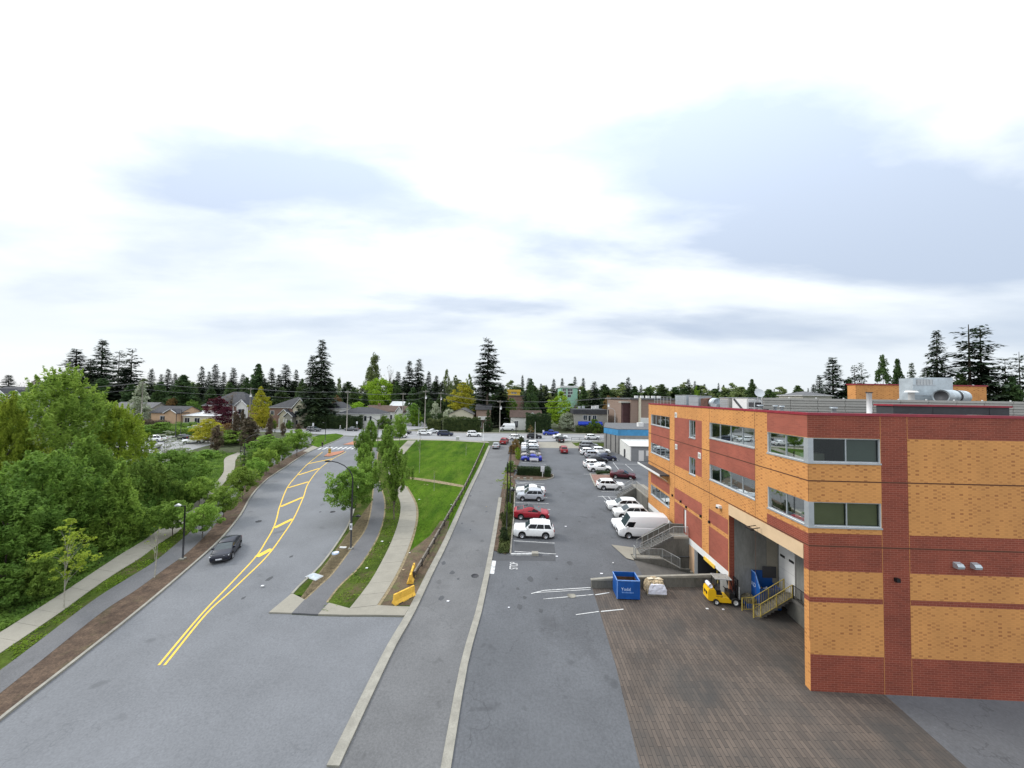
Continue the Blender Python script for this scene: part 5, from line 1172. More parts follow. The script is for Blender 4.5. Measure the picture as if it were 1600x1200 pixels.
MG = 'cars moving along the lanes'
put_car('sedan', at(775.3, 699.5), R(90) - BA, (.36, .37, .38), 'silver sedan driving up the lane towards the street', 'car', MG, 'moving_car')
put_car('suv', at(788, 693), R(78), (.28, .015, .02), 'red SUV at the top of the lane by the rust shrubs', 'suv', MG, 'moving_car')
put_car('suv', at(880.5, 706.5), R(88), (.26, .012, .018), 'red SUV driving away up the middle of the lot', 'suv', MG, 'moving_car')
put_car('suv', at(875, 690), R(95), BLK, 'dark SUV waiting at the lot entrance', 'suv', MG, 'moving_car')
_a, _b = at(366, 848), at(341, 880)
put_car('hatch', at(354, 866), math.atan2(_b.y - _a.y, _b.x - _a.x), (.010, .011, .022), 'black hatchback coming down the curving road', 'car', MG, 'moving_car')
PG = 'cars in the car park behind the trees'
for kind, px, py, hd, col, lb in (('mini', 243.5, 689.5, 176, WHITE, 'white minivan in the car park behind the big leafy trees'), ('sedan', 284, 686.5, 175, BLK, 'black sedan in the car park behind the trees'),
        ('suv', 302, 692.5, 205, WHITE, 'white SUV facing the camera in the car park behind the trees'), ('sedan', 326, 688, 200, (.6, .61, .62), 'pale silver sedan beside the white SUV in the car park'),
        ('sedan', 233, 701, 178, (.5, .5, .5), 'pale grey sedan nearer than the white minivan in the car park'), ('suv', 150, 707, 178, WHITE, 'white car glimpsed through the leaves of the large tree'),
        ('sedan', 118, 708, 178, (.65, .66, .66), 'pale car glimpsed low through the leaves at the left'), ('sedan', 205, 713, 178, GREY, 'grey car behind the yellow green bush in the car park')):
    put_car(kind, at(px, py), R(hd), col, lb, 'car', PG)
for o in [o for o in bpy.data.objects if o.get('category') in ('suv', 'van', 'minivan', 'pickup')]:
    o.name = {'suv': 'parked_suv', 'van': 'panel_van', 'minivan': 'minivan', 'pickup': 'pickup_truck'}[o['category']]
for ch in bpy.data.objects:                             # black roof glass on the red crossover
    if ch.get('label', '').startswith('glossy dark red'):
        tp, wt = ROOF['cross']; mb = MB(); vs = []
        for x, z in tp: vs += [(x, wt * .82, z + .032), (x, 0, z + .057), (x, -wt * .82, z + .032)]
        mb.add(vs, [(i * 3 + k, (i + 1) * 3 + k, (i + 1) * 3 + k + 1, i * 3 + k + 1) for i in range(4) for k in range(2)], 'car_glass', True); mb.build('roof_glass', ch)
# ================================================================== TREES AND PLANTS
def leafcloud(name, P, size, m, rng, el=1.0, up=0.0, outward=None):
    """one small leaf-shaped face per point"""
    n = len(P); P = np.asarray(P, float)
    nrm = rng.normal(size=(n, 3)); nrm[:, 2] += up
    if outward is not None: nrm += outward
    nrm /= np.linalg.norm(nrm, axis=1, keepdims=True) + 1e-9
    t = rng.normal(size=(n, 3)); t -= nrm * (t * nrm).sum(1, keepdims=True); t /= np.linalg.norm(t, axis=1, keepdims=True) + 1e-9
    b = np.cross(nrm, t); s = size * rng.uniform(.6, 1.35, (n, 1)) * .5
    V = np.empty((n, 4, 3)); V[:, 0] = P - t * s * el; V[:, 1] = P + b * s * .62; V[:, 2] = P + t * s * el; V[:, 3] = P - b * s * .62
    return quadmesh(name, V.reshape(-1, 3), n, m)
def quadmesh(name, V, n, m):
    me = bpy.data.meshes.new(name)
    me.vertices.add(4 * n); me.vertices.foreach_set('co', V.astype(np.float32).ravel())
    me.loops.add(4 * n); me.loops.foreach_set('vertex_index', np.arange(4 * n, dtype=np.int32))
    me.polygons.add(n); me.polygons.foreach_set('loop_start', np.arange(0, 4 * n, 4, dtype=np.int32)); me.polygons.foreach_set('loop_total', np.full(n, 4, np.int32))
    me.materials.append(m); me.update(); return me
PROF = {
    'round': lambda t: np.sqrt(np.clip(1 - (2 * t - 1) ** 2, 0, 1)),
    'dome': lambda t: np.sqrt(np.clip(1 - t ** 2.2, 0, 1)) * (.75 + .25 * np.clip(t * 5, 0, 1)),
    'cone': lambda t: np.clip(1 - t, 0, 1) ** .8 * np.clip(.45 + t * 5, 0, 1),
    'vase': lambda t: np.sin(np.clip(.10 + t * .88, 0, 1) * math.pi) ** .7 * (.25 + .75 * np.clip(t * 1.7, 0, 1)),
    'egg': lambda t: np.sin(np.clip(.08 + t * .92, 0, 1) ** .8 * math.pi) ** .8,
    'column': lambda t: np.clip(np.minimum(.55 + t * 2, (1.02 - t) * 2.2), 0, 1) ** .6,
}
TP = {}
def broad(key, form, seed, H, Wd, th, ncl, nlf, ls, cr, el=1.3, flat=.6, tr=.03, mt='leaf_near', bark='bark', limbs=14, up=.4, stretch=1.0, open_=0.5, shoots=0):
    rng = np.random.default_rng(seed); pf = PROF[form]
    t = rng.uniform(0, 1, ncl * 6); keep = rng.uniform(0, 1, len(t)) < pf(t) * .85 + .15; t = t[keep][:ncl]
    n = len(t); a = rng.uniform(0, 2 * math.pi, n); lob = 1 + .22 * np.sin(a * 2 + seed) + .16 * np.sin(a * 3 + t * 7 + seed * 2)
    rad = pf(t) * lob * rng.uniform(0, 1, n) ** open_ * Wd / 2
    C = np.stack([rad * np.cos(a), rad * np.sin(a), H * (th + (1 - th) * t)], 1)
    r = cr * rng.uniform(.55, 1.25, n) * (.6 + .4 * pf(t))
    P = []; O = []
    for c, rr in zip(C, r):
        d = rng.normal(size=(nlf, 3)); d /= np.linalg.norm(d, axis=1, keepdims=True); q = rng.uniform(.25, 1, (nlf, 1)) ** .5
        p = d * q * rr; p[:, 2] *= flat * stretch; P.append(c + p); O.append(d * .8)
    for k in range(shoots):                               # leading shoots standing out of the crown
        tt = rng.uniform(.35, 1); aa = rng.uniform(0, 6.28); rr = pf(np.array([tt]))[0] * Wd / 2 * rng.uniform(.5, 1.08); ln = H * rng.uniform(.05, .13); n_ = int(nlf * 1.1)
        u = rng.uniform(0, 1, n_); d = rng.normal(size=(n_, 3)) * .11 * (1.2 - u)[:, None] * (Wd / 10 + .4); lean = rng.uniform(.1, .5)
        P.append(np.stack([rr * math.cos(aa) + lean * ln * u * math.cos(aa), rr * math.sin(aa) + lean * ln * u * math.sin(aa), H * (th + (1 - th) * tt) - .2 * ln + ln * u * 1.2], 1) + d); O.append(d * 2)
    P = np.concatenate(P); O = np.concatenate(O)
    me = leafcloud('crown', P, ls, MATS[mt], rng, el, up, O)
    mb = MB(); top = H * (th + (1 - th) * .75)
    mb.tube([(0, 0, -.3), (rng.uniform(-.02, .02) * H, 0, H * th * .8), (rng.uniform(-.03, .03) * H, rng.uniform(-.03, .03) * H, top)], [tr * H * .5, tr * H * .38, tr * H * .08], bark, 8)
    for i in rng.choice(n, min(limbs, n), replace=False):
        z0 = H * th * rng.uniform(.6, 1) if C[i][2] < H * .6 else min(C[i][2] * .7, top * .8); c = C[i]; mid = ((c[0]) * .45, c[1] * .45, z0 + (c[2] - z0) * .6)
        mb.tube([(0, 0, z0), mid, tuple(c)], [tr * H * .16, tr * H * .10, tr * H * .03], bark, 5)
    TP[key] = (mb.mesh('trunk'), me, H, Wd)
def conifer(key, seed, H, Wd, bare=.08, dens=1.0, gap=.12, droop=.25, mt='leaf_conifer', power=.75, step=.46, ns=5, spl=1.7):
    rng = np.random.default_rng(seed); V = []
    z = H * bare
    while z < H * .985:
        t = (z / H - bare) / (1 - bare); Lm = Wd / 2 * ((1 - t) ** power * .94 + .05) * (.75 + .25 * min(1, t * 8))
        nb = max(4, int((5.5 + 3 * (1 - t)) * dens)); a0 = rng.uniform(0, 6.3)
        for k in range(nb):
            if rng.uniform() < gap: continue
            a = a0 + k * 2 * math.pi / nb + rng.uniform(-.3, .3); L = Lm * rng.uniform(.55, 1.15); zz = z + rng.uniform(-1.1, 1.1) * step
            d = np.array([math.cos(a), math.sin(a), 0]); sd = np.array([-d[1], d[0], 0])
            m_ = max(2, int(L / .55)); dr = droop * rng.uniform(.5, 1.4); rise = .25 if t > .7 else .05
            for j in range(m_):
                u = (j + .6) / m_; p = d * L * u + np.array([0, 0, zz + L * (rise * u - dr * u * u)])
                for q in range(ns):
                    s_ = rng.choice((-1, 1)); w = (.30 + .45 * (1 - abs(u - .45))) * L * .34 + .12; ang = rng.uniform(-.5, .9)
                    e = d * math.cos(ang) * .6 + sd * s_ * math.sin(abs(ang) + .45); e /= np.linalg.norm(e); e = e + np.array([0, 0, rng.uniform(-.45, .12)])
                    ln = spl * rng.uniform(.45, 1.0) * min(1.2, w + .25); wd = ln * .42; nn = np.cross(e, [0, 0, 1]); nn = nn / (np.linalg.norm(nn) + 1e-9) * wd + np.array([0, 0, rng.uniform(-.12, .12)])
                    b_ = p + rng.normal(size=3) * .10
                    V += [b_, b_ + e * ln * .5 + nn * .5, b_ + e * ln, b_ + e * ln * .5 - nn * .5]
        z += step * rng.uniform(.75, 1.25) * (1 - .45 * t)
    me = quadmesh('crown', np.array(V), len(V) // 4, MATS[mt])
    mb = MB(); mb.tube([(0, 0, -.5), (0, 0, H * .5), (0, 0, H * .99)], [H * .014, H * .009, H * .002], 'bark', 8)
    for k in range(int(H * .8)):
        zz = H * rng.uniform(max(.04, bare * .5), .9); t = max(0, (zz / H - bare) / (1 - bare)); a = rng.uniform(0, 6.3); L = Wd / 2 * ((1 - t) ** power) * .75 * (1 if zz > bare * H else .25)
        mb.tube([(0, 0, zz), (math.cos(a) * L, math.sin(a) * L, zz - L * droop * .5)], [.07, .015], 'bark', 4)
    TP[key] = (mb.mesh('trunk'), me, H, Wd)
for k in range(5): conifer('fir%d' % k, 11 + k, 26, 9 + (k % 3) * 1.2, .06 + .05 * (k % 2), 1.0, .12 + .06 * (k % 3), .22 + .05 * (k % 3))
for k in range(3): conifer('open%d' % k, 31 + k, 26, 11, .16, .85, .3, .12, power=.55, step=.95)
conifer('tall', 47, 30, 10.5, .40, 1.0, .12, .18, power=.62, step=.8)
for k in range(3): broad('cedar%d' % k, 'cone', 51 + k, 18, 8, .02, 190, 46, .42, 1.0, el=1.5, flat=1.1, mt='leaf_cedar', limbs=4, up=.2)
for k in range(3): broad('round%d' % k, 'dome', 61 + k, 12, 11, .16, 230, 46, .34, 1.05, mt='leaf_bright')
for k in range(2): broad('egg%d' % k, 'egg', 71 + k, 14, 9, .12, 200, 44, .36, 1.0, mt='leaf_lime')
broad('poplar', 'column', 81, 24, 5, .05, 190, 46, .40, .95, el=1.4, flat=1.5, mt='leaf_poplar')
for k in range(3): broad('near%d' % k, 'egg', 91 + k, 16, 12, .05, 430, 54, .25, .60, el=1.9, flat=1.0, mt='leaf_near', up=.5, open_=.42, stretch=1.7, shoots=130)
for k in range(2): broad('mass%d' % k, 'dome', 101 + k, 9, 10, .05, 380, 54, .22, .52, el=1.7, flat=1.0, stretch=1.6, shoots=90, mt='leaf_near', open_=.4, up=.7)
broad('spire', 'cone', 107, 8, 5, .03, 280, 56, .18, .40, el=1.7, flat=1.0, stretch=1.7, shoots=50, mt='leaf_near')
for k in range(3): broad('street%d' % k, 'round', 111 + k, 4.6, 4.2, .26, 150, 60, .15, .42, el=1.5, flat=.8, mt='leaf_street', tr=.025)
for k in range(3): broad('vase%d' % k, 'vase', 121 + k, 8, 4.6, .30, 150, 52, .17, .27, el=2.2, flat=1.0, mt='leaf_street', tr=.022, limbs=44, up=-.3, stretch=2.6)
broad('broom', 'column', 131, 9, 2, .04, 120, 40, .16, .3, el=2.2, flat=1.0, mt='leaf_brown', stretch=2.5, limbs=50, tr=.02)
broad('bare', 'egg', 141, 14, 9, .2, 90, 12, .18, .8, mt='leaf_brown', limbs=80, tr=.03)
broad('sapling', 'egg', 151, 8, 3, .36, 60, 22, .16, .36, mt='leaf_lime', bark='bark_pale', limbs=26, tr=.011)
broad('whip', 'egg', 161, 6, 1.6, .5, 12, 5, .12, .2, mt='leaf_lime', bark='bark_pale', limbs=10, tr=.02)
for k in range(3): broad('bush%d' % k, 'dome', 171 + k, 2.4, 3, .0, 90, 60, .14, .34, el=1.4, flat=.8, mt='leaf_deep', limbs=6)
TN = dict(fir='fir_tree', open='fir_tree', tall='fir_tree', cedar='cedar_tree', round='broadleaf_tree', egg='broadleaf_tree', poplar='poplar_tree', near='broadleaf_tree', mass='broadleaf_tree', spire='broadleaf_tree', street='street_tree', vase='street_tree', broom='columnar_tree', bare='bare_tree', sapling='sapling', whip='sapling', bush='bush')
def tree(key, leaf, px, ty, wpx, label, Y=None, base=None, group=None, rot=None, cat='tree'):
    if Y is None:
        Y = at(px, base).y; X, zt = atY(px, ty, Y); X = at(px, base).x
        gz = zg(Y)
    else:
        X, zt = atY(px, ty, Y); gz = zg(Y)
    tm, cm, H, Wd = TP[key]; k = ''.join(c for c in key if c.isalpha())
    t = thing(TN[k], label, 'bush' if k == 'bush' else cat, (X, Y, gz), random.uniform(0, 6.28) if rot is None else rot, group)
    w = wpx * Y / F_PX / Wd * (1.3 if TN[k] == 'fir_tree' else 1); h = (zt - gz) / H; t.scale = (w, w, h)
    obj('trunk', tm, t); c = obj('crown', cm, t)
    if leaf: c.material_slots[0].link = 'OBJECT'; c.material_slots[0].material = LEAF[leaf]
    return t
NG = 'leafy trees by the path at the left'
tree('near0', 'near', 86, 586, 150, 'tallest leafy green tree at the left, feathery crown above the house roofs', base=775, group=NG)
tree('near1', 'lime', 4, 632, 80, 'yellow green tree cut by the left edge of the photo', base=800, group=NG)
tree('near2', 'lime', 182, 642, 84, 'yellow green tree with a fluffy crown beside the tall feathery tree', base=765, group=NG)
tree('mass0', 'near', 60, 716, 165, 'broad dense green tree filling the slope behind the thin sapling', base=872, group=NG)
tree('mass1', 'deep', 5, 770, 150, 'dark green low tree at the bottom of the left edge', base=910, group=NG)
tree('near1', 'near', 128, 690, 110, 'mid green tree under the tallest feathery crown', base=830, group=NG)
tree('spire', 'near', 182, 733, 74, 'cone shaped green tree standing close to the concrete walk', base=853, group=NG)
tree('mass1', 'deep', 224, 722, 76, 'dark green tree behind the cone shaped one', base=808, group=NG)
tree('sapling', 'lime', 100, 808, 58, 'thin sparse sapling with a pale trunk beside the concrete walk', base=952)
tree('whip', 'lime', 241, 812, 22, 'almost bare thin trunked sapling by the black lamp post', base=904)
tree('sapling', 'blossom', 258, 672, 52, 'small pale airy tree in front of the car park', base=742)
TG = 'thicket bushes beside the concrete walk'
for i, (k, lf, px, ty, w, b, lb) in enumerate((('bush0', 'deep', 262, 706, 92, 784, 'widest dark green thicket above the bend of the concrete walk'), ('bush1', 'deep', 238, 745, 60, 804, 'dark thicket bush left of the widest one'), ('bush2', 'near', 306, 712, 44, 755, 'green thicket bush at the inner bend of the walk'), ('bush0', 'deep', 200, 780, 42, 842, 'low dark bush beside the cone shaped tree'),
        ('bush1', 'near', 322, 703, 36, 717, 'green bush between the brown columnar trees'), ('bush2', 'deep', 398, 702, 34, 726, 'dark bush under the tall dark lamp'), ('bush0', 'deep', -8, 885, 80, 950, 'low bush in the bottom left corner'), ('bush2', 'near', 60, 872, 60, 932, 'low green bush behind the pale sapling'), ('bush1', 'deep', 112, 850, 50, 896, 'low dark bush at the edge of the walk'), ('bush2', 'street', 284, 700, 34, 717, 'green bush before the car park entrance'),
        ('bush1', 'near', 420, 680, 50, 705, 'green bush left of the corner lawn'), ('bush0', 'street', 365, 672, 60, 692, 'pale green bush by the brown columns'), ('bush2', 'near', 250, 660, 60, 678, 'green bush in front of the tan bungalow'), ('bush0', 'near', 150, 665, 70, 690, 'green bush behind the tall feathery tree'))):
    tree(k, lf, px, ty, w, lb, base=b, group=TG)
KG = 'young round trees along the asphalt path'
for i, (px, ty, w, b, lb) in enumerate(((270, 783, 52, 838, 'round street tree overhanging the walk just behind the short black lamp'), (316, 789, 48, 842, 'bright round street tree right of the short black lamp'), (311, 747, 42, 792, 'round tree on the far side of the walk beyond the black lamp'), (349, 761, 42, 812, 'round street tree next to the mulch, third up the road'), (379, 730, 42, 780, 'round street tree by the bend of the kerb'), (399, 716, 34, 758, 'round street tree just past the kerb bend'), (416, 700, 32, 740, 'round street tree halfway up the mulch strip'), (436, 688, 34, 729, 'round street tree with visible trunk in the mulch'), (464, 672, 38, 713, 'last round street tree before the crosswalk'))):
    tree('street%d' % (i % 3), 'street', px, ty, w, lb, base=b, group=KG)
VG = 'upright young trees on the verge right of the road'
for i, (k, px, ty, w, b, lb) in enumerate((('vase0', 616, 699, 54, 812, 'vase shaped young tree with a bare trunk between path and curving walk'), ('street1', 548, 732, 70, 815, 'bushy young tree right behind the tall curved lamp'), ('street2', 574, 716, 38, 785, 'young tree just beyond the bushy one at the kerb'), ('vase2', 567, 694, 32, 757, 'upright young tree third along the kerb'), ('vase1', 566, 676, 28, 737, 'upright young tree fourth along the kerb'), ('vase0', 578, 659, 28, 722, 'upright young tree last along the kerb'), ('vase2', 604, 680, 30, 748, 'upright young tree behind the vase shaped one'), ('vase1', 606, 664, 26, 716, 'upright young tree nearest the cross street'))):
    tree(k, 'street', px, ty, w, lb, base=b, group=VG)
tree('street0', 'street', 624, 647, 26, 'small round headed tree with a thin bare trunk at the corner of the lawn', base=695)
tree('whip', 'brown', 655, 668, 8, 'bare whip of a tree on the lawn beside the walk', base=740, group='bare saplings on the lawn')
tree('whip', 'brown', 678, 731, 7, 'short bare stick sapling below the worn lawn path', base=768, group='bare saplings on the lawn')
tree('whip', 'brown', 728, 690, 6, 'bare stick sapling high on the lawn near the fence', base=712, group='bare saplings on the lawn')
BG = 'brown columnar trees by the corner'
for px, ty, w, b, lb in ((338, 664, 16, 706, 'brown bare columnar tree farthest left, by the car park'), (367, 643, 14, 692, 'tall thin brown columnar tree before the white bay house'), (389, 652, 26, 700, 'widest brown columnar tree by the dark lamp'), (421, 648, 11, 694, 'slim dark brown columnar tree in front of the gabled brick house'), (442, 660, 8, 681, 'small brown columnar tree by the gabled porch'), (466, 661, 8, 680, 'small brown columnar tree nearest the corner lawn'), (378, 640, 10, 690, 'thin brown columnar tree behind the widest one')):
    tree('broom', 'brown', px, ty, w, lb, base=b, group=BG)
# across the street
tree('egg0', 'yellow', 408, 605, 28, 'vivid yellow green tree with a stepped crown before the brick house', Y=128)
tree('egg1', 'yellow', 411, 636, 24, 'small yellow green tree below the stepped one', Y=124)
tree('round0', 'yellow', 325, 655, 46, 'yellow shrub like tree in front of the white roofed bungalow', base=692)
tree('round1', 'rust', 357, 661, 28, 'olive yellow shrub between brown columns', base=688)
tree('cedar0', 'blossom', 221, 597, 32, 'pale blossoming tree in front of the dark conifers', Y=133)
tree('round2', 'purple', 343, 620, 36, 'large purple leaved tree before the big dark roofed house', Y=140)
tree('round0', 'purple', 353, 636, 36, 'smaller deep red purple tree nearer the street', Y=132)
tree('bare', 'rust', 362, 612, 40, 'thin rust coloured tree behind the purple trees', Y=147)
tree('round1', 'bright', 592, 591, 58, 'big bright green round tree above the white bungalows', Y=190)
tree('poplar', 'poplar', 586, 552, 22, 'tall pale poplar rising behind the bright green round tree', Y=225)
tree('poplar', 'poplar', 577, 572, 14, 'shorter poplar left of the tall one', Y=228)
tree('bare', 'brown', 609, 569, 24, 'bare leafless tree right of the tall poplar', Y=222)
tree('poplar', 'poplar', 530, 590, 8, 'slim far poplar right of the big twin firs', Y=260)
tree('egg1', 'yellow', 725, 597, 46, 'yellow green tree above the cream gable', Y=158)
tree('bush0', 'blossom', 702, 640, 26, 'pale flowering bush left of the cream gable', Y=142)
tree('egg0', 'bright', 876, 612, 46, 'fresh green tree left of the blue awning building', Y=150)
tree('round2', 'blossom', 886, 644, 34, 'pale lime flowering tree beside the blue awning building', Y=140)
tree('bare', 'rust', 900, 622, 26, 'thin orange leaved tree behind the fresh green one', Y=160)
tree('egg0', 'rust', 966, 620, 26, 'russet leaved tree right of the blue awning building', Y=150)
tree('egg1', 'rust', 950, 618, 20, 'olive russet tree behind the tall street pole', Y=165)
tree('bare', 'brown', 806, 622, 30, 'brown leafless tree before the long brown building', Y=170)
tree('egg0', 'bright', 1088, 604, 14, 'bright green crown peeping over the brick roof', Y=230)
tree('egg1', 'bright', 1017, 602, 18, 'pale green tree between small firs over the brown building', Y=250)
tree('egg0', 'brown', 57, 588, 20, 'rounded brown grey tree left of the tallest leafy tree', Y=190)
tree('bare', 'brown', 36, 596, 24, 'grey leafless tree behind the left edge house', Y=200)
FG = 'tall firs above the houses at the left'
for k, px, ty, w, Y, lb in (('fir0', 120, 545, 50, 165, 'broad dark fir, leftmost of the tall group behind the houses'), ('fir1', 161, 530, 42, 168, 'tallest dark fir of the left group'), ('open0', 187, 547, 34, 165, 'airy fir right of the tallest one in the left group'), ('open1', 207, 544, 38, 162, 'airy flat branched fir at the right of the left group'), ('fir2', 142, 560, 40, 160, 'dark fir wedged between the two tallest of the left group'), ('fir3', 198, 575, 44, 158, 'dark lower fir in front of the airy ones'), ('fir4', 14, 585, 30, 190, 'small dark fir at the left edge of the photo')):
    tree(k, 'conifer', px, ty, w, lb, Y=Y, group=FG)
for k, lf, px, ty, w, Y, lb in (('cedar0', 'cedar', 160, 592, 70, 155, 'dark dense cedar at the foot of the tall left firs'), ('cedar1', 'cedar', 205, 600, 50, 153, 'dark cedar mass right of the tall left firs'), ('cedar2', 'cedar', 286, 586, 60, 152, 'broad dark green cedar behind the tan bungalow'), ('cedar0', 'hedge', 120, 610, 60, 150, 'dark cedar half hidden behind the feathery leafy tree'), ('cedar1', 'cedar', 252, 596, 36, 158, 'dark cedar left of the broad one')):
    tree(k, lf, px, ty, w, lb, Y=Y, group='dark cedars behind the houses')
tree('fir2', 'conifer', 504, 530, 46, 'huge dark fir with two pale bare trunks at its foot, taller of the pair', Y=137)
tree('fir0', 'conifer', 489, 555, 34, 'dark fir just left of the huge one', Y=139)
tree('cedar2', 'hedge', 497, 612, 40, 'dark evergreen mass under the huge fir', Y=133)
tree('tall', 'conifer', 763, 528, 44, 'lone tall fir with a long bare trunk in the middle of the skyline', Y=146)
tree('fir3', 'conifer', 755, 592, 34, 'dark fir at the left foot of the lone tall fir', Y=150)
tree('fir4', 'conifer', 785, 600, 34, 'dark fir at the right foot of the lone tall fir', Y=152)
tree('cedar0', 'hedge', 763, 640, 16, 'ivy covered dark column at the foot of the lone tall fir', Y=131)
tree('fir1', 'conifer', 640, 563, 28, 'dark fir, left one of the close pair beside the poplar', Y=195)
tree('fir2', 'conifer', 655, 560, 34, 'dark fir, right one of the close pair beside the poplar', Y=195)
SKY = [  # the treeline: key, leaf, x, top, width, depth
    ('fir0', 237, 576, 20, 200), ('fir1', 263, 576, 22, 195), ('fir2', 252, 584, 18, 210), ('fir3', 274, 583, 16, 215), ('fir1', 316, 572, 20, 200), ('fir0', 337, 569, 24, 190), ('fir2', 327, 580, 18, 205), ('fir4', 350, 580, 18, 210), ('fir3', 365, 574, 22, 200), ('fir0', 380, 584, 20, 190),
    ('cedar1', 404, 568, 40, 178), ('fir1', 425, 574, 24, 190), ('fir3', 447, 569, 32, 180), ('fir2', 463, 577, 22, 185), ('fir4', 436, 584, 24, 175), ('cedar0', 386, 590, 34, 172), ('cedar2', 472, 592, 30, 170), ('fir0', 414, 590, 24, 170), ('cedar0', 302, 600, 36, 165), ('cedar1', 330, 604, 34, 165), ('cedar2', 360, 598, 34, 168), ('cedar0', 440, 606, 44, 160), ('cedar1', 466, 612, 34, 158),
    ('fir4', 538, 601, 22, 190), ('cedar2', 553, 606, 30, 185), ('cedar1', 570, 612, 24, 180), ('fir1', 546, 604, 14, 230), ('cedar0', 530, 616, 26, 175), ('fir3', 622, 580, 22, 205), ('fir1', 631, 588, 20, 200), ('cedar1', 620, 596, 30, 190), ('fir0', 670, 580, 20, 200), ('fir4', 682, 586, 20, 205), ('fir3', 690, 596, 24, 190), ('cedar2', 664, 600, 34, 180), ('cedar0', 645, 606, 40, 175), ('egg0', 698, 578, 22, 215), ('egg1', 712, 586, 18, 220), ('cedar1', 690, 612, 36, 170), ('cedar2', 735, 606, 30, 185), ('egg0', 733, 585, 18, 225), ('cedar1', 672, 622, 30, 160), ('cedar0', 705, 622, 26, 160),
    ('fir0', 816, 586, 12, 260), ('fir1', 826, 590, 22, 200), ('fir2', 845, 599, 16, 220), ('fir3', 853, 601, 14, 230), ('fir0', 865, 592, 16, 240), ('fir4', 878, 590, 14, 250), ('fir2', 898, 588, 18, 245), ('fir1', 911, 590, 16, 235), ('fir0', 928, 596, 26, 200), ('fir3', 941, 604, 14, 240), ('fir4', 950, 605, 14, 240), ('cedar1', 835, 612, 24, 190), ('cedar2', 912, 606, 30, 205), ('cedar0', 893, 606, 24, 215), ('fir1', 981, 589, 22, 210), ('fir2', 990, 604, 12, 250), ('fir0', 1001, 601, 12, 260), ('fir3', 1009, 606, 10, 260), ('fir4', 1028, 604, 10, 270), ('fir1', 1035, 606, 9, 270), ('egg1', 963, 611, 18, 260), ('cedar2', 800, 606, 24, 230),
    ('fir0', 1075, 592, 16, 240), ('fir2', 1085, 595, 14, 240), ('fir3', 1063, 606, 12, 250), ('fir4', 1100, 599, 14, 240), ('fir1', 1107, 608, 8, 260), ('fir2', 1122, 598, 10, 250), ('cedar0', 1130, 602, 16, 240), ('cedar1', 1174, 592, 26, 220), ('fir3', 1197, 610, 8, 280), ('fir4', 1209, 607, 7, 290), ('fir0', 1217, 610, 6, 290), ('fir1', 1226, 612, 6, 300), ('fir2', 1240, 611, 8, 280), ('fir3', 1255, 612, 8, 280), ('fir0', 1270, 600, 16, 240), ('fir2', 1262, 606, 10, 260),
]
SKY += [(('cedar%d' if i % 3 else 'egg%d') % (i % 2), x + (i * 7) % 9 - 4, 592 + (i * 5) % 13 + (5 if x > 800 else 0), 38 + (i * 11) % 20, 225 + (i * 13) % 30) for i, x in enumerate((228, 246, 268, 292, 312, 334, 356, 376, 396, 420, 440, 458, 476, 520, 540, 562, 616, 636, 660, 676, 700, 718, 738, 776, 796, 812, 832, 852, 872, 890, 908, 924, 940, 956, 972, 992, 1012, 1030, 1052, 1070, 1092, 1112, 1140, 1158))]
SKY += [(('cedar%d', 'egg%d', 'cedar%d')[i % 3] % (i % 2), x + (i * 5) % 9, 601 + (i * 7) % 10, 44 + (i * 7) % 20, 228 + (i * 7) % 20) for i, x in enumerate((770, 790, 806, 826, 846, 866, 888, 906, 926, 946, 966, 986, 1006, 1026, 1046, 1066, 1086, 1108, 1130, 1150, 1172, 1194, 1216, 1238))]
def where(px):
    for lim, tx in ((300, 'behind the tan bungalow'), (345, 'behind the pale roofed bungalow'), (395, 'behind the big dark roofed house'), (480, 'behind the gabled brick house'), (600, 'around the poplar'), (700, 'behind the white bungalows'), (760, 'left of the lone tall fir'), (860, 'right of the lone tall fir'), (960, 'behind the blue awning building'), (1050, 'above the brown ribbed building'), (1160, 'over the brick roof')):
        if px < lim: return tx
    return 'far off over the roof equipment'
seen_ = set(); SKY = [(k, px + .01 * i, ty, w, Y) for i, (k, px, ty, w, Y) in enumerate(SKY)]
for i, (k, px, ty, w, Y) in enumerate(SKY):
    kind = {'fir': 'dark pointed fir', 'ced': 'dense dark cedar', 'egg': 'pale green leafy tree'}[k[:3]]
    mates = sorted(q[1] for q in SKY if q[0][:3] == k[:3] and where(q[1]) == where(px)); o_ = ('first', 'second', 'third', 'fourth', 'fifth', 'sixth', 'seventh', 'eighth', 'ninth', 'tenth', 'eleventh', 'twelfth', 'thirteenth', 'fourteenth', 'fifteenth', 'sixteenth', 'seventeenth', 'eighteenth')[mates.index(px)]
    tree(k, {'fir': 'conifer', 'ced': 'cedar', 'egg': 'poplar'}[k[:3]], px, ty, w, ('%s from left of the %ss %s' % (o_ + (' (farther)' if (k, px) in seen_ else ''), kind, where(px))) if len(mates) > 1 else '%s in the treeline %s' % (kind, where(px)), Y=Y, group='%s trees %s' % (kind.split()[-1], where(px)))
RGp = 'firs behind the rooftop penthouse'
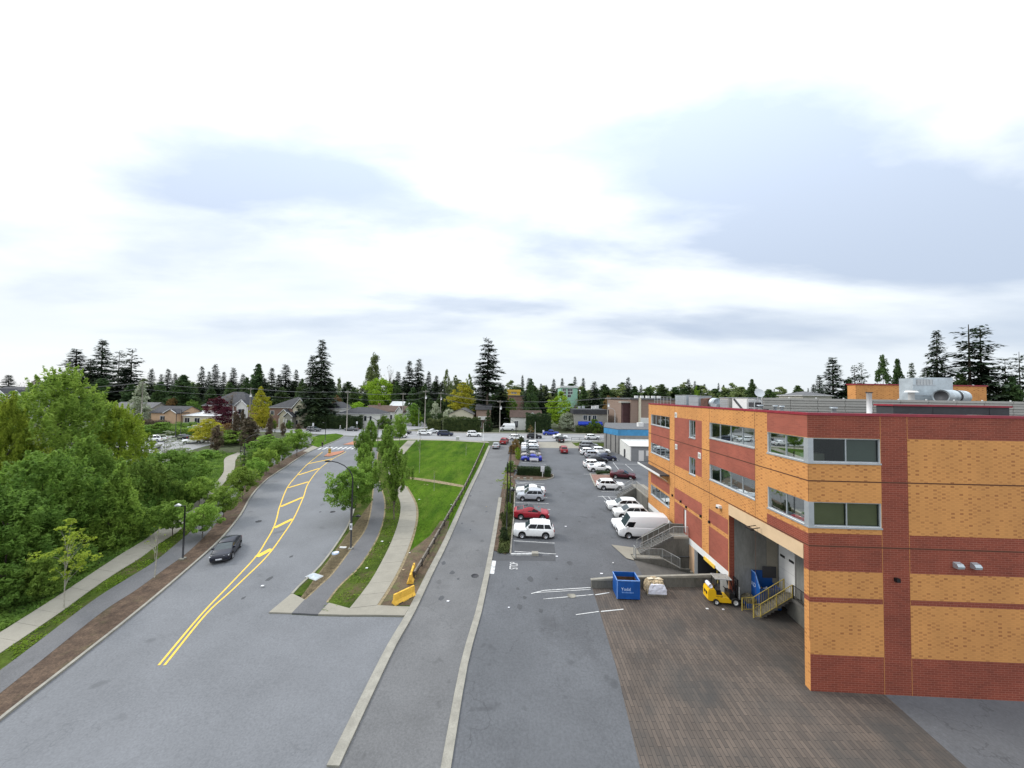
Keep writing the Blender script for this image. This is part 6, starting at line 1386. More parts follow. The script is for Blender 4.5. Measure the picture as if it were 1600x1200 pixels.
for k, lf, px, ty, w, Y, lb in (('fir0', 'conifer', 1301, 558, 46, 120, 'broad dark fir left of the rooftop penthouse'), ('open0', 'conifer', 1335, 570, 26, 130, 'airy fir between the broad fir and the green mass'), ('open1', 'conifer', 1346, 566, 24, 128, 'airy pale fir just left of the green mass'), ('cedar0', 'cedar', 1378, 556, 40, 115, 'tall green cedar left of the ventilation unit'), ('cedar1', 'cedar', 1402, 560, 34, 116, 'green cedar behind the ventilation unit'), ('fir4', 'cedar', 1424, 565, 22, 118, 'narrow green fir right of the green cedars'), ('fir2', 'conifer', 1463, 515, 46, 105, 'pointed dark fir above the ventilation unit'), ('open2', 'conifer', 1513, 505, 70, 100, 'biggest flat branched fir of the right skyline'), ('open0', 'conifer', 1531, 507, 60, 101, 'flat branched fir twinned with the biggest one'), ('open1', 'conifer', 1570, 560, 40, 98, 'lower airy fir near the right edge'), ('open2', 'conifer', 1592, 548, 40, 97, 'airy fir cut by the right edge'), ('fir1', 'conifer', 1448, 575, 40, 104, 'dark lower fir under the pointed one'), ('fir3', 'conifer', 1545, 575, 56, 98, 'dark lower fir right of the penthouse'), ('cedar2', 'cedar', 1580, 590, 60, 95, 'dark cedar behind the right end of the screen'), ('fir0', 'conifer', 1280, 586, 24, 140, 'small fir left of the broad dark fir'), ('cedar1', 'cedar', 1325, 592, 50, 118, 'dark green cedar below the airy firs'), ('cedar0', 'cedar', 1500, 585, 60, 100, 'dark cedar behind the penthouse')):
    tree(k, lf, px, ty, w, lb, Y=Y, group=RGp)
# far-off woods closing the horizon
rng = np.random.default_rng(5); P = []
for k in range(2600):
    a = rng.uniform(-1.05, 1.1); d = rng.uniform(300, 420); x, y = d * math.tan(a), d; h = rng.uniform(7, 12) + 3 * math.sin(x * .03) 
    n_ = 26; q = rng.normal(size=(n_, 3)); q /= np.linalg.norm(q, axis=1, keepdims=True); q[:, 2] = np.abs(q[:, 2]); P.append(np.array([x, y, 3.7]) + q * np.array([3, 3, h]))
me = leafcloud('woods', np.concatenate(P), 2.0, LEAF['cedar'], rng, 1.2, .3); tag(obj('distant_woods', me), 'dark line of far off woods closing the horizon', 'woods', None, 'stuff')
# hedges
def hedge(label, pts, h, leaf, dens=90, ls=.16, group='clipped hedges', sq=False):
    """pts: polyline of (x, y, halfwidth)"""
    rng = np.random.default_rng(len(label)); P = []; O = []
    for (x0, y0, w0), (x1, y1, w1) in zip(pts, pts[1:]):
        L = math.hypot(x1 - x0, y1 - y0); d = np.array([x1 - x0, y1 - y0]) / L; nrm = np.array([-d[1], d[0]])
        n = int(dens * L * (2 * h + 2 * w0)); u = rng.uniform(-.02, 1.02, n); a = rng.uniform(0, 1, n); w = w0 + (w1 - w0) * u
        per = 2 * h + 2 * w; s_ = a * per
        side = np.where(s_ < h, -w, np.where(s_ < h + 2 * w, -w + (s_ - h), w)); z = np.where(s_ < h, s_, np.where(s_ < h + 2 * w, h, per - s_))
        j = rng.normal(size=(n, 3)) * (.05 if sq else .16)
        b = .0 if sq else .22 * np.sin(u * L * 1.3 + 1) + .12 * np.sin(u * L * 3.1)
        px_ = x0 + d[0] * L * u + nrm[0] * side; py_ = y0 + d[1] * L * u + nrm[1] * side
        g = np.array([zg(v) for v in py_]); P.append(np.stack([px_, py_, g + z * (1 + b / max(h, 1))], 1) + j)
        O.append(np.stack([nrm[0] * np.sign(side) * (z < h * .98), nrm[1] * np.sign(side) * (z < h * .98), (z >= h * .98) * 1.0], 1) * 1.2)
    me = leafcloud('foliage', np.concatenate(P), ls, LEAF[leaf], rng, 1.3, .1, np.concatenate(O))
    c = Vector(((pts[0][0] + pts[-1][0]) / 2, (pts[0][1] + pts[-1][1]) / 2)); g = zg(c.y)
    me.transform(Matrix.Translation((-c.x, -c.y, -g)))
    t = thing('hedge', label, 'hedge', (c.x, c.y, g), 0, group); obj('foliage', me, t)
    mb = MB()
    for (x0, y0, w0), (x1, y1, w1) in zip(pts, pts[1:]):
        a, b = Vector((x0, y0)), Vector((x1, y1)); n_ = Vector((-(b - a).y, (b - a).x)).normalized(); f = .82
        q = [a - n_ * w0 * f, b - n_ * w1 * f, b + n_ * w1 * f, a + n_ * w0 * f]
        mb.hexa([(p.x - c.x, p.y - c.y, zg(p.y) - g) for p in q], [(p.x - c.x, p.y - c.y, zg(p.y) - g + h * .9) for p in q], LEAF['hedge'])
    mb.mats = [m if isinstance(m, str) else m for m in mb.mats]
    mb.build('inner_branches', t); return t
def hpx(x, y, w): p = at(x, y); return (p.x, p.y, w)
hedge('square clipped dark green hedge at the end of the first parking bays', [hpx(808, 741.5, .7), hpx(848, 743, .7)], 1.5, 'hedge', 220, .12, sq=True)
hedge('rounded clipped shrub at the end of the square hedge', [hpx(850.5, 744, .8), hpx(860.5, 744.5, .7)], 1.35, 'hedge', 260, .12)
def hY(px, Y, w): return (atY(px, 660, Y)[0], Y, w)
hedge('tall dark cedar hedge before the white bungalows at the crossing', [hY(516, 134, 1.6), hY(542, 133, 1.6), hY(566, 134, 1.4)], 4.6, 'hedge', 40, .3)
hedge('dark shaggy hedge under the huge fir', [hY(480, 132, 1.6), hY(512, 133, 1.8)], 4.4, 'hedge', 40, .3)
hedge('ivy topped dark hedge below the cream gable', [hY(694, 131, 1.6), hY(723, 131, 1.9), hY(750, 131, 1.5)], 4.8, 'ivy', 40, .3)
hedge('rounded ivy bush left of the cream gable hedge', [hY(670, 132, 1.8), hY(690, 132, 1.8)], 4.0, 'ivy', 40, .3)
hedge('massive dark cedar hedge beside the brown roofed house', [hY(822, 131, 2.2), hY(840, 131, 2.4), hY(860, 131, 2.0)], 6.6, 'hedge', 40, .3)
hedge('low shrubs in front of the blue awning building', [hY(900, 132, 1.2), hY(950, 132, 1.2)], 2.2, 'ivy', 40, .3)
hedge('dark shrubs left of the white bungalow drive', [hY(668, 150, 2), hY(690, 150, 2)], 5.0, 'cedar', 40, .35)
hedge('low dark shrubs beside the white crossover in the far row', [hpx(932, 741, .35), hpx(957, 739.5, .35)], .5, 'hedge', 120, .14)
hedge('brown leafless hedge in front of the tan bungalow', [hY(196, 127, 1.0), hY(230, 126.5, 1.0), hY(262, 126, 1.0)], 2.4, 'brown', 60, .22)
hedge('green garden shrubs below the white roofed bungalow', [hY(277, 128, .9), hY(300, 128, .9), hY(318, 127, .9)], 1.6, 'deep', 70, .2)
hedge('low green shrubs along the street edge of the car park', [hpx(235, 678, 1.2), hpx(270, 678.5, 1.4), hpx(318, 679, 1.2)], 1.8, 'near', 60, .22)
for k_, lf_, px_, ty_, w_, y_, lb_ in (('round2', 'deep', 300, 625, 26, 143, 'green garden tree above the white roofed bungalow'), ('round0', 'deep', 246, 630, 24, 143, 'green garden tree behind the tan bungalow'), ('bush0', 'deep', 388, 655, 18, 131, 'dark garden bush right of the purple trees'), ('round1', 'rust', 270, 622, 22, 147, 'olive rust garden tree behind the tan bungalow'), ('bush1', 'near', 427, 656, 12, 130, 'green bush against the pink brick wall'), ('bush2', 'deep', 452, 657, 10, 130, 'low shrub by the columned porch'), ('round2', 'rust', 526, 618, 20, 150, 'olive brown tree right of the huge fir'), ('round1', 'bright', 560, 628, 34, 152, 'fresh green tree above the broad white bungalow'), ('round0', 'deep', 647, 630, 24, 150, 'dark green bush beside the side street'), ('bush1', 'bright', 651, 638, 18, 150, 'bright round bush at the bend of the side street'), ('round2', 'blossom', 680, 628, 18, 150, 'pinkish white flowering tree right of the side street'), ('bush0', 'deep', 600, 650, 24, 138, 'dark bush in front of the white gable end'), ('bush2', 'deep', 928, 655, 22, 132, 'leafy bush at the door of the blue awning shop'), ('round1', 'deep', 800, 622, 24, 150, 'dark green tree behind the brown roofed house'), ('cedar0', 'cedar', 830, 592, 28, 165, 'tall dark green cedar beside the brown leafless tree')):
    tree(k_, lf_, px_, ty_, w_, lb_, Y=y_, group='garden trees and bushes')
# planting strip beside the lane
PSG = 'plants in the strip beside the lane'
for k, lf, px, ty, w, b, lb in (('bush0', 'hedge', 787, 824, 16, 845, 'round dark green shrub at the near end of the planting strip'), ('bush1', 'ivy', 790, 800, 14, 822, 'loose green shrub behind the round dark one'), ('bush2', 'deep', 795, 785, 12, 803, 'green shrub in the middle of the planting strip'), ('bush0', 'ivy', 796, 770, 10, 787, 'low green shrub by the lamp pair'), ('sapling', 'lime', 788, 735, 22, 778, 'lime leaved sapling leaning over the lane'), ('bush1', 'lime', 809, 706, 8, 718, 'lime round bush beside the bright blue car'), ('bush2', 'lime', 809, 699, 8, 710, 'second lime round bush beyond the bright blue car'), ('bush0', 'deep', 798, 722, 16, 738, 'dark shrub at the left end of the square hedge'), ('bush1', 'rust', 805, 686, 16, 702, 'rust leaved shrub at the street end of the strip'), ('bush2', 'rust', 800, 695, 12, 709, 'smaller rust leaved shrub by the lane'), ('bush0', 'ivy', 814, 682, 12, 696, 'olive shrub at the street end of the strip'), ('bush1', 'deep', 797, 750, 10, 768, 'small shrub near the pale planter'), ('bush2', 'ivy', 785, 800, 8, 812, 'small tuft by the kerb of the planting strip')):
    tree(k, lf, px, ty, w, lb, base=b, group=PSG)
tree('sapling', 'rust', 829, 664, 12, 'tiny staked tree with orange leaves at the cross street', base=684)
rng = np.random.default_rng(3); P = []
for i in range(len(PLK) - 3):
    for _ in range(420):
        u = rng.uniform(); p = PLK[i] + (PLK[i + 1] - PLK[i]) * u; o_ = rng.uniform(.2, 1.35) ** 1.1; z = rng.uniform(0, .2) * (1 + .8 * math.sin(p.y * 2.1) * math.sin(o_ * 3 + p.y))
        P.append((p.x - o_, p.y, zg(p.y) + .1 + max(0, z)))
me = leafcloud('groundcover', np.array(P), .15, LEAF['ivy'], rng, 1.4, .8); tag(obj('ground_cover', me), 'low green ground cover along the stall side of the planting strip', 'ground cover', None, 'stuff')
# ground cover: undergrowth on the left slope and tufts of grass
rng = np.random.default_rng(9); P = []; O = []
for i in range(len(SL_L) - 1):
    a, b = SL_L[i], SL_L[i + 1]; d = (b - a); L = d.length; n_ = Vector((-d.y, d.x)).normalized()
    n = int(L * 900); u = rng.uniform(0, 1, n); off = rng.uniform(0, 1, n) ** 1.6 * 24 + .15
    x = a.x + d.x * u + n_.x * off; y = a.y + d.y * u + n_.y * off
    hgt = np.clip(off / 5, .15, 1) * (.35 + .5 * (np.sin(x * 1.1 + 1.3 * np.sin(y * .9)) + np.sin(y * 1.5 + np.sin(x * .7) * 2)) ** 2 * .5)
    z = np.array([zg(v) for v in y]) + hgt * rng.uniform(.25, 1, n); P.append(np.stack([x, y, z], 1))
me = leafcloud('undergrowth', np.concatenate(P), .26, LEAF['deep'], rng, 1.5, 1.0)
tag(obj('undergrowth', me), 'tangled low green undergrowth on the slope left of the concrete walk', 'undergrowth', None, 'stuff')
def tufts(label, L, Rr, per, ls, leaf, skip=0):
    P = []
    for i in range(min(len(L), len(Rr)) - 1):
        A = (L[i] + L[i + 1]) / 2; B_ = (Rr[i] + Rr[i + 1]) / 2; Ld = (L[i + 1] - L[i]).length; w = (B_ - A).length; n = int(per * Ld * w)
        u = rng.uniform(0.03, .97, n); v = rng.uniform(0, 1, n)
        x = L[i].x + (L[i + 1].x - L[i].x) * v; y = L[i].y + (L[i + 1].y - L[i].y) * v; x2 = Rr[i].x + (Rr[i + 1].x - Rr[i].x) * v; y2 = Rr[i].y + (Rr[i + 1].y - Rr[i].y) * v
        X, Yy = x + (x2 - x) * u, y + (y2 - y) * u; k = (np.sin(X * 1.7 + np.sin(Yy * 1.3) * 2) + np.sin(Yy * 2.1 + X)) > rng.uniform(-1.2, 1.2, n)
        X, Yy = X[k], Yy[k]; P.append(np.stack([X, Yy, np.array([zg(q) for q in Yy]) + .13], 1))
    me = leafcloud('grass', np.concatenate(P), ls, LEAF[leaf], rng, 1.8, -.2); tag(obj('grass', me), label, 'grass', None, 'stuff')
tufts('grass tufts on the narrow strip between the two left paths', SL_R[4:], PL_L[4:], 60, .13, 'grass')
tufts('longer grass along the lawn side of the curving walk', SR_R[12:40], offset(SR_R, -1.6)[12:40], 14, .13, 'grass')
tufts('grass tufts on the verge between asphalt path and curving walk', PR_R[:30], SR_L[:30], 22, .12, 'grass')
# ================================================================== HOUSES AND FAR BUILDINGS
def house(label, pl, pr, Y, eave, ridge, depth, wm, rm, kind='hip', wins=(), gables=(), door=None, cat='house', chim=False, trim='white_trim', garage=None, name='house'):
    mid = (pl + pr) / 2; ym = 650
    x0, x1 = atY(pl, ym, Y)[0], atY(pr, ym, Y)[0]; w = x1 - x0; g = zg(Y)
    he = atY(mid, eave, Y)[1] - g; hr = atY(mid, ridge, Y + (depth / 2 if kind != 'gable_y' else 0))[1] - g; hr = max(hr, he + .5)
    t = thing(name, label, cat, (x0, Y, g)); ov = .45
    mb = MB(); mb.box(0, w, 0, depth, -.3, he, wm)
    if kind == 'gable_y': mb.add([(0, 0, he), (w, 0, he), (w / 2, 0, hr), (0, depth, he), (w, depth, he), (w / 2, depth, hr)], [(0, 1, 2), (5, 4, 3)], wm)
    if kind == 'gable_x': mb.add([(0, 0, he), (0, depth, he), (0, depth / 2, hr), (w, 0, he), (w, depth, he), (w, depth / 2, hr)], [(0, 2, 1), (3, 4, 5)], wm)
    mb.build('wall', t)
    def roofmesh(a0, a1, b0, b1, ze, zr, kind, th=.14):
        mb = MB(); dz = 0
        if kind == 'hip':
            r_ = min((a1 - a0) / 2, (b1 - b0) / 2) * .98; ax = (a1 - a0) >= (b1 - b0)
            if ax: R0, R1 = (a0 + r_, (b0 + b1) / 2, zr), (a1 - r_, (b0 + b1) / 2, zr)
            else: R0, R1 = ((a0 + a1) / 2, b0 + r_, zr), ((a0 + a1) / 2, b1 - r_, zr)
            c = [(a0, b0, ze), (a1, b0, ze), (a1, b1, ze), (a0, b1, ze)]
            if ax: F = [(0, 1, 5, 4), (1, 2, 5), (2, 3, 4, 5), (3, 0, 4)]
            else: F = [(0, 1, 4), (1, 2, 5, 4), (2, 3, 5), (3, 0, 4, 5)]
            mb.add(c + [R0, R1], F, rm); mb.add([(p[0], p[1], p[2] - th) for p in c] + c, [(3, 2, 1, 0), (0, 1, 5, 4), (1, 2, 6, 5), (2, 3, 7, 6), (3, 0, 4, 7)], trim)
        elif kind == 'gable_y':
            m_ = (a0 + a1) / 2
            for s0, s1 in (((a0, ze), (m_, zr)), ((m_, zr), (a1, ze))):
                mb.hexa([(s0[0], b0, s0[1] - th), (s1[0], b0, s1[1] - th), (s1[0], b1, s1[1] - th), (s0[0], b1, s0[1] - th)], [(s0[0], b0, s0[1]), (s1[0], b0, s1[1]), (s1[0], b1, s1[1]), (s0[0], b1, s0[1])], rm)
        elif kind == 'gable_x':
            m_ = (b0 + b1) / 2
            for s0, s1 in (((b0, ze), (m_, zr)), ((m_, zr), (b1, ze))):
                mb.hexa([(a0, s0[0], s0[1] - th), (a1, s0[0], s0[1] - th), (a1, s1[0], s1[1] - th), (a0, s1[0], s1[1] - th)], [(a0, s0[0], s0[1]), (a1, s0[0], s0[1]), (a1, s1[0], s1[1]), (a0, s1[0], s1[1])], rm)
        else: mb.box(a0, a1, b0, b1, ze, zr, rm)
        return mb
    if kind == 'shed':
        mb = MB(); mb.hexa([(-ov, -ov, he), (w + ov, -ov, he - .0), (w + ov, depth + ov, hr), (-ov, depth + ov, hr)], [(-ov, -ov, he + .16), (w + ov, -ov, he + .16), (w + ov, depth + ov, hr + .16), (-ov, depth + ov, hr + .16)], rm)
    else: mb = roofmesh(-ov, w + ov, -ov, depth + ov, he + .02, hr, kind)
    rf = mb.build('roof', t)
    if chim:
        mb = MB(); mb.box(w * .42, w * .42 + .9, depth * .45, depth * .45 + .7, hr - .6, hr + .9, 'brick_pink'); mb.build('chimney', rf)
    def window(u0, u1, v0, v1, y=0.0, X0=0.0, Wd=None, top=None):
        Wd = Wd or w; top = top or he
        a, b, c, d = X0 + Wd * u0, X0 + Wd * u1, top * v0, top * v1
        mb = MB(); f = .12
        mb.box(a - f, b + f, y - .06, y + .02, c - f, c, trim); mb.box(a - f, b + f, y - .06, y + .02, d, d + f, trim); mb.box(a - f, a, y - .06, y + .02, c, d, trim); mb.box(b, b + f, y - .06, y + .02, c, d, trim)
        if b - a > 1.3: mb.box((a + b) / 2 - .04, (a + b) / 2 + .04, y - .05, y + .02, c, d, trim)
        fr = mb.build('window', t); mb = MB(); mb.quad((a, y - .03, c), (b, y - .03, c), (b, y - .03, d), (a, y - .03, d), 'house_glass'); mb.build('pane', fr)
    for q in wins: window(*q)
    for gq in gables:
        u0, u1, ev, rg, pj, gm = gq[:6]; a, b = w * u0, w * u1; ze = atY(mid, ev, Y)[1] - g; zr = atY(mid, rg, Y)[1] - g
        mb = MB(); mb.box(a, b, -pj, -.01, -.3, ze, gm); mb.add([(a, -pj, ze), (b, -pj, ze), ((a + b) / 2, -pj, zr - .1)], [(0, 1, 2)], gm); mb.build('gable', t)
        roofmesh(a - .4, b + .4, -pj - .4, depth * .4, ze + .02, zr, 'gable_y', .2).build('roof', t)
        mb = MB(); m_ = (a + b) / 2
        for s in (a - .42, b + .42): mb.tube([(s, -pj - .43, ze - .05), (m_, -pj - .43, zr - .05)], .13, trim, 4, False)
        mb.build('bargeboard', t)
        for q in gq[6:]: window(*q, y=-pj, X0=a, Wd=b - a, top=ze)
    if door:
        u0, u1, v1, dm, y = door; mb = MB(); mb.box(w * u0, w * u1, -y - .05, -y + .02, 0, v1, dm); mb.build('door', t)
    if garage:
        u0, u1, v1 = garage; mb = MB(); mb.box(w * u0, w * u1, -.06, .02, 0, v1, 'house_glass'); mb.build('garage_door', t)
    return t, w, he
house('white house with dark gabled roof cut by the left edge of the photo', -25, 40, 150, 618, 604, 12, 'stucco_white', 'roof_dark', 'gable_x', [(.5, .65, .5, .75), (.75, .9, .5, .75), (.55, .85, .1, .35)], [(.2, .62, 619, 607, 1.2, 'stucco_white', (.3, .7, .55, .8)), (.66, .98, 621, 609, .8, 'stucco_white')])
house('grey beige bungalow mostly hidden behind the leafy trees', 170, 232, 138, 640, 628, 9, 'stucco_grey', 'roof_grey', 'gable_x', [(.6, .75, .3, .7), (.82, .95, .3, .7)])
t, w, he = house('tan bungalow with a dark roof and a peach gable end', 236, 282, 133, 645, 634, 9, 'stucco_peach', 'roof_dark', 'gable_x', [(.32, .5, .35, .75)], [(.60, .98, 645, 638.5, 1.5, 'stucco_peach')])
house('low bungalow with a pale flat roof and white bay windows', 277, 338, 134, 650, 643, 10, 'stucco_cream', 'roof_white', 'shed', [(.05, .16, .35, .8), (.20, .32, .35, .8), (.45, .58, .35, .8)], chim=False)
house('big dark hip roofed house with a white window bay at its right side', 316, 386, 146, 634, 612, 14, 'brick_pink', 'roof_dark', 'hip', [(.3, .4, .55, .8)], [(.80, 1.02, 633, 624, 1.0, 'stucco_white', (.2, .8, .55, .8), (.2, .8, .12, .36))])
t, w, he = house('large pink brown brick house with a dark hip roof, cream gables and a columned porch', 420, 476, 136, 637, 620, 14, 'brick_pink', 'roof_dark', 'hip', [(.05, .14, .62, .82)], [(.40, .66, 648, 639, 2.2, 'stucco_cream', (.55, .9, .3, .6)), (.70, 1.12, 638, 622, .8, 'stucco_cream', (.15, .38, .66, .86), (.1, .35, .15, .38)), (.60, .80, 650, 643, 3.4, 'stucco_grey')])
for u in (.41, .60, .66, .80):
    mb = MB(); mb.box(w * u - .22, w * u + .22, -3.9 if u > .5 else -2.5, -3.45 if u > .5 else -2.25, 0, 3.4, 'stucco_white'); mb.build('column', t)
mb = MB(); mb.box(w * .63, w * .77, -3.46, -3.41, 0, 2.9, 'garage_dark'); mb.build('door', t)
mb = MB(); mb.box(w * 1.02, w * 1.1, -.87, -.8, 0, 2.3, 'garage_dark'); mb.build('garage_door', t)
house('white house with dark hip roof half hidden behind the huge fir', 503, 532, 139, 638, 627.5, 12, 'stucco_white', 'roof_dark', 'hip', [(.3, .45, .55, .8), (.6, .75, .55, .8)])
house('low white bungalow with a broad dark hip roof behind the cedar hedge', 528, 594, 137, 646.5, 636, 11, 'stucco_white', 'roof_dark', 'hip', [(.1, .25, .4, .8), (.4, .5, .4, .8), (.62, .68, .5, .85), (.75, .8, .5, .85)], chim=False)
house('brown roofed house with chimney above the broad bungalow', 569, 604, 158, 643, 633, 11, 'stucco_cream', 'roof_brown', 'gable_x', [(.6, .8, .5, .8)], chim=True)
house('white house with a brown roof and a gable end to the right', 602, 629, 152, 643, 634, 12, 'stucco_white', 'roof_brown', 'gable_x', [(.15, .4, .4, .75)], [(.66, 1.0, 644, 635, 1.0, 'stucco_white', (.3, .7, .4, .7))])
house('white roofed house higher up behind the side street', 608, 640, 178, 636, 627, 12, 'stucco_white', 'roof_white', 'gable_x', [(.5, .65, .4, .7)])
house('cream house with a wide shallow gable facing the street', 702, 739, 140, 647, 638, 12, 'stucco_cream', 'roof_grey', 'gable_y', [(.05, .2, .62, .76)])
t, w, he = house('dark house with a small white balcony beside the lone tall fir', 744, 766, 142, 640, 631, 9, 'siding_brown', 'roof_dark', 'gable_x', [(.2, .4, .1, .4)])
mb = MB(); mb.box(w * .15, w * .75, -1.6, -.02, 3.6, 4.9, 'stucco_white'); mb.build('balcony', t)
mb = MB(); mb.box(w * .66, w * .72, -1.55, -1.4, 0, 3.6, 'stucco_white'); mb.build('column', t)
house('white house with a long brown roof behind the massive hedge', 798, 846, 139, 652, 641, 11, 'stucco_white', 'roof_brown', 'gable_x', [(.12, .24, .2, .7)], [(.55, .85, 652, 644, 1.5, 'stucco_white')])
t, w, he = house('grey two storey shop building with a bright blue awning and flat roof', 897, 949, 137, 647, 639, 14, 'stucco_grey', 'roof_dark', 'flat', [(.28, .39, .66, .92), (.43, .5, .60, .92), (.56, .67, .66, .92), (.28, .38, .02, .32), (.46, .54, .02, .32), (.62, .72, .02, .36)], cat='building', name='shop_building')
mb = MB(); mb.side([(-.0, 0), (0, 0), (0, 1), (0, 1)], 0, .1, 'awning_blue') if False else None
zt_, zb_ = he * .58, he * .38; x0, x1 = w * .12, w * .84
mb.add([(x0, -.05, zt_), (x1, -.05, zt_), (x1, -1.3, zb_ + .5), (x0, -1.3, zb_ + .5), (x0, -1.3, zb_), (x1, -1.3, zb_), (x0, -.05, zb_), (x1, -.05, zb_)], [(3, 2, 1, 0), (4, 5, 2, 3), (0, 6, 4, 3), (1, 2, 5, 7)], 'awning_blue'); mb.build('awning', t)
for x, y, s, m in ((w * .6, 4, 1.1, 'white_trim'), (w * .75, 6, 1.3, 'white_trim'), (w * .2, 5, .9, 'galv'), (w * .35, 7, 1.0, 'galv')):
    hh = atY(923, 639, 139)[1] - zg(137)
    mb = MB(); mb.box(x, x + s, y, y + s, hh, hh + s, m); mb.build('roof_unit', t)
t, w, he = house('long brown ribbed building with flat roof behind the blue banded one', 986, 1100, 120, 625, 624, 30, 'siding_brown', 'roof_grey', 'flat', cat='building', name='commercial_building')
mb = MB(); mb.box(-2.4, -.02, 1, 3, 0, he - 1.2, 'maroon'); mb.build('side_wing', t); mb = MB(); mb.box(-3.2, -.03, .6, 3.4, he - 1.2, he - .7, 'stucco_grey'); mb.build('canopy', t)
mb = MB(); mb.box(w * .10, w * .13, -.5, -.02, 0, he + .6, 'stucco_cream'); mb.build('chimney', t)
mb = MB(); mb.box(w * .12, w, -.8, -.05, 0, he * .52, 'stucco_white'); mb.build('lower_wall', t)
for k in range(5): mb = MB(); mb.box(w * (.1 + k * .08), w * (.1 + k * .08) + 1.0, 3, 4.2, he + .2, he + 1.3, 'white_trim'); mb.build('roof_unit', t)
# blue banded building and its low shed
A1, A2, A3 = Vector((25.0, 97)), Vector((27.0, 91)), Vector((62, 92.5))
g = zg(91); z0, z1, z2 = 2.0, atY(964, 680.5, 91)[1], atY(964, 671, 91)[1]
t = thing('industrial_building', 'concrete block building with a bright blue band round its top', 'building', (A2.x, A2.y, 0))
P = [A1 - A2, Vector((0, 0)), A3 - A2, Vector((A3.x - A2.x, 22)), Vector((2.6, 22))]
mb = MB(); mb.prism([tuple(p) for p in P], z0, z1, 'block_wall'); mb.build('wall', t)
def inset(P, d):
    c = sum(P, Vector((0, 0))) / len(P); return [p + (p - c).normalized() * d for p in P]
mb = MB(); Q = inset(P, .06); mb.prism([tuple(p) for p in Q], z1 + .001, z2, 'band_blue'); mb.build('band', t)
mb = MB(); Q = inset(P, .14); mb.prism([tuple(p) for p in Q], z2 + .001, z2 + .12, 'roof_grey'); mb.build('roof', t)
for x, y in ((8, 8), (14, 11)): mb = MB(); mb.box(x, x + 1.4, y, y + 1.4, z2 + .12, z2 + 1.2, 'white_trim'); mb.build('roof_unit', t)
for k in range(3):
    p = (A1 - A2) * (.15 + .33 * k); mb = MB(); mb.box(p.x - .14, p.x + .02, p.y - .05, p.y + .05, z0 + 1, z1, 'dark_panel'); mb.build('downpipe', t)
s0 = at(985, 720); g = zg(s0.y)
t = thing('shed', 'low white shed with a pale ribbed roof in front of the blue banded building', 'shed', (s0.x, s0.y, g))
zf, zb = atY(1000, 697.5, s0.y)[1] - g, atY(1000, 687, 90.5)[1] - g
mb = MB(); mb.box(0, 16, 0, .12, -.3, zf, 'shed_grey'); mb.hexa([(-.35, 7.2, -.3), (0, .13, -.3), (.1, .13, -.3), (-.2, 7.2, -.3)], [(-.35, 7.2, zb - .1), (0, .13, zf), (.1, .13, zf), (-.2, 7.2, zb - .1)], 'shed_white'); mb.build('wall', t)
rf = None
for k in range(16):
    mb = MB(); mb.hexa([(k - .3, -.3, zf), (k + .66, -.3, zf), (k + .66, 7.4, zb), (k - .3, 7.4, zb)], [(k - .3, -.3, zf + .08), (k + .66, -.3, zf + .08), (k + .66, 7.4, zb + .08), (k - .3, 7.4, zb + .08)], 'shed_white'); mb.build('roof_sheet', t)
mb = MB(); mb.box(1.9, 3.1, -.06, -.002, .0, zf * .72, 'white_trim'); mb.build('door', t)
for k, m in enumerate(('white_trim', 'lamp_red', 'plate_white')): mb = MB(); mb.box(3.6 + k * .75, 4.2 + k * .75, -.05, -.002, zf * .35, zf * .72, m); mb.build('poster', t)
mb = MB(); mb.box(-.28, -.2, 3.2, 4.1, .2, 2.2, 'dark_panel'); mb.build('side_door', t)
mb = MB(); mb.cyl((.05, -.12, 0), (.05, -.12, zf), .07, 'white_trim', 8); mb.build('downpipe', t)
# far blocks above the trees
house('unfinished block wrapped in pale green sheathing among the far firs', 876, 902, 210, 606, 603.5, 14, 'green_sheath', 'white_trim', 'flat', [(.1, .3, .90, .97), (.4, .7, .90, .97), (.1, .3, .80, .88), (.42, .7, .80, .88), (.15, .3, .7, .78), (.4, .6, .7, .78)], cat='building', name='apartment_block')
house('brown block with a yellow sheathed upper floor behind the lone tall fir', 794, 818, 205, 619, 618.5, 14, 'brick_pink', 'roof_grey', 'flat', [(.2, .4, .7, .85)], cat='building', name='apartment_block')
house('yellow sheathed top storey of a block rising left of the far firs', 793, 812, 212, 612, 609, 10, 'yellow_sheath', 'yellow_sheath', 'flat', [(.3, .7, .93, .97)], cat='building', name='apartment_block')
house('small grey flat roofed building far behind the penthouse', 1255, 1300, 110, 618, 612, 10, 'stucco_grey', 'roof_grey', 'hip', cat='building', name='commercial_building')
